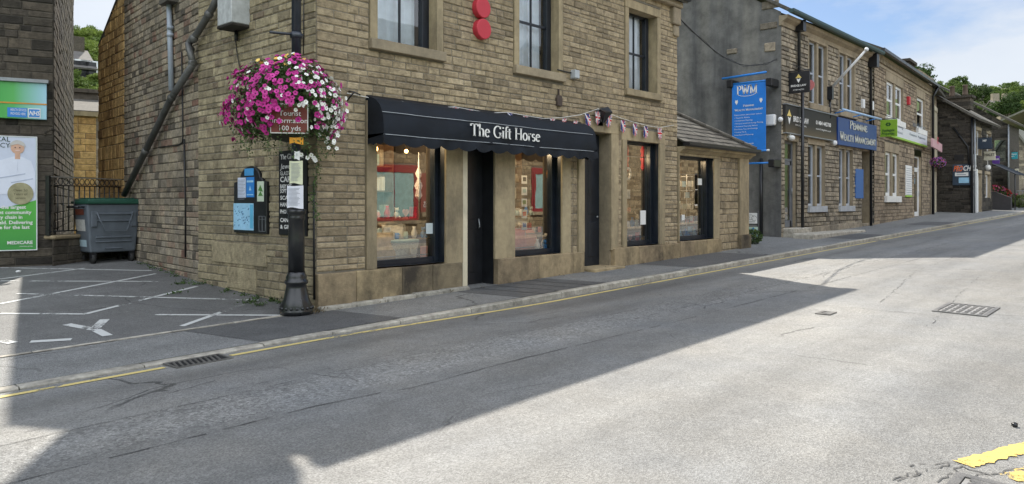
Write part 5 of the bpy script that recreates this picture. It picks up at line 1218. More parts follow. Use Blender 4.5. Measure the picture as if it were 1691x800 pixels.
def gz2(u): return 7.45+(8.5-u)*.62 if u > 4.2 else 7.45+4.3*.62-(4.2-u)*.62
us_ = frange(0, 8.5, .5); vs = []
for u in us_: vs += [(u, 0, -.5), (u, 0, gz2(u))]
q.add(vs, [(2*i, 2*i+2, 2*i+3, 2*i+1) for i in range(len(us_)-1)]); q.build('rendered_gable', render_mat(), off)
# remains of older coping stones standing proud of the render near the front corner
for (x0, y0, x1, y1) in ((1255, 40, 1283, 46), (1262, 72, 1280, 84), (1200, 82, 1217, 88), (1258, 4, 1286, 12)):
    a, b = FB2.uz(x0, y0, -.02), FB2.uz(x1, y1, -.02); q = MB(FB2); q.tone = random.random(); q.box(a[0], b[0], -.04, .02, b[1], a[1]); q.build('projecting_stone', M_GREYST, off, bevel=.02)
q = MB(F2); s_ = .62
roof_sheet(q, [(X2-.12, Y2-.35, E2+.02), (X2e, Y2-.35, E2+.02), (X2e, Y2+4.3, E2+.02+4.65*s_), (X2-.12, Y2+4.3, E2+.02+4.65*s_)], .09)
roof_sheet(q, [(X2-.12, Y2+8.5, E2+.2), (X2e, Y2+8.5, E2+.2), (X2e, Y2+4.3, E2+.02+4.65*s_), (X2-.12, Y2+4.3, E2+.02+4.65*s_)], .09)
q.build('roof', M_SLATE, off)
q = MB(F2); q.tone = .4; q.profile([(0.05, E2-.32), (-.04, E2-.32), (-.06, E2-.2), (-.2, E2-.12), (-.24, E2-.02), (.05, E2-.02)], X2-.05, X2e); q.build('eaves_cornice', M_ASHD, off)
q = MB(F2); q.profile([(-.28, E2+.11), (-.28, E2+.03), (-.32, E2-.01), (-.42, E2-.01), (-.46, E2+.04), (-.46, E2+.11)][::-1], X2-.15, X2e+.02); q.build('gutter', M('green_black_gutter', (.025, .06, .06), .5, var=.3), off)
M_FR2 = M('grey_blue_sash_paint', (.42, .46, .52), .5, var=.1)
for o, sil in ((W2a, M_ASHD), (W2b, M_ASHD), (L2a, M('pale_grey_sill', (.36, .38, .41), .7, var=.15)), (L2b, M('pale_grey_sill', (.36, .38, .41), .7))):
    w_ = o[1]-o[0]; up = o in (W2a, W2b)
    wn = sash(off, F2, o, rv=.09, fw=.07, fm=M_FR2, meet=(o[2]+o[3])/2, bars=0, surround=M_ASHD, jw=.10 if up else .02, lh=.26 if up else .2, sill=sil, sh=.2, so=.08, glass=M_GLASSF, name='sash_window')
    q = MB(F2); um = (o[0]+o[1])/2; q.tone = .3; q.box(um-.085, um+.085, -.01, .12, o[2], o[3]); q.build('mullion', M_ASHD, wn, bevel=.01)
    q = MB(F2); q.box(um-.15, um-.086, .08, .13, o[2]+.01, o[3]-.01); q.box(um+.086, um+.15, .08, .13, o[2]+.01, o[3]-.01); q.build('stile', M_FR2, wn)
def door(par, f, o, mat, glassed=True, name='door', rv=.25, frm=None):
    a, b, c, d = o; q = MB(f); fw = .08
    q.box(a, a+fw, rv, rv+.06, c, d); q.box(b-fw, b, rv, rv+.06, c, d); q.box(a+fw, b-fw, rv, rv+.06, d-fw, d); q.box(a+fw, b-fw, rv, rv+.05, d-.62, d-.55)
    if glassed: q.box(a+fw, a+fw+.1, rv+.01, rv+.05, c, d-.62); q.box(b-fw-.1, b-fw, rv+.01, rv+.05, c, d-.62); q.box(a+fw, b-fw, rv+.01, rv+.05, c, c+.22); q.box(a+fw, b-fw, rv+.01, rv+.05, d-.75, d-.62)
    else: q.box(a+fw, b-fw, rv+.01, rv+.05, c, d-.62)
    o_ = q.build(name, mat, par, bevel=.006)
    g = MB(f); g.quad((a, rv+.03, c), (b, rv+.03, c), (b, rv+.03, d), (a, rv+.03, d)); g.build('pane', M_GLASSF, o_)
    g = MB(f); opening_box(g, o, 0, rv+.05); g.quad((a-.1, rv+.8, c), (b+.1, rv+.8, c), (b+.1, rv+.8, d), (a-.1, rv+.8, d)); g.build('reveal', M_ASHD if par is not shop else M_ASHD, o_)
    g = MB(f); g.tube([(b-fw-.05, rv-.03, c+1.0), (b-fw-.05, rv-.03, c+1.25)], .015, 6); g.build('handle', M_GREYM, o_)
    return o_
door(off, F2, D2a, M('grey_door_frame', (.13, .14, .16), .45), rv=.1)
door(off, F2, D2b, M('dark_slate_door', (.045, .05, .06), .5), glassed=False, rv=.3)
q = MB(F2); q.tone = .5; q.box(D2a[0]-.1, D2a[1]+.15, -.04, .05, D2a[3], D2a[3]+.2); q.box(D2b[0]-.1, D2b[1]+.1, -.02, .05, D2b[3], D2b[3]+.2)
q.build('door_lintel', M_ASHD, off, bevel=.01)
q = MB(F2); q.tone = .2
for u in frange(D2a[1]+.3, D2b[0]-.2, .9)[:-1]: q.tone = random.random(); q.box(u, u+.88, -.06, .05, path_z(u, 9.4)-.2, path_z(u, 9.4)+.22)
q.build('plinth_course', M_GREYST, off, bevel=.015)
# steps and raised flag
q = MB(F2); q.tone = .5; zs = path_z(X2+.5, 9.3)
q.box(X2+.1, D2a[1]+.35, -.38, .3, zs-.2, D2a[2]-.0); q.build('doorstep', M_KERB, off, bevel=.02)
st = MB(F2); st.tone = .4; pA = F2.uz(1290, 405)[0]
st.box(X2-.1, X2+4.6, -1.05, -.38, zs-.2, zs+.13); st = st.build('stone_flag_step', M_KERB, None, bevel=.03); tag(st, 'low raised stone flag in front of the office glass door', 'step')
# front pole (downpipe)
q = MB(F2); u, z = F2.uz(1329, 38, -.3); q.tube([(u, -.3, E2), (u, -.12, E2-.35), (u, -.12, 5.1)], .05, 10); q.tube([(u+.02, -.22, 5.2), (u+.02, -.22, zs+.1)], .05, 10)
q.box(u-.12, u+.12, -.3, -.02, E2-.35, E2-.05); q.tube([(u, -.12, 5.1), (u+.02, -.22, 5.2)], .05, 8); q.build('downpipe', M_BLACK, off)
q = MB(F2); u, z = F2.uz(1443, 85, -.2); q.tube([(u, -.3, E2), (u, -.1, E2-.5), (u, -.1, path_z(u, 9.4))], .055, 8); q.box(u-.16, u+.14, -.36, -.02, E2-.55, E2-.05); q.build('downpipe', M_BLACK, off)
q = MB(FB2); u, _ = FB2.uz(1257, 300, -.08); zt_ = FB2.uz(1257, 262, -.08)[1]; q.tube([(u, -.08, zt_), (u, -.08, .4)], .055, 8); q.build('gable_downpipe', M_BLACK, off)
# fascia of the law firm
def facia(name, label, f, x0, x1, z0, z1, mat, v=-.12, frame=.03, fm=None, th=.12):
    t = thing(name, label, 'sign', tuple(f.w((x0+x1)/2, v, z0)))
    q = MB(f); q.box(x0, x1, v, v+th, z0, z1); q.build('board', mat, t, bevel=.004)
    if frame:
        q = MB(f)
        for a in ((x0-.0, x1+.0, z0-frame, z0), (x0-.0, x1, z1, z1+frame)): q.box(a[0], a[1], v-.03, v+th, a[2], a[3])
        q.build('edge_trim', fm or M_GREYM, t)
    return t
M_LAW = grad_mat('bronze_black_board', (.10, .075, .04), (.012, .011, .010), (.018, .016, .013), axis=2, lo=0, hi=.8, rough=.55)
xs0, xs1 = u2(1291), u2(1376)
lf = facia('law_fascia_sign', 'dark bronze fascia board reading BRIDGE LAW over the glass door', F2, xs0, xs1, fz0, fz1, M_LAW)
M_GOLDL = M('gold_lettering', (.72, .55, .16), .4); H2 = fz1-fz0
q = MB(F2); a = F2.uz(1311, 200)[0]; b = F2.uz(1325, 200)[0]; q.text('BRIDGE LAW', a-.35, fz0+H2*.44, -.125, .17, width=b-a+.55, font='bold'); q.text('SOLICITORS', a-.2, fz0+H2*.30, -.125, .05, width=b-a+.2)
a = F2.uz(1341, 205)[0]; b = F2.uz(1366, 205)[0]; q.text('01484 442700', a, fz0+H2*.5, -.125, .13, width=b-a, font='bold'); q.text('www.bridgelaw.co.uk', a, fz0+H2*.3, -.125, .06, width=(b-a)); q.build('lettering', M_LET, lf)
def lamp_logo(f, par, u, z, s, v):
    q = MB(f); q.prism([(u-s*.5, z+s*.25), (u+s*.5, z+s*.25), (u+s*.25, z+s*.5), (u, z+s*.85), (u-s*.25, z+s*.5)], v-.006, v); q.build('logo_roof', M_GOLDL, par)
    q = MB(f); q.prism([(u-s*.3, z+s*.2), (u-s*.22, z-.1*s), (u, z-s*.5), (u+s*.22, z-.1*s), (u+s*.3, z+s*.2), (u, z+s*.05)], v-.006, v); q.build('logo_body', M_LET, par)
lamp_logo(F2, lf, F2.uz(1297, 200)[0], fz0+H2*.5, .34, -.121)
pf = facia('blue_fascia_sign', 'royal blue fascia board with silver PENNINE WEALTH MANAGEMENT lettering', F2, xs1+.02, u2(1440.5), fz0-.13, fz1-.02, M('royal_blue_board', (.008, .045, .22), .35, var=.08), v=-.16, frame=0, th=.16)
c_ = (xs1+u2(1440.5))/2; wd = u2(1440.5)-xs1; q = MB(F2); q.text('Pennine', c_, fz0+.50, -.165, .30, width=wd*.45, align='C', font='serifcaps', ext=.012); q.text('Wealth Management', c_, fz0+.04, -.165, .30, width=wd*.93, align='C', font='serifcaps', ext=.012); q.build('lettering', M('silver_lettering', (.66, .67, .62), .4), pf)
# white and blue rail above the blue board
q = MB(F2); p1 = (*[F2.uz(1394, 185.5, -.5)[0]], -.5, F2.uz(1394, 185.5, -.5)[1]); p2 = (F2.uz(1457, 202, -.5)[0], -.5, F2.uz(1457, 202, -.5)[1])
t = thing('light_rail', 'slim pale blue trough light on arms above the blue fascia board', 'sign light', tuple(F2.w((p1[0]+p2[0])/2, -.3, p1[2])))
q.tube([(p1[0], -.45, fz1+.18), (p2[0], -.45, fz1+.18)], .04, 8); q.build('trough', M('pale_blue_metal', (.35, .52, .75), .4), t)
for u in (p1[0]+.4, (p1[0]+p2[0])/2, p2[0]-.4): q = MB(F2); q.tube([(u, -.45, fz1+.18), (u, 0, fz1+.1)], .02, 6); q.build('arm', M_BLUEP, t)
# projecting hanging sign of the law firm
HX = 23.35; az1 = lambda px: R(AZ)-math.atan((px-CX)/F_PX)
FH = Fr(HX, 0, -90)   # plane facing down the street; u = -y
def hang(name, label, X_, x0, y0, x1, y1, mat, th=.05, arm=True, wall=Y2, cat='hanging sign', par=None):
    f = Fr(X_, 0, -90); a, zt = f.uz(x0, y0, 0); b, zb = f.uz(x1, y1, 0); zt = f.uz((x0+x1)/2, y0, 0)[1]; zb = f.uz((x0+x1)/2, y1, 0)[1]
    t = thing(name, label, cat, tuple(f.w((a+b)/2, 0, zb))); q = MB(f); q.box(a, b, -th, 0, zb, zt); q.build('board', mat, t, bevel=.006)
    if arm: q = MB(f); q.tube([(-wall, -th/2, zt+.03), (b, -th/2, zt+.03)], .018, 6); q.tube([(-wall, -th/2, zt+.3), (b-.1, -th/2, zt+.03)], .01, 5); q.build('bracket', M_BLACK, t)
    return t, f, a, b, zb, zt
t, f, a, b, zb, zt = hang('law_hanging_sign', 'black square hanging sign with gold lamp logo and BRIDGE LAW', HX, 1302, 118.5, 1338, 154, M_BLACK)
lamp_logo(f, t, (a+b)/2, zb+(zt-zb)*.62, .2, -.052); q = MB(f); q.text('BRIDGE LAW', (a+b)/2, zb+(zt-zb)*.30, -.053, .06, width=(b-a)*.7, align='C', font='bold'); q.text('01484 442700', (a+b)/2, zb+(zt-zb)*.12, -.053, .04, width=(b-a)*.5, align='C'); q.build('lettering', M_LET, t)
# round pink parking disc behind that sign
q = MB(Fr(HX+.9, 0, -90)); f = Fr(HX+.9, 0, -90); u, z = f.uz(1336.5, 141); q.disc(u, z, .17, -.02, 0, 20); tag(q.build('round_sign', M('pink_red_sign', (.62, .2, .2), .5), None), 'small round pinkish sign peeping past the black hanging sign', 'sign')
# flag pole
p1 = F2.uz(1373, 148, -.15); t = thing('flag_pole', 'bare white flagpole leaning out from the wall above the blue fascia', 'flagpole', tuple(F2.w(p1[0], -.15, p1[1])))
fx = Fr(0, 8.1, 0); p2 = fx.uz(1431, 82); q = MB(W0); q.tube([(p1[0], Y2-.1, p1[1]), (p2[0]-0, 8.1, p2[1])], [.05, .035], 10); q.build('pole', M_WHITE, t)
q = MB(W0); q.ball((p2[0], 8.1, p2[1]), .07, n=10); q.build('finial', M_WHITE, t)
q = MB(F2); q.box(p1[0]-.08, p1[0]+.08, -.2, 0, p1[1]-.35, p1[1]+.1); q.tube([(p1[0], -.1, p1[1]-.3), (p1[0], -.1, p1[1]-1.0)], .04, 6); q.build('bracket', M_BLACK, t)
# small wall fittings on this facade
def wallbox(f, name, label, cat, px, py, w_, h_, d_, mat, group=None):
    u, z = f.uz(px, py, 0); q = MB(f); q.box(u-w_/2, u+w_/2, -d_, 0, z-h_/2, z+h_/2); return tag(q.build(name, mat, None, bevel=.02, seg=2), label, cat, group)
wallbox(F2, 'alarm_box', 'white alarm box left of the downpipe above the blue fascia rail', 'alarm box', 1422, 172, .2, .34, .12, M_WHITE, 'white alarm boxes'); wallbox(F2, 'alarm_box', 'white alarm box beside the black downpipe at the end of the office', 'alarm box', 1437, 175, .2, .34, .12, M_WHITE, 'white alarm boxes')
u, z = F2.uz(1371, 237); q = MB(F2); q.ball((u, -.15, z), .09, n=12); q.box(u-.05, u+.05, -.12, 0, z, z+.1); tag(q.build('security_camera', M_WHITE, None), 'white dome camera between the two lower office windows', 'security camera')
u, z = F2.uz(1299, 227); q = MB(F2); q.ball((u, -.16, z-.03), .13, .1, .09, n=12); q.box(u-.04, u+.04, -.12, 0, z-.02, z+.08); tag(q.build('door_light', M('opal_white', (.7, .7, .68), .3), None), 'white round light over the glass office door', 'wall light')
wallbox(F2, 'intercom', 'black and white entry panel right of the glass office door', 'intercom', 1323, 309, .16, .3, .06, M_WHITE)
t, ua, ub, zb, zt = panel('blue_wall_board', 'tall plain blue board beside the dark office door', 'sign', F2, (1413.5, 279, 1426, 328), -.06, .05, M('slate_blue_board', (.035, .12, .36), .5, var=.1))
# banner and its arms on the gable
FBn = FB2; bxn = 22.3
t, f, a, b, zb, zt = hang('blue_banner', 'tall bright blue banner headed PWM hung from the grey gable wall', X2-.45, 1209, 137, 1265, 250, M('banner_blue', (.01, .19, .66), .5, var=.08), th=.012, arm=False, cat='banner')
q = MB(f); hh = zt-zb; w_ = b-a
q.text('PWM', a+w_*.15, zt-hh*.16, -.014, .27, width=w_*.6, font='serif'); 
q.build('logo', M_LET, t)
q = MB(f); q.text('Pennine', a+w_*.5, zt-hh*.345, -.014, .065, width=w_*.32, align='C', font='serifcaps'); q.text('Wealth Management', a+w_*.5, zt-hh*.405, -.014, .07, width=w_*.84, align='C', font='serifcaps')
for i, s_t in enumerate(('Expert advice about your options', '• Financial Advice', '• Investment Planning', '• Personal Investment Savings Planning', '• Business Financial Advice', '  Pensions, Tax and Savings', '• Income Tax &', '  Inheritance Planning')): q.text(s_t, a+w_*.08, zt-hh*(.47+i*.042), -.014, .04, width=min(w_*.84, .028*len(s_t)))
q.text('01484 000000'.replace('0', '8', 0)[:5]+' 680999', a+w_*.5, zt-hh*.90, -.014, .04, align='C'); q.build('lettering', M_LET, t)
q = MB(f); vs = [(a+w_*.45+w_*.28*math.cos(R(k)), zt-hh*.15+hh*.045*math.sin(R(k))) for k in range(200, 361, 12)]
for i in range(len(vs)-1): q.prism([vs[i], vs[i+1], (vs[i+1][0], vs[i+1][1]+.014), (vs[i][0], vs[i][1]+.014)], -.017, -.013)
for uc in (.14, .86): q.prism([(a+w_*uc-.05, zt-hh*.27), (a+w_*uc, zt-hh*.31), (a+w_*uc+.05, zt-hh*.27), (a+w_*uc+.03, zt-hh*.235), (a+w_*uc, zt-hh*.25), (a+w_*uc-.03, zt-hh*.235)], -.017, -.013)
q.build('crest', M_LET, t)
M_BARM = M('bright_blue_bar', (.015, .20, .62), .4)
q = MB(f); q.tube([(a-.03, -.0, zt+.01), (b+.04, 0, zt+.01)], .03, 8); q.build('top_bar', M_BARM, t); q = MB(f); q.tube([(a-.03, 0, zb), (b+.08, 0, zb)], .03, 8); q.build('bottom_bar', M_BARM, t)
for zz in (zt+.01, zb): q = MB(f); q.tube([(b+.03, 0, zz), (b+.1, 0, zz)], .035, 8); q.build('end_cap', M_WHITE, t)
zu = f.uz(1230, 126)[1]; q = MB(f); q.tube([(f.uz(1195, 130)[0], -.1, zu-.02), (f.uz(1268, 122)[0], -.1, zu+.03)], .035, 8); q.build('light_trough', M_BARM, t)
zl = f.uz(1250, 270)[1]; q = MB(f); q.tube([(f.uz(1231, 270)[0], -.05, zl), (f.uz(1272, 270)[0], -.05, zl)], .028, 8); q.build('lower_arm', M_BARM, t)
for px, py in ((1271, 136), (1275, 270), (1206, 139)): u, z = f.uz(px, py); q = MB(f); q.box(u-.1, u+.1, -.08, .45, z-.12, z+.12); q.build('wall_bracket', M_BLACK, t, bevel=.02)
u, z = FB2.uz(1270, 199, -.1); t = thing('floodlight', 'white floodlight with small sensor on the grey gable beside the banner', 'floodlight', tuple(FB2.w(u, -.1, z)))
q = MB(FB2); q.box(u-.22, u+.22, -.2, -.04, z-.17, z+.17); q.build('head', M_WHITE, t, bevel=.04, seg=2); q = MB(FB2); q.ball((u+.36, -.1, z), .08, n=10); q.build('sensor', M_WHITE, t)
# items in the gap before the gable
g_ = G(1240, 404, path_z); f = Fr(g_.x+.25, g_.y+.12, -62)
t = thing('white_sketch_sign', 'white board with a line drawing above the planter in the gap', 'sign', tuple(f.w(0, 0, 1)))
a, zt = f.uz(1229, 352); b, zb = f.uz(1250.5, 369.5); q = MB(f); q.box(a, b, 0, .02, zb, zt); q.build('board', M_PAPER, t); q = MB(f); um = (a+b)/2; zm = (zt+zb)/2
for k in range(3): q.tube([(um+(k-1)*.09+.07*math.cos(x_), -.004, zm+.03*(k % 2)+.07*math.sin(x_)) for x_ in [i*.7 for i in range(9)]], .004, 4)
q.box(um-.12, um+.12, -.004, 0, zb+.04, zb+.05); q.build('drawing', M_BLACK, t)
q = MB(f); q.tube([(b+.02, .03, zb-1.2), (b+.02, .03, zt+.02)], .02, 6); q.tube([(a, .03, zb-.02), (b+.02, .03, zb-.02)], .012, 5); q.build('post', M_BLACK, t)
t = thing('mural_panel', 'small panel painted with blue yellow and green patches above the plants', 'painted panel', tuple(f.w(0, 0, .8)))
a, zt = f.uz(1229, 375); b, zb = f.uz(1251.5, 392.5); q = MB(f); q.box(a, b, 0, .02, zb, zt); q.build('board', M('pale_green_board', (.45, .6, .5), .6), t); rm = random.Random(8)
for nm, mt in (('blue_patches', M_BLUEP), ('yellow_patches', M('yellow_patch', (.75, .6, .08), .5)), ('dark_patches', M('dark_green_patch', (.03, .10, .04), .5)), ('pale_patches', M_PALEBLUE)):
    q = MB(f)
    for i in range(10): u = rm.uniform(a+.03, b-.03); z = rm.uniform(zb+.03, zt-.03); s_ = rm.uniform(.015, .035); q.prism([(u+s_*math.cos(k*1.05), z+s_*math.sin(k*1.05)*rm.uniform(.6, 1.1)) for k in range(6)], -.004-rm.uniform(0, .003), .001)
    q.build(nm, mt, t)
def plant(name, label, cat, x, y, z, r, h, n, seed, mat, flowers=(), ls=.035, pot=None, group=None, stems=5):
    rd = random.Random(seed); t = thing(name, label, cat, (x, y, z), group)
    if pot: q = MB(); q.lathe([(r*.5, 0), (r*.7, pot*.95), (r*.74, pot), (r*.6, pot)], (x, y, z), 14); q.build('pot', M('dark_pot', (.05, .045, .04), .8), t)
    b0 = z+(pot or 0)
    q = MB()
    for i in range(stems): a_ = rd.uniform(0, 6.28); q.tube([(x, y, b0-.02), (x+math.cos(a_)*r*.4, y+math.sin(a_)*r*.4, b0+h*.8)], .008, 4)
    q.build('stem', M('green_stem', (.06, .08, .03), .8), t)
    q = MB()
    for i in range(n):
        d = Vector((rd.gauss(0, 1), rd.gauss(0, 1), rd.gauss(0, 1))).normalized()*rd.uniform(.45, 1)**.5; leafquad(q, (x+d.x*r, y+d.y*r, b0+h*.5+d.z*h*.5), rd.uniform(.6, 1.3)*ls, rd)
    q.build('foliage', mat, t)
    for nm, mt, k in flowers:
        q = MB()
        for i in range(k):
            d = Vector((rd.gauss(0, 1), rd.gauss(0, 1), rd.gauss(0, 1)+.4)).normalized()*rd.uniform(.9, 1.08); c = Vector((x+d.x*r, y+d.y*r, b0+h*.5+d.z*h*.5)); 
            for _ in range(3): leafquad(q, tuple(c+Vector((rd.gauss(0, .01), rd.gauss(0, .01), rd.gauss(0, .01)))), ls*.8, rd)
        o = q.build(nm, mt, t)
    return t
M_LEAF2 = M('shrub_leaf', (.05, .09, .02), .75, var=.5, scale=14)
plant('planter_plant', 'leafy plants in the gap under the painted panel', 'plant', g_.x+.2, g_.y+.05, path_z(g_.x, g_.y), .28, .42, 900, 5, M_LEAF2, stems=8)
M_PINKF = M('pink_bloom', (.6, .12, .3), .6); M_PURF = M('purple_bloom', (.30, .12, .38), .6); M_REDF = M('red_bloom', (.55, .03, .04), .6)

# cable sagging across the gap
q = MB(); a = Vector((XE+.05, D-.05, FG.uz(1120, 32)[1])); b_ = Vector(FB2.w(*at(FB2, 1283, 99, -.05))); pts = []
for i in range(25): k = i/24; p = a.lerp(b_, k); p.z -= .55*math.sin(math.pi*k)**1; pts.append(tuple(p))
q.tube(pts, .013, 5); q.tube([(p[0], p[1], p[2]-.04*math.sin(i)) for i, p in enumerate(pts)], .008, 4); tag(q.build('overhead_cable', M_CAB, None), 'black cable sagging from the corner shop eaves to the grey gable', 'cable')

# ================================================================ estate agency building, turned slightly
F3 = Fr(31.72, Y2+.01, 3.8); L3 = F3.uz(1537, 334)[0]
ea = thing('stone_agency', 'brown stone two storey building with white sash windows and long white sign', 'building', tuple(F3.w(0, 0, .7)))
E3 = 7.55
W3a = op2(F3, 1463, 1490, 132, 193); W3b = op2(F3, 1513, 1526, 159, 205); W3b = (W3b[0], W3b[1], W3a[2], W3a[3]); L3a = op2(F3, 1461, 1483, 250, 324); D3 = op2(F3, 1510, 1521, 257, 358)
ops = [grow(o, .12, .12, .42, .28) for o in (W3a, W3b, L3a)]+[grow(D3, .1, .1, .3)]
stone_wall('front_wall', F3, .15, L3, .2, E3, M_BROWNST, ea, ops, course=(.14, .18), length=(.25, .45), seed=61, depth=.02, gap=.014, mortar=M_MORTARD, quoins_r=True, quoin=(.3, .5))
M_W3 = M('white_upvc', (.75, .76, .77), .35, var=.04); M_WS = M('white_painted_sill', (.72, .72, .70), .6)
for o, n in ((W3a, 2), (W3b, 1), (L3a, 2)):
    wn = sash(ea, F3, o, rv=.06, fw=.12, fm=M_W3, meet=(o[2]+o[3])/2, bars=0, surround=M_ASHD, jw=.10, lh=.4, sill=M_WS, sh=.26, so=.1, glass=M_GLASSF, name='sash_window')
    if n == 2:
        um = (o[0]+o[1])/2; q = MB(F3); q.tone = .3; q.box(um-.16, um+.16, -.01, .09, o[2], o[3]); q.build('mullion', M_ASHD, wn); q = MB(F3); q.box(um-.28, um-.161, .05, .1, o[2]+.01, o[3]-.01); q.box(um+.161, um+.28, .05, .1, o[2]+.01, o[3]-.01); q.build('stile', M_W3, wn)
door(ea, F3, D3, M_W3, rv=.1)
q = MB(F3); s_ = .5; y_ = lambda u, v, z: tuple(F3.w(u, v, z))
roof_sheet(q, [y_(0, -.3, E3+.03), y_(L3, -.3, E3+.03), y_(L3, 4.3, E3+.03+4.6*s_), y_(0, 4.3, E3+.03+4.6*s_)], .09); roof_sheet(q, [y_(0, 8.5, E3+.1), y_(L3, 8.5, E3+.1), y_(L3, 4.3, E3+.03+4.6*s_), y_(0, 4.3, E3+.03+4.6*s_)], .09); rf_ = q.build('roof', M_SLATE, ea)
q = MB(F3); q.tone = .5; q.box(0, L3, -.10, .05, E3-.12, E3-.0); q.box(0, L3, -.05, .05, E3-.46, E3-.36); q.build('eaves_cornice', M_ASHD, ea)
q = MB(F3)
for u in frange(.1, L3-.2, .26): q.box(u, u+.13, -.09, .02, E3-.30, E3-.122)
q.build('dentil_course', M_ASHD, ea)
q = MB(F3); q.box(0, L3+.05, -.42, -.3, E3-.02, E3+.1); q.build('gutter', M_BLACK, ea)
stone_wall('end_wall', Fr(*F3.w(L3, 0, 0)[:2], 93.8), 0, 8, 0, lambda u: E3+s_*min(u, 8-u), M_BROWNST, ea, [], course=(.18, .24), length=(.3, .6), seed=62)
# chimneys on that roof
def stack(par, f, u0, u1, v0, v1, z0, z1, mat, pots=0):
    q = MB(f); q.tone = .4; z = z0; rr = random.Random(int(u0*9+z1)); 
    while z < z1-.2: h = .22; q.tone = rr.random(); q.box(u0, u1, v0, v1, z, z+h-.012); z += h
    q.tone = .3; q.box(u0-.1, u1+.1, v0-.1, v1+.1, z, z+.14); c = q.build('chimney', mat, par)
    for i in range(pots):
        k = (i+.5)/pots; p = MB(f); p.lathe([(.17, 0), (.14, .12), (.12, .55), (.16, .6), (.13, .62)], (u0+(u1-u0)*k, (v0+v1)/2, z+.14), 10); p.build('chimney_pot', M('sooty_pot', (.10, .07, .05), .8), c)
def topz(f, px, py, v): return f.uz(px, py, v)
u, z = topz(F3, 1499, 103, 1.2); stack(ea, F3, u-.9, u+.8, 1.0, 1.9, E3+.8, z, M_DARKST)
u0, z = topz(F3, 1510, 114, .9); u1, _ = topz(F3, 1536, 112, .9); stack(ea, F3, u0+.1, u1-.1, .8, 1.6, E3+.8, z, M_BROWNST)
def fbox(f, name, label, cat, x0, y0, x1, y1, v, th, mat): t, *r = panel(name, label, cat, f, (x0, y0, x1, y1), v, th, mat); return (t,)+tuple(r)
t, a, b, zb, zt = fbox(F3, 'agency_fascia_sign', 'long white fascia board with a lime stripe over the lower sash window', 'sign', 1467, 203, 1531, 241, -.12, .1, M('white_board', (.66, .68, .72), .4, var=.04))
zt = zb+(zt-zb)*1.0
q = MB(F3); q.box(a, b, -.13, -.02, zb-.08, zb-.002); q.build('lime_stripe', M('lime_stripe', (.28, .50, .05), .5), t)
q = MB(F3); q.text('Sales & Lettings', a+(b-a)*.08, zb+.42, -.125, .2, width=(b-a)*.26); q.text('properties.co.uk', a+(b-a)*.12, zb+.16, -.125, .12, width=(b-a)*.2); q.text('Sales & Lettings', a+(b-a)*.58, zb+.72, -.125, .24, width=(b-a)*.36); q.text('Estate Agents', a+(b-a)*.5, zb+.25, -.125, .11, width=(b-a)*.44); q.build('lettering', M('slate_lettering', (.12, .15, .2), .5), t)
t, f, a, b, zb, zt = hang('green_agency_sign', 'lime green hanging sign reading Applegate Properties before the white fascia', 32.9, 1453, 198, 1482, 226, M('lime_green_board', (.22, .42, .03), .5, var=.05), wall=9.6)
q = MB(f); um = (a+b)/2; q.text('Applegate', um, zb+(zt-zb)*.30, -.055, .11, width=(b-a)*.72, align='C', font='bold'); q.text('Properties', um, zb+(zt-zb)*.10, -.055, .11, width=(b-a)*.72, align='C', font='bold')
for k in range(6): a_ = k*math.pi/3; q.disc(um+.07*math.cos(a_), zb+(zt-zb)*.72+.05*math.sin(a_), .035, -.056, -.05, 8)
q.build('lettering', M('dark_green_ink', (.02, .09, .02), .5), t)
t, a, b, zb, zt = fbox(F3, 'white_property_board', 'tall narrow white board with lime foot beside the agency door', 'sign', 1496.5, 273, 1506, 323, -.06, .05, M_PAPER)
q = MB(F3); q.box(a, b, -.07, -.02, zb-.08, zb); q.build('lime_foot', M('lime_stripe', (.28, .5, .05), .5), t); q = MB(F3)
for i in range(14): q.box(a+.06, b-.08, -.064, -.061, zt-.15-i*.1, zt-.13-i*.1)
q.build('print_lines', M('grey_print', (.25, .27, .32), .7), t)
wallbox(F3, 'red_alarm_box', 'red alarm box between the white upper windows', 'alarm box', 1497.5, 167, .26, .38, .14, M_RED)
q = MB(F3); q.tube([(L3-.1, -.35, E3), (L3-.1, -.12, E3-.5), (L3-.1, -.12, path_z(44, 10)-.1)], .07, 8); q.build('downpipe', M_BLACK, ea)

# jettied timber-windowed building
e3 = F3.w(L3, 0, 0); F4 = Fr(e3.x+.02, e3.y+.02, 8); L4 = 3.3
bb = thing('mullioned_house', 'narrow house with a band of upper mullioned windows over a pink sign', 'building', tuple(F4.w(0, 0, .9)))
E4 = F4.uz(1540, 155)[1]
stone_wall('front_wall', F4, 0, L4, .3, E4, M_BROWNST, bb, [(.1, L4-.1, 4.0, 6.6), (.1, L4-.4, .9, 3.2)], course=(.16, .2), length=(.25, .4), seed=71)
q = MB(F4)
for i in range(8): u = .12+(L4-.24)*i/7; q.tone = .8; q.box(u-.06, u+.06, -.04, .1, 4.0, 6.6)
q.box(.05, L4-.05, -.08, .1, 3.9, 4.05); q.box(.05, L4-.05, -.06, .1, 6.55, 6.8); q.box(.05, L4-.05, -.03, .1, 5.3, 5.4); wn = q.build('window', M_CREAM, bb)
q = MB(F4); q.quad((.1, .05, 4), (L4-.1, .05, 4), (L4-.1, .05, 6.6), (.1, .05, 6.6)); q.build('pane', M_GLASSF, wn); q = MB(F4); q.quad((.1, .4, 4), (L4-.1, .4, 4), (L4-.1, .4, 6.6), (.1, .4, 6.6)); q.build('interior', M_INT, wn)
q = MB(F4)
for u in (.2, .7, 1.3, 2.0, 2.7): q = MB(F4); q.box(u-.09, u+.09, -.03, .12, .9, 3.25); q.build('timber_post', M_CREAM, bb)
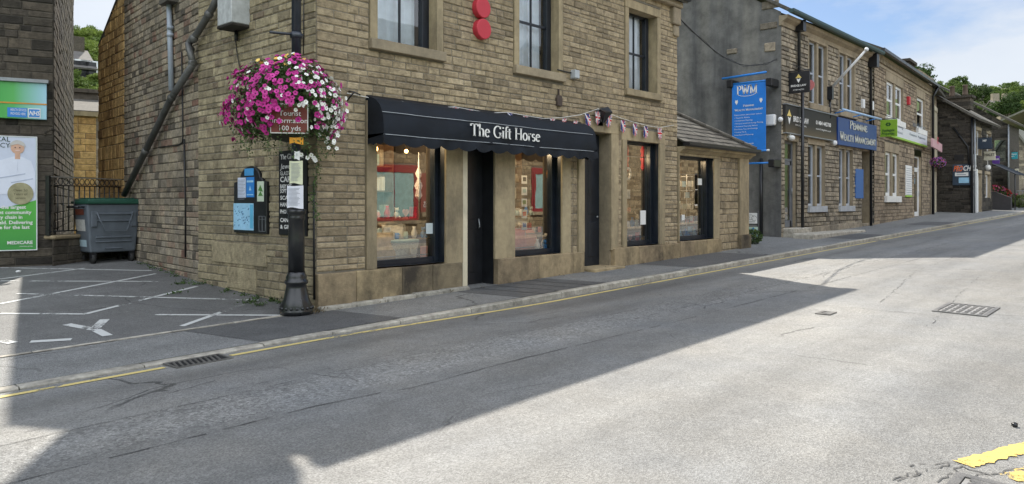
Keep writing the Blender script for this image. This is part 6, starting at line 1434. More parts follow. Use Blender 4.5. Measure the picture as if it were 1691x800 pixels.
q = MB(F4); q.box(.1, L4-.3, .1, .14, .9, 3.2); q.build('shop_window', M_GLASSF, bb); q = MB(F4); q.box(.1, L4-.3, .5, .54, .9, 3.2); q.build('interior', M_INT, bb)
q = MB(F4); q.tone = .6; q.box(0, L4, -.35, .1, 3.55, 3.75); q.build('jetty_ledge', M_ASHD, bb)
q = MB(); yy = lambda u, v, z: tuple(F4.w(u, v, z)); roof_sheet(q, [yy(-.1, -.4, E4), yy(L4+.1, -.4, E4), yy(L4+.1, 4, E4+2.2), yy(-.1, 4, E4+2.2)], .1); q.build('roof', M_SLATE, bb)
t, a, b, zb, zt = fbox(F4, 'pink_sign', 'faded pink sign board under the mullioned windows', 'sign', 1540, 228, 1556, 252, -.4, .08, M('faded_pink', (.55, .33, .36), .5, var=.15, scale=3)); q = MB(F4); q.text('OC', (a+b)/2, zb+.3, -.405, .35, align='C', font='bold'); q.build('lettering', M('red_lettering', (.55, .05, .08), .5), t)
fp = G(1541, 360, path_z)
plant('hanging_flowers', 'bushy basket of purple flowers hung below the pink sign', 'hanging basket', 42.8, 9.75, 3.35, .34, .5, 500, 9, M_LEAF2, flowers=(('purple_blossoms', M_PURF, 130), ('pink_blossoms', M_PINKF, 60)), ls=.06)

# gable building standing forward, with poster
X5 = 47.3; F5 = Fr(X5, 0, -90)   # u = -y
g5 = thing('gable_house', 'very dark stone house end standing forward with a shop poster', 'building', (X5, 9.1, .9))
zl_, zr_ = F5.uz(1557, 168)[1], F5.uz(1607, 194)[1]; uL, uR = -13.0, -9.1; uA = F5.uz(1557, 168)[0]
sl5 = (zl_-zr_)/(uR-uA)
stone_wall('gable_wall', F5, uL, uR, .2, lambda u: zr_+(uR-u)*sl5, M_BLACKST, g5, [], course=(.13, .2), length=(.25, .5), seed=81, depth=.03, gap=.02, mortar=M_MORTARD, tb=frange(uL, uR, .6))
F5f = Fr(X5, 9.1, 0); stone_wall('front_wall', F5f, 0, 5.2, .2, zr_, M_BLACKST, g5, [(.9, 2.2, 1.0, 3.2), (3.2, 4.6, 1.8, 3.2), (.9, 2.1, 4.2, 5.6), (3.6, 4.8, 4.2, 5.6)], course=(.18, .26), length=(.4, .8), seed=82, depth=.03)
for o in ((.9, 2.2, 1.0, 3.2), (3.2, 4.6, 1.8, 3.2), (.9, 2.1, 4.2, 5.6), (3.6, 4.8, 4.2, 5.6)): sash(g5, F5f, o, rv=.12, fw=.1, fm=M_W3, bars=1, glass=M_GLASSF, surround=M_ASHD, jw=.12)
q = MB(); p_ = lambda x, y, z: (x, y, z); ridge = 13.0
roof_sheet(q, [p_(X5-.35, 8.7, zr_+.05-.4*sl5), p_(X5+5.3, 8.7, zr_+.05-.4*sl5), p_(X5+5.3, 13, zr_+.05+3.9*sl5), p_(X5-.35, 13, zr_+.05+3.9*sl5)], .12); roof_sheet(q, [p_(X5-.35, 17, zr_), p_(X5+5.3, 17, zr_), p_(X5+5.3, 13, zr_+.05+3.9*sl5), p_(X5-.35, 13, zr_+.05+3.9*sl5)], .12); q.build('roof', M_SLATE, g5)
q = MB(F5); q.tube([(uR+.12, -.03, .95), (uR+.12, -.03, zr_)], .04, 6); q.build('corner_pipe', M_GREYM, g5); q = MB(F5); q.tube([(uR+.0, -.1, zr_), (uR+.0, -.1, .9)], .06, 6); q.tube([(uR-.9, -.06, zr_-.5), (uR-.2, -.06, zr_-1.6), (uR-.15, -.06, zr_-2.6)], .05, 6); q.build('downpipe', M_BLACK, g5)
u, z = F5.uz(1581, 137, 1.5); stack(g5, F5, u-.6, u+.7, 1.2, 2.0, zl_-.4, z-.75, M_DARKST, pots=2)
t, a, b, zb, zt = fbox(F5, 'shop_poster', 'white and blue poster framed in black on the dark gable', 'poster', 1573, 272, 1602, 306, -.08, .05, M('dark_blue_board', (.03, .05, .08), .5), )
q = MB(F5); q.box(a+.12, b-.08, -.087, -.081, zb+.5, zt-.45); q.build('white_panel', M_PAPER, t); q = MB(F5); q.box(a+.3, b-.05, -.087, -.081, zb+.12, zb+.42); q.build('blue_panel', M_PALEBLUE, t)
q = MB(F5); q.text('PRO', a+.05, zt-.38, -.088, .3, width=.42, font='bold', skew=.2); q.build('orange_letters', M('orange_letters', (.75, .15, .03), .5), t); q = MB(F5); q.text('CHILL', a+.5, zt-.36, -.088, .28, width=.68, font='bold', skew=.2); q.build('white_letters', M_LET, t)
q = MB(F5); 
for i in range(6): q.box(a+.2, b-.2-(i % 3)*.1, -.090, -.0875, zb+.56+i*.1, zb+.60+i*.1)
q.build('print_lines', M('grey_print', (.25, .27, .32), .7), t)
q = MB(F5); a, zt = F5.uz(1576, 256); b, zb = F5.uz(1592, 266); q.box(a, b, -.04, .02, zb, zt); q.build('black_vent', M_BLACK, g5)

# further houses along the street
X6 = 57.5; F6 = Fr(X6, 0, -90); g6 = thing('stone_house', 'sooty stone house end beyond the hanging signs', 'building', (X6, 9, 1.1))
zr6 = F6.uz(1666, 206)[1]; zl6 = F6.uz(1626, 185)[1]; uR6 = F6.uz(1666, 206)[0]; uL6 = -14; s6 = (zl6-zr6)/(uR6-F6.uz(1626, 185)[0])
stone_wall('gable_wall', F6, uL6, uR6, .2, lambda u: zr6+(uR6-u)*s6, M_BLACKST, g6, [(-9.8, -9.2, 4.2, 5.6)], course=(.17, .24), length=(.3, .55), seed=83, depth=.03, gap=.02, mortar=M_MORTARD, tb=frange(uL6, uR6, .8))
q = MB(F6); q.box(-9.8, -9.2, .1, .15, 4.2, 5.6); q.build('window', M_GLASSF, g6)
q = MB(F6); q.box(uR6-.05, uR6+.03, 0, 3.5, .2, zr6); q.build('front_wall', M_BLACKST, g6); q = MB(); roof_sheet(q, [(X6-.3, -uR6-.4, zr6), (X6+3.7, -uR6-.4, zr6), (X6+3.7, 14, zr6+(14+uR6)*s6), (X6-.3, 14, zr6+(14+uR6)*s6)], .12); q.build('roof', M_SLATE, g6)
q = MB(F6); q.tube([(uR6, -.12, zr6), (uR6, -.12, 1)], .045, 6); q.build('downpipe', M_GREYM, g6)
X7 = 72; F7 = Fr(X7, 0, -90); g7 = thing('steep_gable_house', 'pale stone house with a steep pointed gable at the far end of the street', 'building', (X7, 9, 1.3))
uP, zP = F7.uz(1672, 214); uB, zB = F7.uz(1691, 262); uA7, zA7 = F7.uz(1660, 240)
def g7z(u): return zP-abs(u-uP)*1.55 if True else 0
stone_wall('gable_wall', F7, uP-2.4, uP+2.4, .2, g7z, M_GREYST, g7, [(uP-.35, uP+.35, 3.9, 4.9)], course=(.2, .3), length=(.4, .8), seed=84, tb=frange(uP-2.4, uP+2.4, .4)+[uP])
q = MB(F7); q.box(uP-.35, uP+.35, .1, .14, 3.9, 4.9); q.build('window', M_GLASSF, g7)
q = MB(F7); q.profile([(-.2, 0), (0, 0), (0, .15), (-.2, .15)], 0, .01)
q = MB(F7)
for sg in (-1, 1):
    a_ = F7.w(uP, -.3, zP+.1); b_ = F7.w(uP+sg*2.8, -.3, zP+.1-2.8*1.55); c_ = F7.w(uP+sg*2.8, 9, zP+.1-2.8*1.55); d_ = F7.w(uP, 9, zP+.1); roof_sheet(q, [a_, b_, c_, d_], .15)
q.build('roof', M('pale_slate', (.2, .19, .16), .9, var=.3, scale=3), g7)
q = MB(F7); q.box(uP+2.35, uP+2.4, 0, 9, .2, zP-3.7); q.box(uP-2.4, uP-2.35, 0, 9, .2, zP-3.7); q.build('side_wall', M_GREYST, g7)
g8 = thing('slate_roofed_house', 'house with a broad pale slate roof at the right edge of the street', 'building', (84, 9, 1.5)); F8 = Fr(84, 0, -90)
a8, z8 = F8.uz(1673, 206); q = MB(F8); q.box(-15, -8.6, 0, 14, .5, 5.2); q.build('wall', M_GREYST, g8); q = MB(); roof_sheet(q, [(83.6, 15, z8-.2), (98, 15, z8-.2), (98, 11.8, z8+1.2), (83.6, 11.8, z8+1.2)], .15); roof_sheet(q, [(83.6, 8.2, 5.1), (98, 8.2, 5.1), (98, 11.8, z8+1.2), (83.6, 11.8, z8+1.2)], .15); q.build('roof', M('pale_slate', (.2, .19, .16), .9), g8)

# projecting signs along the far shops
def sgn(name, label, X_, x0, y0, x1, y1, mat, words=(), lm=None, wall=9.1):
    t, f, a, b, zb, zt = hang(name, label, X_, x0, y0, x1, y1, mat, wall=wall)
    if words:
        q = MB(f)
        for i, s_t in enumerate(words): h = (zt-zb)/(len(words)+1.2); q.text(s_t, (a+b)/2, zt-h*(i+1.15), -.053, h*.62, width=min((b-a)*.86, h*.5*len(s_t)), align='C', font='bold')
        q.build('lettering', lm or M_LET, t)
    return t
sgn('navy_hanging_sign', 'dark navy hanging sign with white emblem, highest of the far shop signs', 48.6, 1615, 228, 1638, 246, M('navy_board', (.02, .035, .06), .5), ('MF', ''), wall=9.1)
sgn('dark_arrow_sign', 'dark sign with orange and white lettering just under the navy sign', 49.4, 1619, 238, 1640, 247, M('dark_board', (.02, .03, .05), .5), ('PROCHILL',), M('orange_white', (.75, .6, .55), .5))
sgn('cream_hanging_sign', 'cream hanging sign with thin dark name, largest of the far cream signs', 50.2, 1621, 250.5, 1644, 265, M('cream_board', (.60, .57, .45), .5), ('CHALET',), M_BLACK)
sgn('purple_hanging_sign', 'purple hanging sign half behind the larger cream one', 53.5, 1636, 258, 1651, 271, M('purple_board', (.11, .04, .28), .5), ('salon',))
sgn('teal_hanging_sign', 'teal hanging sign on the far sooty house corner', 58.3, 1664.5, 252, 1680.5, 263, M('teal_board', (.02, .32, .38), .5), ('gallery', 'art'), wall=9.3)
sgn('small_cream_sign', 'small cream hanging sign below the teal one', 59.5, 1666.5, 279, 1683, 288, M('cream_board', (.60, .57, .45), .5), ('coffee',), M_BLACK, wall=9.3)
# white shopfront of the forward house
q = MB(F5f); q.box(.1, .3, -.12, -.02, 1.0, 4.2); q.box(.55, .75, -.12, -.02, 1.0, 3.4); q.build('white_shopfront_post', M_W3, g5, bevel=.01)
# small lit-white lamp globe
f6 = Fr(50.5, 0, -90); u, z = f6.uz(1631, 277); q = MB(f6); q.ball((u, 0, z), .17, n=12); q.tube([(u, 0, z), (u, 0, z+.4), (u-.3, 0, z+.45)], .02, 6); tag(q.build('globe_lamp', M('opal_white', (.7, .7, .68), .3), None), 'white globe lamp under the cream hanging sign', 'wall lamp')
# dark terrace wall with tubs
f = Fr(53.5, 0, -90); a, zt = f.uz(1624, 318); b, zb = f.uz(1660, 348); b2 = f.uz(1645, 318)[0]
zg = path_z(53.5, 8.4)
q = MB(f); q.prism([(a, zg-.1), (b+.3, zg-.1), (b+.3, zg+.75), (b2, zt), (a, zt)], 0, .3); q.box(a-.04, b2, -.03, .33, zt, zt+.05); tag(q.build('terrace_wall', M('dark_render', (.045, .042, .045), .85, var=.2, bump=.4), None, bevel=.02), 'dark grey rendered terrace wall stepping down below the far signs', 'wall')
for i, (px, py, lb) in enumerate(((1645, 318, 'tub of pink flowers on the sloping end of the dark terrace wall'), (1656, 324, 'tub of red flowers in front of the far shops, left of the green bush'), (1668, 330, 'tub of mixed pink flowers beside the low green bush'))):
    X_ = 54.5+i*2.2; f = Fr(X_, 0, -90); u, z = f.uz(px, py); w_ = f.w(u, 0, z); plant('flower_tub', lb, 'plant tub', w_.x, w_.y, max(zg, w_.z-.45), .45, .6, 500, 20+i, M_LEAF2, flowers=((('pink_blossoms', M_PINKF, 60), ('red_blossoms', M_REDF, 50)) if i != 1 else (('red_blossoms', M_REDF, 110),)), ls=.07, pot=.3, group='flower tubs outside the far shops')
p = G(1684, 335, path_z); plant('green_bush', 'low yellow green bush at the right edge beyond the flower tubs', 'bush', 58.5, 8.35, path_z(58, 8.4), .7, .9, 900, 30, M('lime_leaf', (.10, .14, .03), .75, var=.4), ls=.08)
# dark striped cafe awning
f = Fr(54.5, 0, -90); u, z = f.uz(1652, 283); t = thing('cafe_awning', 'dark sloping cafe awning above the terrace flowers', 'awning', tuple(f.w(u, 0, z)))
q = MB(W0); z0 = z; q.add([(52.5, 9.3, z0+.5), (57, 9.3, z0+.5), (57, 7.9, z0-.25), (52.5, 7.9, z0-.25), (52.5, 9.3, z0+.46), (57, 9.3, z0+.46), (57, 7.9, z0-.29), (52.5, 7.9, z0-.29)], [(3, 2, 1, 0), (4, 5, 6, 7), (3, 7, 6, 2), (0, 4, 7, 3)]); q.build('canopy', M_AWN, t); q = MB(W0); q.tube([(52.6, 7.95, z0-.27), (52.6, 7.95, zg)], .03, 6); q.tube([(56.9, 7.95, z0-.27), (56.9, 7.95, zg)], .03, 6); q.build('post', M_BLACK, t)
# pale fence railing beyond
f = Fr(60, 0, -90); t = thing('terrace_railing', 'pale metal railing behind the flower tubs', 'railing', (60, 9, zg)); 
q = MB(f); q.box(-10.2, -8.3, -.02, .02, zg+1.2, zg+1.26); q.build('top_rail', M_GREYM, t)
for i in range(12): q = MB(f); q.box(-10.2+i*.17, -10.17+i*.17, -.01, .01, zg+.1, zg+1.2); q.build('bar', M_GREYM, t)
# ================================================================ shop window displays (real things behind the glass)
DV = .34
def wthing(name, label, cat, f, u, v, z, group=None): return thing(name, label, cat, tuple(f.w(u, v, z)), group)
def platform(par, o, mat=M('display_shelf', (.20, .18, .15), .8, var=.3)):
    q = MB(FG); q.box(o[0]+.02, o[1]-.02, .27, 1.05, o[2]+.0, o[2]+.06); q.build('display_platform', mat, par)
for w_, o in ((w1, o1), (w2, o2), (w3, o3), (w4, o4)): platform(w_, o)
M_CL1 = M('pale_linen', (.50, .48, .42), .85, var=.2, scale=14, bump=.4); M_CL2 = M('beige_cushion_cloth', (.38, .31, .22), .85, var=.25, scale=10, bump=.4); M_PNK = M('dusty_pink_cloth', (.55, .24, .22), .85, var=.2, scale=12, bump=.3); M_TEAL = M('pale_aqua', (.36, .50, .50), .7, var=.2)
def cushion(name, label, f, u, v, z, w, h, mat, tilt=0, group=None, cat='cushion'):
    u += (v-.17)*(.75 if u < 9 else 1.05); t = wthing(name, label, cat, f, u, v, z, group); q = MB(f); q.smooth = True; n = 10; vs = []; fs = []
    for sgn in (-1, 1):
        for i in range(n+1):
            for j in range(n+1):
                a, b = i/n*2-1, j/n*2-1; d = (1-a**4)*(1-b**4); k = 1+.06*(a*a*b*b)
                vs.append((u+a*w/2*k+b*tilt*.1, v+sgn*.075*d**.5+b*.05, z+h/2+b*h/2*k))
    m = (n+1)**2
    for s_ in (0, 1):
        for i in range(n):
            for j in range(n):
                a = s_*m+i*(n+1)+j; fa = (a, a+n+1, a+n+2, a+1); fs.append(fa if s_ == 0 else fa[::-1])
    q.add(vs, fs); q.build('cover', mat, t)
    q = MB(f); q.tube([(u-w/2, v, z+.01), (u-w/2, v, z+h), (u+w/2, v, z+h), (u+w/2, v, z+.01), (u-w/2, v, z+.01)], .008, 5); q.build('piping', M_CL1, t)
z0 = o1[2]+.06
cushion('cushion', 'beige square cushion low in the first shop window', FG, o1[0]+.27, .46, z0, .46, .42, M_CL2); cushion('cushion', 'pale linen cushion leaning behind the beige one in the first window', FG, o1[0]+.52, .70, z0, .42, .52, M_CL1)
t = wthing('wicker_hamper', 'pale lined hamper at the lower right of the first shop window', 'basket', FG, o1[1]-.42, .55, z0)
q = MB(FG); q.box(o1[1]-.72, o1[1]-.22, .4, .72, z0, z0+.26, taper=-.03); q.build('basket', M('pale_wicker', (.42, .44, .42), .8, var=.3, scale=40, bump=.8), t, bevel=.02); q = MB(FG); q.box(o1[1]-.75, o1[1]-.19, .37, .75, z0+.25, z0+.3); q.build('lining', M_TEAL, t, bevel=.015)
for k, (mt, lb) in enumerate(((M_CL1, 'folded cream blanket at the bottom of the stack in the first window'), (M_TEAL, 'folded aqua blanket in the middle of the stack in the first window'), (M_CL2, 'folded beige blanket on top of the stack in the first window'))):
    q = MB(FG); q.box(o1[0]+.95, o1[0]+1.25, .9, 1.2, z0+.3+k*.085, z0+.3+k*.085+.08); tag(q.build('folded_blanket', mt, None, bevel=.025, seg=3), lb, 'blanket')
q = MB(FG); q.box(o1[0]+.9, o1[0]+1.3, .85, 1.25, z0-.4, z0+.295); tag(q.build('display_stand', M_WOOD, None, bevel=.01), 'brown wooden stand under the folded blankets', 'stand')
# white cloth hanging at the right
q = MB(FG); uu = o1[1]-.22; zz0 = FG.uz(705, 330, .3)[1]; q.smooth = True
q.lathe([(.015, .0), (.05, .06), (.03, .15), (.055, .22), (.018, .33), (.045, .42), (.012, .50), (.004, .75)], (uu, .36, zz0), 18, lobes=3, depth=.38); tag(q.build('hanging_cloth', M_LET, None), 'white cloth ornament hanging at the right of the first window', 'ornament')
q = MB(FG); a, zt = FG.uz(704, 369, .18); b, zb = FG.uz(719, 386, .18); q.box(a, b, .185, .19, zb, zt); tag(q.build('window_card', M('pale_card', (.55, .62, .64), .6), None), 'pale card stuck inside the first window near its right frame', 'card')
# warm bulbs on the cable at the top
M_BULB = M('warm_bulb', (1, .55, .18), .4, emit=9)
for i, (px, py, lb) in enumerate(((620, 246, 'glowing ring bulb at the top left of the first window'), (671, 250, 'warm glowing bulb at the top middle of the first window'))):
    u, z = FG.uz(px, py, .32); t = wthing('light_bulb', lb, 'light bulb', FG, u, .32, z)
    q = MB(FG)
    if i == 0: q.tube([(u+.035*math.cos(k*.4), .32, z+.035*math.sin(k*.4)) for k in range(17)], .009, 6)
    else: q.ball((u, .32, z), .03, n=10)
    q.build('bulb', M_BULB, t); q = MB(FG); q.tube([(u, .32, z+.03), (u, .32, 2.99)], .006, 5); q.build('flex', M_CAB, t)
for u_, e_ in ((o1[0]+.55, 34), ((o2[0]+o2[1])/2, 26), ((o3[0]+o3[1])/2, 12), ((o4[0]+o4[1])/2, 12)):
    pl = bpy.data.lights.new('shop_bulb_light', 'POINT'); pl.energy = e_; pl.color = (1, .72, .42); pl.shadow_soft_size = .05; po = bpy.data.objects.new('shop_bulb_light', pl); C.objects.link(po); po.location = FG.w(u_, .62, 2.6)
# second window
z0 = o2[2]+.06
for i in range(5):
    py = 297+i*19; u, z = FG.uz(866, py, .33); q = MB(FG); q.box(u-.075, u+.075, .33, .335, z-.075, z+.075); c = q.build('hanging_card', M_PAPER, None)
    q = MB(FG); q.box(u-.045, u+.045, .326, .329, z-.03, z+.045); q.build('print', (M_BLACK, M_TEAL, M('green_ink', (.08, .22, .05)), M_RED, M_BLUEP)[i], c)
    tag(c, ['topmost white card of the strip in the second window, with black print', 'second white card from the top of the strip in the second window', 'middle white card of the strip in the second window, with green print', 'white card with red print in the strip in the second window', 'lowest white card of the strip in the second window, with blue print'][i], 'card', 'cards hung in a strip in the second window')
t = wthing('striped_pole', 'white pole with an orange band standing in the second window', 'pole', FG, FG.uz(908, 350, .35)[0], .35, z0); u = FG.uz(907, 350, .35)[0]; zt = FG.uz(907, 268, .35)[1]
q = MB(FG); q.tube([(u, .35, z0), (u, .35, zt)], .02, 8); q.build('pole', M_WHITE, t); zo = FG.uz(907, 288, .35)[1]; q = MB(FG); q.tube([(u, .35, zo-.07), (u, .35, zo+.07)], .045, 10); q.build('orange_band', M('orange_plastic', (.8, .3, .03), .5), t)
cushion('cushion', 'dusty pink cushion at the lower left of the second window', FG, o2[0]+.3, .45, z0, .46, .40, M_PNK); cushion('cushion', 'rosy cushion in the middle of the second window', FG, o2[0]+.66, .62, z0, .40, .38, M('rose_cloth', (.6, .3, .24), .85, bump=.3)); cushion('cushion', 'cream cushion behind the two pink ones in the second window', FG, o2[0]+.45, .85, z0+.22, .42, .36, M_CL1)
q = MB(FG); a = o2[0]+.06; b = o2[1]-.14; q.box(a, b, .95, .99, z0+.5, z0+.62); tag(q.build('pink_box_shelf', M_PNK, None, bevel=.01), 'long pink fronted shelf behind the cushions of the second window', 'shelf')
# toy
u, z = FG.uz(901, 404, .38); t = wthing('soft_toy', 'small white and black soft toy sitting in the second window', 'toy', FG, u, .4, z0)
q = MB(FG); q.ball((u, .4, z0+.09), .085, .07, .10); q.ball((u, .38, z0+.23), .07, .06, .065); q.build('body', M_LET, t); q = MB(FG)
for s_ in (-1, 1): q.ball((u+s_*.05, .39, z0+.29), .024); q.ball((u+s_*.028, .325, z0+.24), .014); q.ball((u+s_*.08, .37, z0+.10), .03, .03, .05)
q.build('ears_and_eyes', M_BLACK, t)
# cabinet with shelves behind windows 2
def shelves(name, label, u0, u1, v, z0, z1, n, seed):
    t = wthing(name, label, 'shelf unit', FG, (u0+u1)/2, v, z0); q = MB(FG); q.box(u0, u0+.03, v, v+.25, z0, z1); q.box(u1-.03, u1, v, v+.25, z0, z1); q.box(u0, u1, v+.24, v+.26, z0, z1); q.build('frame', M_WOOD, t)
    for i in range(n): z = z0+(z1-z0)*(i+.0)/n+.02; q = MB(FG); q.box(u0+.03, u1-.03, v, v+.24, z, z+.02); q.build('shelf', M_WOOD, t)
    rd = random.Random(seed); cols = [M_PNK, M_TEAL, M_CL1, M_CL2, M_BLUEP, M_RED, M_PAPER]
    for i in range(n):
        u = u0+.06; z = z0+(z1-z0)*i/n+.041; k = 0
        while u < u1-.15:
            w_ = rd.uniform(.06, .13); h_ = rd.uniform(.08, (z1-z0)/n-.07); q = MB(FG); q.box(u, u+w_, v+.02, v+.16, z, z+h_, taper=rd.choice((0, .01, .02))); mt = rd.choice(cols); o = q.build('gift_box', mt, None, bevel=.008)
            tag(o, f'small gift box standing on {label.replace("wooden ", "the ").replace("deep inside ", "deep inside ")}'[:90], 'gift box', 'gift boxes on the shelves of '+('the first window' if v and u0 < 9 else 'the second window' if u0 < 11 else 'the third window' if u0 < 15 else 'the annex window')); u += w_+rd.uniform(.02, .07)
    return t
shelves('shelf_unit', 'wooden shelves in the first window', o1[0]+.1, o1[1]+.2, 1.5, .9, 2.6, 4, 1); shelves('shelf_unit', 'wooden shelves in the second window', o2[0]+.3, o2[1]+.5, 1.4, .95, 2.65, 5, 2)
shelves('shelf_unit', 'wooden shelves in the third window', o3[0]+.2, o3[1]+.5, 1.2, 1.0, 2.7, 5, 3)
# third window
u, z = FG.uz(1037, 287, .33); q = MB(FG); q.tube([(u+.09*math.cos(k*math.pi/10), .33, z+.12*math.sin(k*math.pi/10)) for k in range(21)], .025, 8); tag(q.build('white_ring', M_LET, None), 'oval white ring hanging in the third shop window', 'wreath')
q = MB(FG); a, zt = FG.uz(1058, 348, .18); b, zb = FG.uz(1067, 371, .18); q.box(a, b, .185, .19, zb, zt); tag(q.build('window_notice', M_PAPER, None), 'white notice low on the glass of the third window', 'notice')
q = MB(FG); a, zt = FG.uz(1034, 318, .45); q.box(a-.02, a+.16, .45, .46, zt-.14, zt+.06); tag(q.build('picture_card', M('grey_card', (.45, .5, .52), .6), None), 'grey card standing below the white ring in the third window', 'card')
q = MB(FG); a = o3[0]+.1; q.box(a, a+.25, .4, .6, o3[2]+.06, o3[2]+.12); q.ball((a+.4, .5, o3[2]+.13), .12, .1, .07); tag(q.build('white_crockery', M_LET, None, bevel=.01), 'white crockery at the foot of the third window', 'crockery')
for i, (px, lb) in enumerate(((1037, 'left red cloth garland at the top of the third window'), (1063, 'right red cloth garland at the top of the third window'))):
    u, z = FG.uz(px, 262, .34); q = MB(FG); q.smooth = True; q.lathe([(.01, -.28), (.045, -.2), (.03, -.1), (.055, 0), (.03, .1), (.05, .18), (.01, .3)], (u, .36, z), 8, lobes=3, depth=.3); tag(q.build('red_garland', M_RED, None), lb, 'garland')
# annex window: card spinner, notices, books
u, z = FG.uz(1134, 320, .42); t = wthing('card_spinner', 'tall white wire spinner full of cards in the annex window', 'card rack', FG, u, .42, o4[2]+.06)
zb, zt = FG.uz(1134, 385, .42)[1], FG.uz(1134, 292, .42)[1]
q = MB(FG); q.tube([(u, .42, o4[2]+.06), (u, .42, zt+.05)], .012, 6)
for k in range(5): q.tube([(u+.14*math.cos(a_*.4), .42+.14*math.sin(a_*.4), zb+(zt-zb)*k/4) for a_ in range(17)], .006, 4)
q.build('wire_frame', M_WHITE, t); rd = random.Random(5)
for k in range(5):
    for j in range(4):
        a_ = j*1.57+k*.4-.6; uu, vv, zz = u+.15*math.cos(a_), .42+.15*math.sin(a_), zb+(zt-zb)*(k+.1)/5
        f_ = Fr(*FG.w(uu, vv, 0)[:2], math.degrees(a_)+90); q = MB(f_); q.box(-.05, .05, -.004, .004, zz, zz+.14); q.build('card', rd.choice((M_PAPER, M_PAPER, M_TEAL, M_CL1, M_PALEBLUE)), t)
for i, (x0, y0, x1, y1, mt, lb, nm) in enumerate(((1153, 295, 1160, 306, M_PAPER, 'white card high on the annex window glass', 'window_card'), (1126, 355, 1131, 364, M_PAPER, 'small white card below the card spinner in the annex window', 'window_card'))):
    q = MB(FG); a, zt_ = FG.uz(x0, y0, .18); b, zb_ = FG.uz(x1, y1, .18); q.box(a, b, .185, .19, zb_, zt_); tag(q.build(nm, mt, None), lb, 'card')
for i, (x0, y0, x1, y1, mt, lb) in enumerate(((1120, 380, 1128, 393, M_PALEBLUE, 'pale blue book leaning at the left foot of the annex window'), (1133, 382, 1142, 395, M_BLUEP, 'deep blue book in the middle foot of the annex window'), (1143, 379, 1152, 393, M('sky_blue_cover', (.3, .5, .75), .5), 'sky blue book with orange picture at the foot of the annex window'))):
    q = MB(FG); a, zt_ = FG.uz(x0, y0, .34); b, zb_ = FG.uz(x1, y1, .34); q.add([(a, .34, zb_), (b, .34, zb_), (b, .40, zt_), (a, .40, zt_), (a, .37, zb_), (b, .37, zb_), (b, .43, zt_), (a, .43, zt_)], [(0, 1, 2, 3), (7, 6, 5, 4), (0, 4, 5, 1), (3, 2, 6, 7), (0, 3, 7, 4), (1, 5, 6, 2)]); o = q.build('book', mt, None); tag(o, lb, 'book')
    if i == 2: q = MB(FG); q.disc((a+b)/2, zt_+.01, .04, .372, .385, 10); q.build('cover_picture', M('orange_print', (.8, .25, .05), .5), o)
shelves('shelf_unit', 'wooden shelves in the annex window', o4[0]+.2, o4[1]+.4, 1.1, 1.0, 2.6, 5, 4)

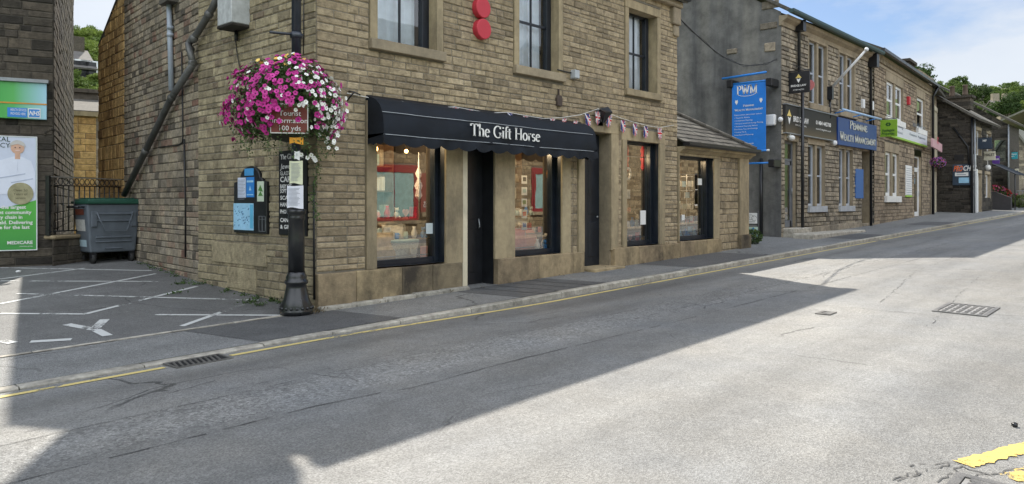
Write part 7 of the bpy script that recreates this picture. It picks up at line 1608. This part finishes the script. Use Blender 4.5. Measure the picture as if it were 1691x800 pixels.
# more goods crowding the first two windows
rg = random.Random(19); gi = 0
shapes = ('candle_jar', 'mug', 'photo_frame', 'ornament_heart', 'teddy', 'vase')
cols_ = [('cream', M_CL1), ('aqua', M_TEAL), ('pink', M_PNK), ('white', M_LET), ('red', M_RED), ('blue', M_BLUEP)]
for wi, (o, kx, wn_) in enumerate(((o1, .8, 'the first shop window'), (o2, 1.1, 'the second shop window'), (o3, 1.5, 'the third shop window'), (o4, 1.9, 'the annex window'))):
    rows = ((.30, .0, 5 if wi < 2 else 4), (.62, .30, 6 if wi < 2 else 4), (.86, .62, 5 if wi < 2 else 4))
    for ri, (v, dz, n_) in enumerate(rows):
        z = o[2]+.06+dz; a_ = o[0]+.08+kx*(v-.17); b_ = min(o[1]-.15+kx*(v-.17), o[1]+.2)
        if dz: q = MB(FG); q.box(a_-.05, b_+.03, v-.07, v+.09, z-.02, z); tag(q.build('display_step', M_CL2 if ri == 1 else M_WOOD, None), ('middle' if ri == 1 else 'upper')+' display step carrying small goods in '+wn_, 'shelf')
        for i in range(n_):
            if ri == 0 and wi < 2 and i < 3: continue
            u = a_+(b_-a_)*(i+.5)/n_+rg.uniform(-.02, .02); sh = shapes[(i*5+ri*3+wi*2) % 6]; cn, cm = cols_[(i*2+ri+wi*3) % 6]; s_ = rg.uniform(.9, 1.25)
            q = MB(FG)
            if sh == 'candle_jar': q.lathe([(.035*s_, 0), (.04*s_, .01), (.04*s_, .09*s_), (.03*s_, .10*s_), (.033*s_, .115*s_)], (u, v, z), 14)
            elif sh == 'mug': q.lathe([(.035*s_, 0), (.042*s_, .02), (.042*s_, .10*s_), (.036*s_, .10*s_)], (u, v, z), 14); q.tube([(u+.04*s_, v, z+.025), (u+.07*s_, v, z+.035), (u+.07*s_, v, z+.07), (u+.04*s_, v, z+.085)], .007, 5)
            elif sh == 'photo_frame':
                for f4 in ((u-.07, u+.07, z, z+.02), (u-.07, u+.07, z+.17, z+.19), (u-.07, u-.05, z+.02, z+.17), (u+.05, u+.07, z+.02, z+.17)): q.box(f4[0], f4[1], v, v+.015, f4[2], f4[3])
                q.box(u-.05, u+.05, v+.008, v+.014, z+.02, z+.17)
            elif sh == 'ornament_heart': q.prism([(u+.06*s_*math.sin(t_)**3, z+.09*s_+.0045*s_*(13*math.cos(t_)-5*math.cos(2*t_)-2*math.cos(3*t_)-math.cos(4*t_))) for t_ in [2*math.pi*(24-k)/24 for k in range(24)]], v, v+.02); q.box(u-.03, u+.03, v-.01, v+.03, z, z+.02)
            elif sh == 'teddy': q.ball((u, v, z+.06), .05, .045, .06, 10); q.ball((u, v-.005, z+.14), .04, .036, .036, 10); [q.ball((u+sx2*.033, v, z+.17), .014, n=6) for sx2 in (-1, 1)]; [q.ball((u+sx2*.04, v-.03, z+.02), .022, n=8) for sx2 in (-1, 1)]
            else: q.lathe([(.025, 0), (.045*s_, .04), (.05*s_, .09), (.022, .16*s_), (.03, .19*s_)], (u, v, z), 16)
            nm = {'candle_jar': 'candle jar', 'ornament_heart': 'heart ornament', 'photo_frame': 'photo frame', 'teddy': 'teddy bear'}.get(sh, sh)
            place = ('at the foot of', 'on the middle step of', 'on the upper step of')[ri]
            tag(q.build(sh, cm, None, bevel=0), f'small {cn} {nm} {place} {wn_}, number {i+1} from left'.replace(', number 1 from', ', first from').replace(', number 2 from', ', second from').replace(', number 3 from', ', third from').replace(', number 4 from', ', fourth from').replace(', number 5 from', ', fifth from').replace(', number 6 from', ', sixth from'), nm, 'small goods displayed in '+wn_)

# ================================================================ bunting
t = thing('bunting', 'string of small union flags strung along the top of the black awning', 'bunting', tuple(FG.w(U(990), -.1, 3.0)))
def P3(px, py, v): u, z = FG.uz(px, py, v); return Vector((u, v, z))
path = [P3(573, 154, -.03), P3(606, 161, -.06)]+[P3(606+(955-606)*k/12, 161+(197-161)*k/12+3+2.5*math.sin(k*2.1), -.13) for k in range(1, 12)]+[P3(958, 190, -.08), P3(988, 180, -.12)]
path2 = [P3(988, 180, -.12), P3(1006, 188, -.08), P3(1030, 197, -.06), P3(1050, 203, -.06), P3(1070, 208, -.06), P3(1090, 211, -.06), P3(1113, 207, -.06)]
q = MB(FG); q.tube([tuple(p) for p in path], .005, 5); q.build('cord', M_LET, t); q = MB(FG); q.tube([tuple(p) for p in path2], .005, 5); q.build('cord', M_LET, t)
M_FB = M('flag_navy', (.02, .035, .16), .8); M_FW = M('flag_white', (.72, .72, .72), .8); M_FR = M('flag_red', (.55, .02, .04), .8)
def flag(p, w_, h_, tl, flut, rd):
    q = MB(FG)
    def pt(a, b, off):  # a across 0..1, b down 0..1 ; shield-like taper
        k = 1-.35*b**2; return (p.x+(a-.5)*w_*k+tl*b*h_, p.y-off+flut*math.sin(b*3+a*2)*.02, p.z-b*h_)
    def patch(pts, off, mi): q.mi = mi; q.add([pt(a, b, off) for a, b in pts], [tuple(range(len(pts)))[::-1]])
    patch([(0, 0), (1, 0), (1, .8), (.5, 1), (0, .8)], 0, 0)
    patch([(0, 0), (.16, 0), (1, .72), (1, .8), (.88, .84), (0, .12)], .0015, 1); patch([(1, 0), (.84, 0), (0, .72), (0, .8), (.12, .84), (1, .12)], .0018, 1)
    patch([(.0, .01), (.07, .01), (.98, .8), (.93, .82)], .0022, 2); patch([(1, .01), (.93, .01), (.02, .8), (.07, .82)], .0024, 2)
    patch([(.33, 0), (.67, 0), (.67, .93), (.5, 1), (.33, .93)], .003, 1); patch([(0, .30), (1, .30), (1, .58), (0, .58)], .0032, 1)
    patch([(.40, 0), (.60, 0), (.60, .96), (.5, 1), (.40, .96)], .004, 2); patch([(0, .36), (1, .36), (1, .52), (0, .52)], .0042, 2)
    q.mi = 1; q.add([pt(0, 0, -.003), pt(1, 0, -.003), pt(1, .8, -.003), pt(.5, 1, -.003), pt(0, .8, -.003)], [(0, 1, 2, 3, 4)])
    return q.build('flag', [M_FB, M_FW, M_FR], t)
rd = random.Random(6)
for px, py in ((971, 187), (988, 184), (1008, 189), (1030, 198), (1050, 204), (1068, 208), (1090, 211)):
    p = P3(px-1, py+1, -.10); flag(p, .17, .26, rd.uniform(-.25, .25), rd.uniform(-1, 1), rd)
for px in (635, 655, 682, 706, 730, 752, 775, 796, 820, 842, 868, 890, 912, 932, 951):
    k = (px-606)/(955-606); p = P3(px, 161+36*k+4+2.5*math.sin(k*12*2.1), -.16); flag(p, .13, .09+rd.uniform(0, .05), rd.uniform(-.6, .6), rd.uniform(-1, 1), rd)
q = MB(FG); p = P3(575, 155, -.03); q.tube([(p.x, 0, p.z-.1), (p.x+.05, -.1, p.z+.02), (p.x+.18, -.06, p.z+.0)], .012, 5); q.tube([(p.x+.02, 0, p.z+.04), (p.x+.05, -.1, p.z+.02)], .01, 5); q.build('hook', M_BLACK, t)

# ================================================================ trees, hill houses, far left
def leafmat(name, c0, c1, tr=.3):
    m = bpy.data.materials.new(name); m.use_nodes = True; t = m.node_tree; b = t.nodes['Principled BSDF']; N = t.nodes.new; L = t.links.new; a = N('ShaderNodeAttribute'); a.attribute_name = 'tone'; r = N('ShaderNodeValToRGB')
    r.color_ramp.elements[0].color = c0+(1,); r.color_ramp.elements[1].color = c1+(1,); L(a.outputs['Fac'], r.inputs[0]); L(r.outputs[0], b.inputs['Base Color']); b.inputs['Roughness'].default_value = .7; b.inputs['Specular IOR Level'].default_value = .2
    tl = N('ShaderNodeBsdfTranslucent'); L(r.outputs[0], tl.inputs[0]); mx = N('ShaderNodeMixShader'); mx.inputs[0].default_value = tr; L(b.outputs[0], mx.inputs[1]); L(tl.outputs[0], mx.inputs[2]); L(mx.outputs[0], t.nodes['Material Output'].inputs[0]); return m
LM = [leafmat('leaf_mid', (.05, .09, .02), (.13, .19, .045)), leafmat('leaf_dark', (.03, .06, .02), (.08, .12, .035)), leafmat('leaf_light', (.08, .13, .025), (.18, .24, .05))]
M_BARK = M('tree_bark', (.09, .07, .05), .95, bump=.6)
def make_tree(seed, mat, H=9, n=3200, ls=.3, spread=1.0):
    rd = random.Random(seed); t = thing('hillside_tree', 'x', 'tree', (0, 0, 0))
    q = MB(); q.tube([(0, 0, -.6), (.05, .03, H*.25), (.1, 0, H*.5), (0, .1, H*.8)], [.28, .2, .14, .04], 8)
    for i in range(7):
        a = rd.uniform(0, 6.28); h0 = H*rd.uniform(.25, .55); r = H*rd.uniform(.18, .32); q.tube([(.05, .03, h0), (r*.5*math.cos(a), r*.5*math.sin(a), h0+H*.12), (r*math.cos(a), r*math.sin(a), h0+H*.25)], [.1, .06, .02], 6)
    q.build('trunk', M_BARK, t)
    q = MB(); cl = []
    for i in range(26):
        a = rd.uniform(0, 6.28); el = rd.uniform(-.35, 1); r = rd.uniform(.35, 1)**.6; cl.append((Vector((math.cos(a)*math.sqrt(max(0, 1-el*el*.8))*H*.38*r*spread, math.sin(a)*math.sqrt(max(0, 1-el*el*.8))*H*.38*r*spread, H*.56+el*H*.36*r)), H*rd.uniform(.09, .17)))
    for c, r in cl:
        tn = rd.random()
        for k in range(n//26):
            d = Vector((rd.gauss(0, 1), rd.gauss(0, 1), rd.gauss(0, 1))).normalized()*rd.uniform(.5, 1.05)*r; d.z *= .8; q.tone = min(1, max(0, tn*.6+rd.random()*.4)); leafquad(q, tuple(c+d), rd.uniform(.6, 1.3)*ls, rd)
    q.build('crown', mat, t); return t
protos = [make_tree(s, LM[k]) for s, k in ((1, 0), (2, 1), (3, 2), (4, 0), (5, 1))]
rd = random.Random(77); used = set()
def put_tree(k, loc, sc, label, group=None):
    o = protos[k] if k not in used else copy_tree(protos[k]); used.add(k)
    o.location = loc; o.scale = (sc*rd.uniform(.9, 1.2), sc*rd.uniform(.9, 1.2), sc*rd.uniform(.85, 1.1)); o.rotation_euler = (0, 0, rd.uniform(0, 6.28)); o['label'] = label
    if 'group' in o: del o['group']
    if group: o['group'] = group
    return o
def Gh(px, py):
    r = ray(px, py); t = 45
    while t < 900:
        p = EYEV+r*t
        if p.z < hill_z(p.x, p.y): return p
        t += 1.5
    return Gh(px, py+3) if py < 300 else None
p = Gh(1612, 186); put_tree(1, p, .9*((p-EYEV).length*50/1250/9)*1.05, 'largest dark round tree on the far hillside right of the chimney stack')
p = Gh(1660, 212); put_tree(4, p, ((p-EYEV).length*52/1250/9), 'dark spreading tree lower on the far hill above the steep gable')
p = Gh(1582, 170); put_tree(0, p, ((p-EYEV).length*40/1250/9), 'dark tree directly behind the chimney stack on the far hill')
for i in range(100):
    px = rd.uniform(1530, 1760); py = rd.uniform(150, 208); p = Gh(px, py)
    if p is None: continue
    h = rd.uniform(20, 34) if py > 165 else rd.uniform(14, 26)
    put_tree(rd.choice((0, 1, 2, 3, 4)), p, (p-EYEV).length*h/1250/9, 'rounded green tree in the wood covering the far hillside', 'trees on the far hillside')
for i in range(70):
    px = rd.uniform(90, 185); py = rd.uniform(95, 205); p = Gh(px, py)
    if p is None: continue
    if 98 < px < 147 and 105 < py < 165: continue
    put_tree(rd.choice((0, 2, 2, 3)), p, (p-EYEV).length*rd.uniform(30, 48)/1250/9, 'bright green tree on the hillside seen past the pharmacy', 'trees on the hillside past the pharmacy')
p = Gh(157, 92); put_tree(3, p, (p-EYEV).length*44/1250/9, 'dark layered tree beside the gable of the corner shop', None)
for i in range(40):   # a wider belt so that the hills stay wooded from other viewpoints
    a = R(rd.uniform(12, 66)); dist = rd.uniform(170, 330); x, y = dist*math.cos(a), dist*math.sin(a); put_tree(rd.choice((0, 1, 2, 3, 4)), (x, y, hill_z(x, y)), rd.uniform(.8, 1.5), 'green tree on the slopes hidden behind the street', 'trees behind the street')
def hill_house(px, py, wpx, hpx, ang, label, mat=M_GREYST, name='hillside_house', rows=1, nwin=4, roofmat=None):
    p = Gh(px, py); dd = (p-EYEV).length; W_ = wpx*dd/1250; H_ = hpx*dd/1250; f = Fr(p.x, p.y, ang); t = thing(name, label, 'house', tuple(p))
    q = MB(f); q.tone = .5; dp = 6; q.add([(-W_/2, 0, p.z-3), (W_/2, 0, p.z-3), (W_/2, dp, p.z-3), (-W_/2, dp, p.z-3), (-W_/2, 0, p.z+H_), (W_/2, 0, p.z+H_), (W_/2, dp, p.z+H_), (-W_/2, dp, p.z+H_), (-W_/2, dp/2, p.z+H_+dp*.3), (W_/2, dp/2, p.z+H_+dp*.3)], [(0, 1, 5, 4), (1, 2, 6, 9, 5), (2, 3, 7, 6), (3, 0, 4, 8, 7)]); q.build('wall', mat, t)
    q = MB(f); P_ = lambda u, v, z: tuple(f.w(u, v, z)); roof_sheet(q, [P_(-W_/2-.3, -.4, p.z+H_-.2), P_(W_/2+.3, -.4, p.z+H_-.2), P_(W_/2+.3, dp/2, p.z+H_+dp*.3), P_(-W_/2-.3, dp/2, p.z+H_+dp*.3)], .15); roof_sheet(q, [P_(-W_/2-.3, dp+.4, p.z+H_-.2), P_(W_/2+.3, dp+.4, p.z+H_-.2), P_(W_/2+.3, dp/2, p.z+H_+dp*.3), P_(-W_/2-.3, dp/2, p.z+H_+dp*.3)], .15); rf = q.build('roof', roofmat or M('hill_slate', (.14, .13, .12), .9, var=.3, scale=2), t)
    for k in (-.3, .3): q = MB(f); q.box(W_*k-.5, W_*k+.5, dp/2-.4, dp/2+.4, p.z+H_+dp*.2, p.z+H_+dp*.3+1.2); q.build('chimney', mat, rf)
    for r_ in range(rows):
        for i in range(nwin):
            u = -W_/2+W_*(i+.5)/nwin; z = p.z+H_*(.35+.0*r_) if rows == 1 else p.z+H_*(.12+.48*r_); q = MB(f); q.box(u-.6, u+.6, -.08, .05, z, z+1.4); w_ = q.build('window', M_WHITE, t); q = MB(f); q.box(u-.48, u-.05, -.1, -.07, z+.12, z+1.28); q.box(u+.05, u+.48, -.1, -.07, z+.12, z+1.28); q.build('pane', M_BLACK, w_)
hill_house(124, 150, 44, 34, -6, 'row of old stone cottages on the hillside between pharmacy and shop gable', M_DARKST, rows=2, nwin=6)
hill_house(112, 172, 26, 14, 20, 'low grey house below the hillside cottages', M_GREYST, nwin=2)
for i, (px, py, w_, h_, a) in enumerate(((1652, 172, 30, 6, -30), (1676, 166, 22, 6, -40), (1640, 160, 14, 4, -20), (1668, 190, 24, 7, -35))):
    hill_house(px, py, w_, h_, a-20, ['long pale house on the far hillside', 'pale house near the right edge on the far hill', 'small house high on the far hill among trees', 'low stone house on the far hill above the dark spreading tree'][i], nwin=3)
# wall beyond the railing, warm reflected light painted in, and the outbuilding behind it
FO = Fr(8.4, 25.5, -12)
gb_ = thing('stone_outbuilding', 'stone outbuilding wall beyond the iron railing, warm reflected light painted into its colour', 'building', (8, 26, -2))
za = FO.uz(103, 190)[1]; ua = FO.uz(96, 190)[0]; ub = FO.uz(159, 190)[0]
stone_wall('wall', FO, ua-3, ub, -4, za, M_GLOWST, gb_, [], course=(.16, .24), length=(.3, .6), seed=91, quoins_r=True, quoin=(.3, .5))
q = MB(FO); q.tone = .8; q.box(ua-3, ub+.1, -.1, .4, za, za+.14); q.build('coping', M_ASHLAR, gb_)
q = MB(FO); q.box(ub-.1, ub, 0.02, 5, -4, za-.01); q.box(ua-3, ub, 5, 5.1, -4, za-.01); q.build('side_wall', M_GLOWST, gb_)
FO2 = Fr(9.6, 31, -14); q = MB(FO2); a = FO2.uz(150, 200)[0]; b = FO2.uz(190, 200)[0]; zt = FO2.uz(150, 190)[1]
ob = thing('grey_outbuilding', 'grey stone outbuilding with small window behind the wall with painted-in warm light', 'building', (9.6, 31, -3)); stone_wall('wall', FO2, a-4, b+2, -4, zt, M_GREYST, ob, [(a+.15, a+.6, .2, 1.3)], course=(.18, .26), length=(.3, .6), seed=92); q.box(a+.15, a+.6, .1, .15, .2, 1.3); q.build('window', M_GLASSF, ob)
q = MB(FO2); roof_sheet(q, [tuple(FO2.w(a-4, -.3, zt)), tuple(FO2.w(b+2, -.3, zt)), tuple(FO2.w(b+2, 5, zt+1.4)), tuple(FO2.w(a-4, 5, zt+1.4))], .12); q.build('roof', M_SLATE, ob)
q = MB(FO2); c_ = FO2.uz(137, 180, 3); q.box(c_[0]-.6, c_[0]+.5, 2.5, 3.3, zt, c_[1]+.6); q.box(c_[0]-.7, c_[0]+.6, 2.4, 3.4, c_[1]+.6, c_[1]+.75); q.build('chimney', M_DARKST, ob)

# ================================================================ the other side of the street, seen only as reflections and bounce
M_OXB = M('oxblood_paint', (.32, .02, .035), .4); M_AQUA = M('aqua_blind', (.30, .50, .47), .7, var=.2)
def opp(name, label, x0, x1, H_, mat, wins, seed, y=-2.75):
    f = Fr(x1, y, 180); L_ = x1-x0; t = thing(name, label, 'building', ((x0+x1)/2, y, rise(x0)))
    ops = [(x1-b, x1-a, c, d) for a, b, c, d, k in wins]
    stone_wall('front_wall', f, 0, L_, rise(x0)-.1, H_, mat, t, [grow(o, .1, .1, .15, .12) for o in ops], course=(.14, .19), length=(.28, .6), seed=seed)
    for (a, b, c, d, k), o in zip(wins, ops):
        sash(t, f, o, rv=-.05 if k == 'r' else .08, fw=.11 if k == 'r' else .06, fm=M_OXB if k == 'r' else M_WHITE, meet=None if k == 'r' else (c+d)/2, bars=1, surround=M_OXB if k == 'r' else M_ASHLAR, jw=.1, lh=.15, sill=M_ASHLAR, curtain=[(o[0]+.1, o[1]-.1, .02)] if k == 'c' else None)
    for (a, b, c, d, k), o in zip(wins, ops):
        if k == 'r': q = MB(f); q.box(o[0]+.11, (o[0]+o[1])/2-.014, -.032, -.024, c+.135, d-.11); q.build('window_board', M_AQUA, t); q = MB(f); q.box((o[0]+o[1])/2+.014, o[1]-.11, -.032, -.024, c+.135, d-.11); q.build('window_board', M_AQUA, t)
    q = MB(f); roof_sheet(q, [tuple(f.w(0, -.25, H_)), tuple(f.w(L_, -.25, H_)), tuple(f.w(L_, 4, H_+2.4)), tuple(f.w(0, 4, H_+2.4))], .1); roof_sheet(q, [tuple(f.w(0, 8, H_)), tuple(f.w(L_, 8, H_)), tuple(f.w(L_, 4, H_+2.4)), tuple(f.w(0, 4, H_+2.4))], .1); q.build('roof', M_SLATE, t)
    for u in (0, L_):
        g = MB(f); g.add([(u, .01, 0), (u, 8, 0), (u, 8, H_), (u, 4, H_+2.35), (u, .01, H_)], [(0, 1, 2, 3, 4)]); g.build('end_wall', mat, t)
    return t, f
tp, fp_ = opp('stone_pub', 'sunlit stone pub with red window frames across the street', 10.5, 27.5, 6.6, M_OPPST, [(11.5, 12.9, 1.0, 2.7, 'r'), (15.75, 17.75, .95, 2.75, 'r'), (21, 22.8, 1.1, 2.8, 'r'), (24.2, 26, 1.2, 2.9, 'r'), (12, 13.1, 4.1, 5.6, 'c'), (16, 17.2, 4.1, 5.6, 'c'), (20, 21.2, 4.2, 5.7, 'c'), (24.5, 25.7, 4.3, 5.8, 'c')], 101)
q = MB(fp_); q.box(27.5-19.6, 27.5-17.93, -.06, 0, 1.25, 2.65); sp = q.build('red_panel', M('dull_red_panel', (.25, .04, .035), .6), tp)
q = MB(fp_); q.text('spirits', 27.5-18.38, 1.42, -.07, .3, width=.68, align='C', font='serif'); q.build('lettering', M_LET, sp)
q = MB(fp_); q.tone = .7; q.box(27.5-20, 27.5-17.95, -.12, .02, 1.08, 1.24); q.build('sill', M_ASHLAR, tp)
opp('opposite_house', 'sunlit stone house across the street with dark windows', 28.3, 44, 7, M_OPPST, [(29, 30.9, 1.2, 3.2, 'w'), (34, 36, 1.4, 3.2, 'w'), (38, 39.5, 1.4, 3.2, 'w'), (29.4, 30.8, 4.4, 6, 'c'), (34.2, 35.6, 4.4, 6, 'c'), (39, 40.4, 4.4, 6, 'c')], 102)
# ================================================================ small growth at wall feet, litter
def tufts(name, label, spots, seed, mat=M_LEAF2, ls=.02):
    rd = random.Random(seed); q = MB()
    for (x, y, z, r, n) in spots:
        for i in range(n): leafquad(q, (x+rd.gauss(0, r), y+rd.gauss(0, r*.5), z+abs(rd.gauss(0, .025))+.008), rd.uniform(.5, 1.3)*ls, rd)
    o = q.build(name, mat, None); tag(o, label, 'weeds', None, 'stuff'); return o
sp_ = []
rd = random.Random(31)
for i in range(26):
    k = rd.uniform(0, 6.2); 
    if k < 3.3: w_ = FS1.w(3.35-k, -.07-abs(rd.gauss(0, .06)), 0)
    else: w_ = FS2.w(L2-(k-3.3), -.07-abs(rd.gauss(0, .05)), 0)
    sp_.append((w_.x, w_.y, park_z(w_.x, w_.y), rd.uniform(.03, .09), rd.randint(8, 40)))
for px, py in ((418, 500), (428, 506), (408, 502), (300, 470), (290, 486)): p = G(px, py, park_z); sp_.append((p.x, p.y, p.z, .06, 60))
tufts('wall_foot_weeds', 'small green weeds and dead leaves along the foot of the side wall', sp_, 3)
sp_ = [(LX+rd.gauss(.1, .15), LY+rd.gauss(0, .08), LZ, .05, 40) for i in range(10)]+[(x, D-.19, path_z(x, D-.19), .04, 9) for x in frange(6, 15, .7)]
tufts('fallen_petals_and_dirt', 'brown leaf litter round the foot of the lamp post and shop plinth', sp_, 5, M('dead_leaf', (.09, .065, .03), .9, var=.4), .014)
for i, (px, py, zf, s_, lb) in enumerate(((30, 451, park_z, .035, 'crumpled white paper scrap on the car park'), (515, 551, road_z, .012, 'tiny white speck of litter by the kerb below the lamp post'), (1676, 705, road_z, .02, 'dark pebble on the sunlit road near the broken yellow lines'))):
    p = G(px, py, zf); q = MB(); rr = random.Random(i); q.ball((p.x, p.y, p.z+s_*.7), s_*1.4, s_, s_*.7, n=6)
    for k, v_ in enumerate(q.v): q.v[k] = v_+Vector((rr.uniform(-1, 1), rr.uniform(-1, 1), rr.uniform(-.5, .5)))*s_*.25
    tag(q.build(['paper_scrap', 'litter_scrap', 'pebble'][i], M_PAPER if i < 2 else M_BLACK, None), lb, ['litter', 'litter', 'stone'][i])
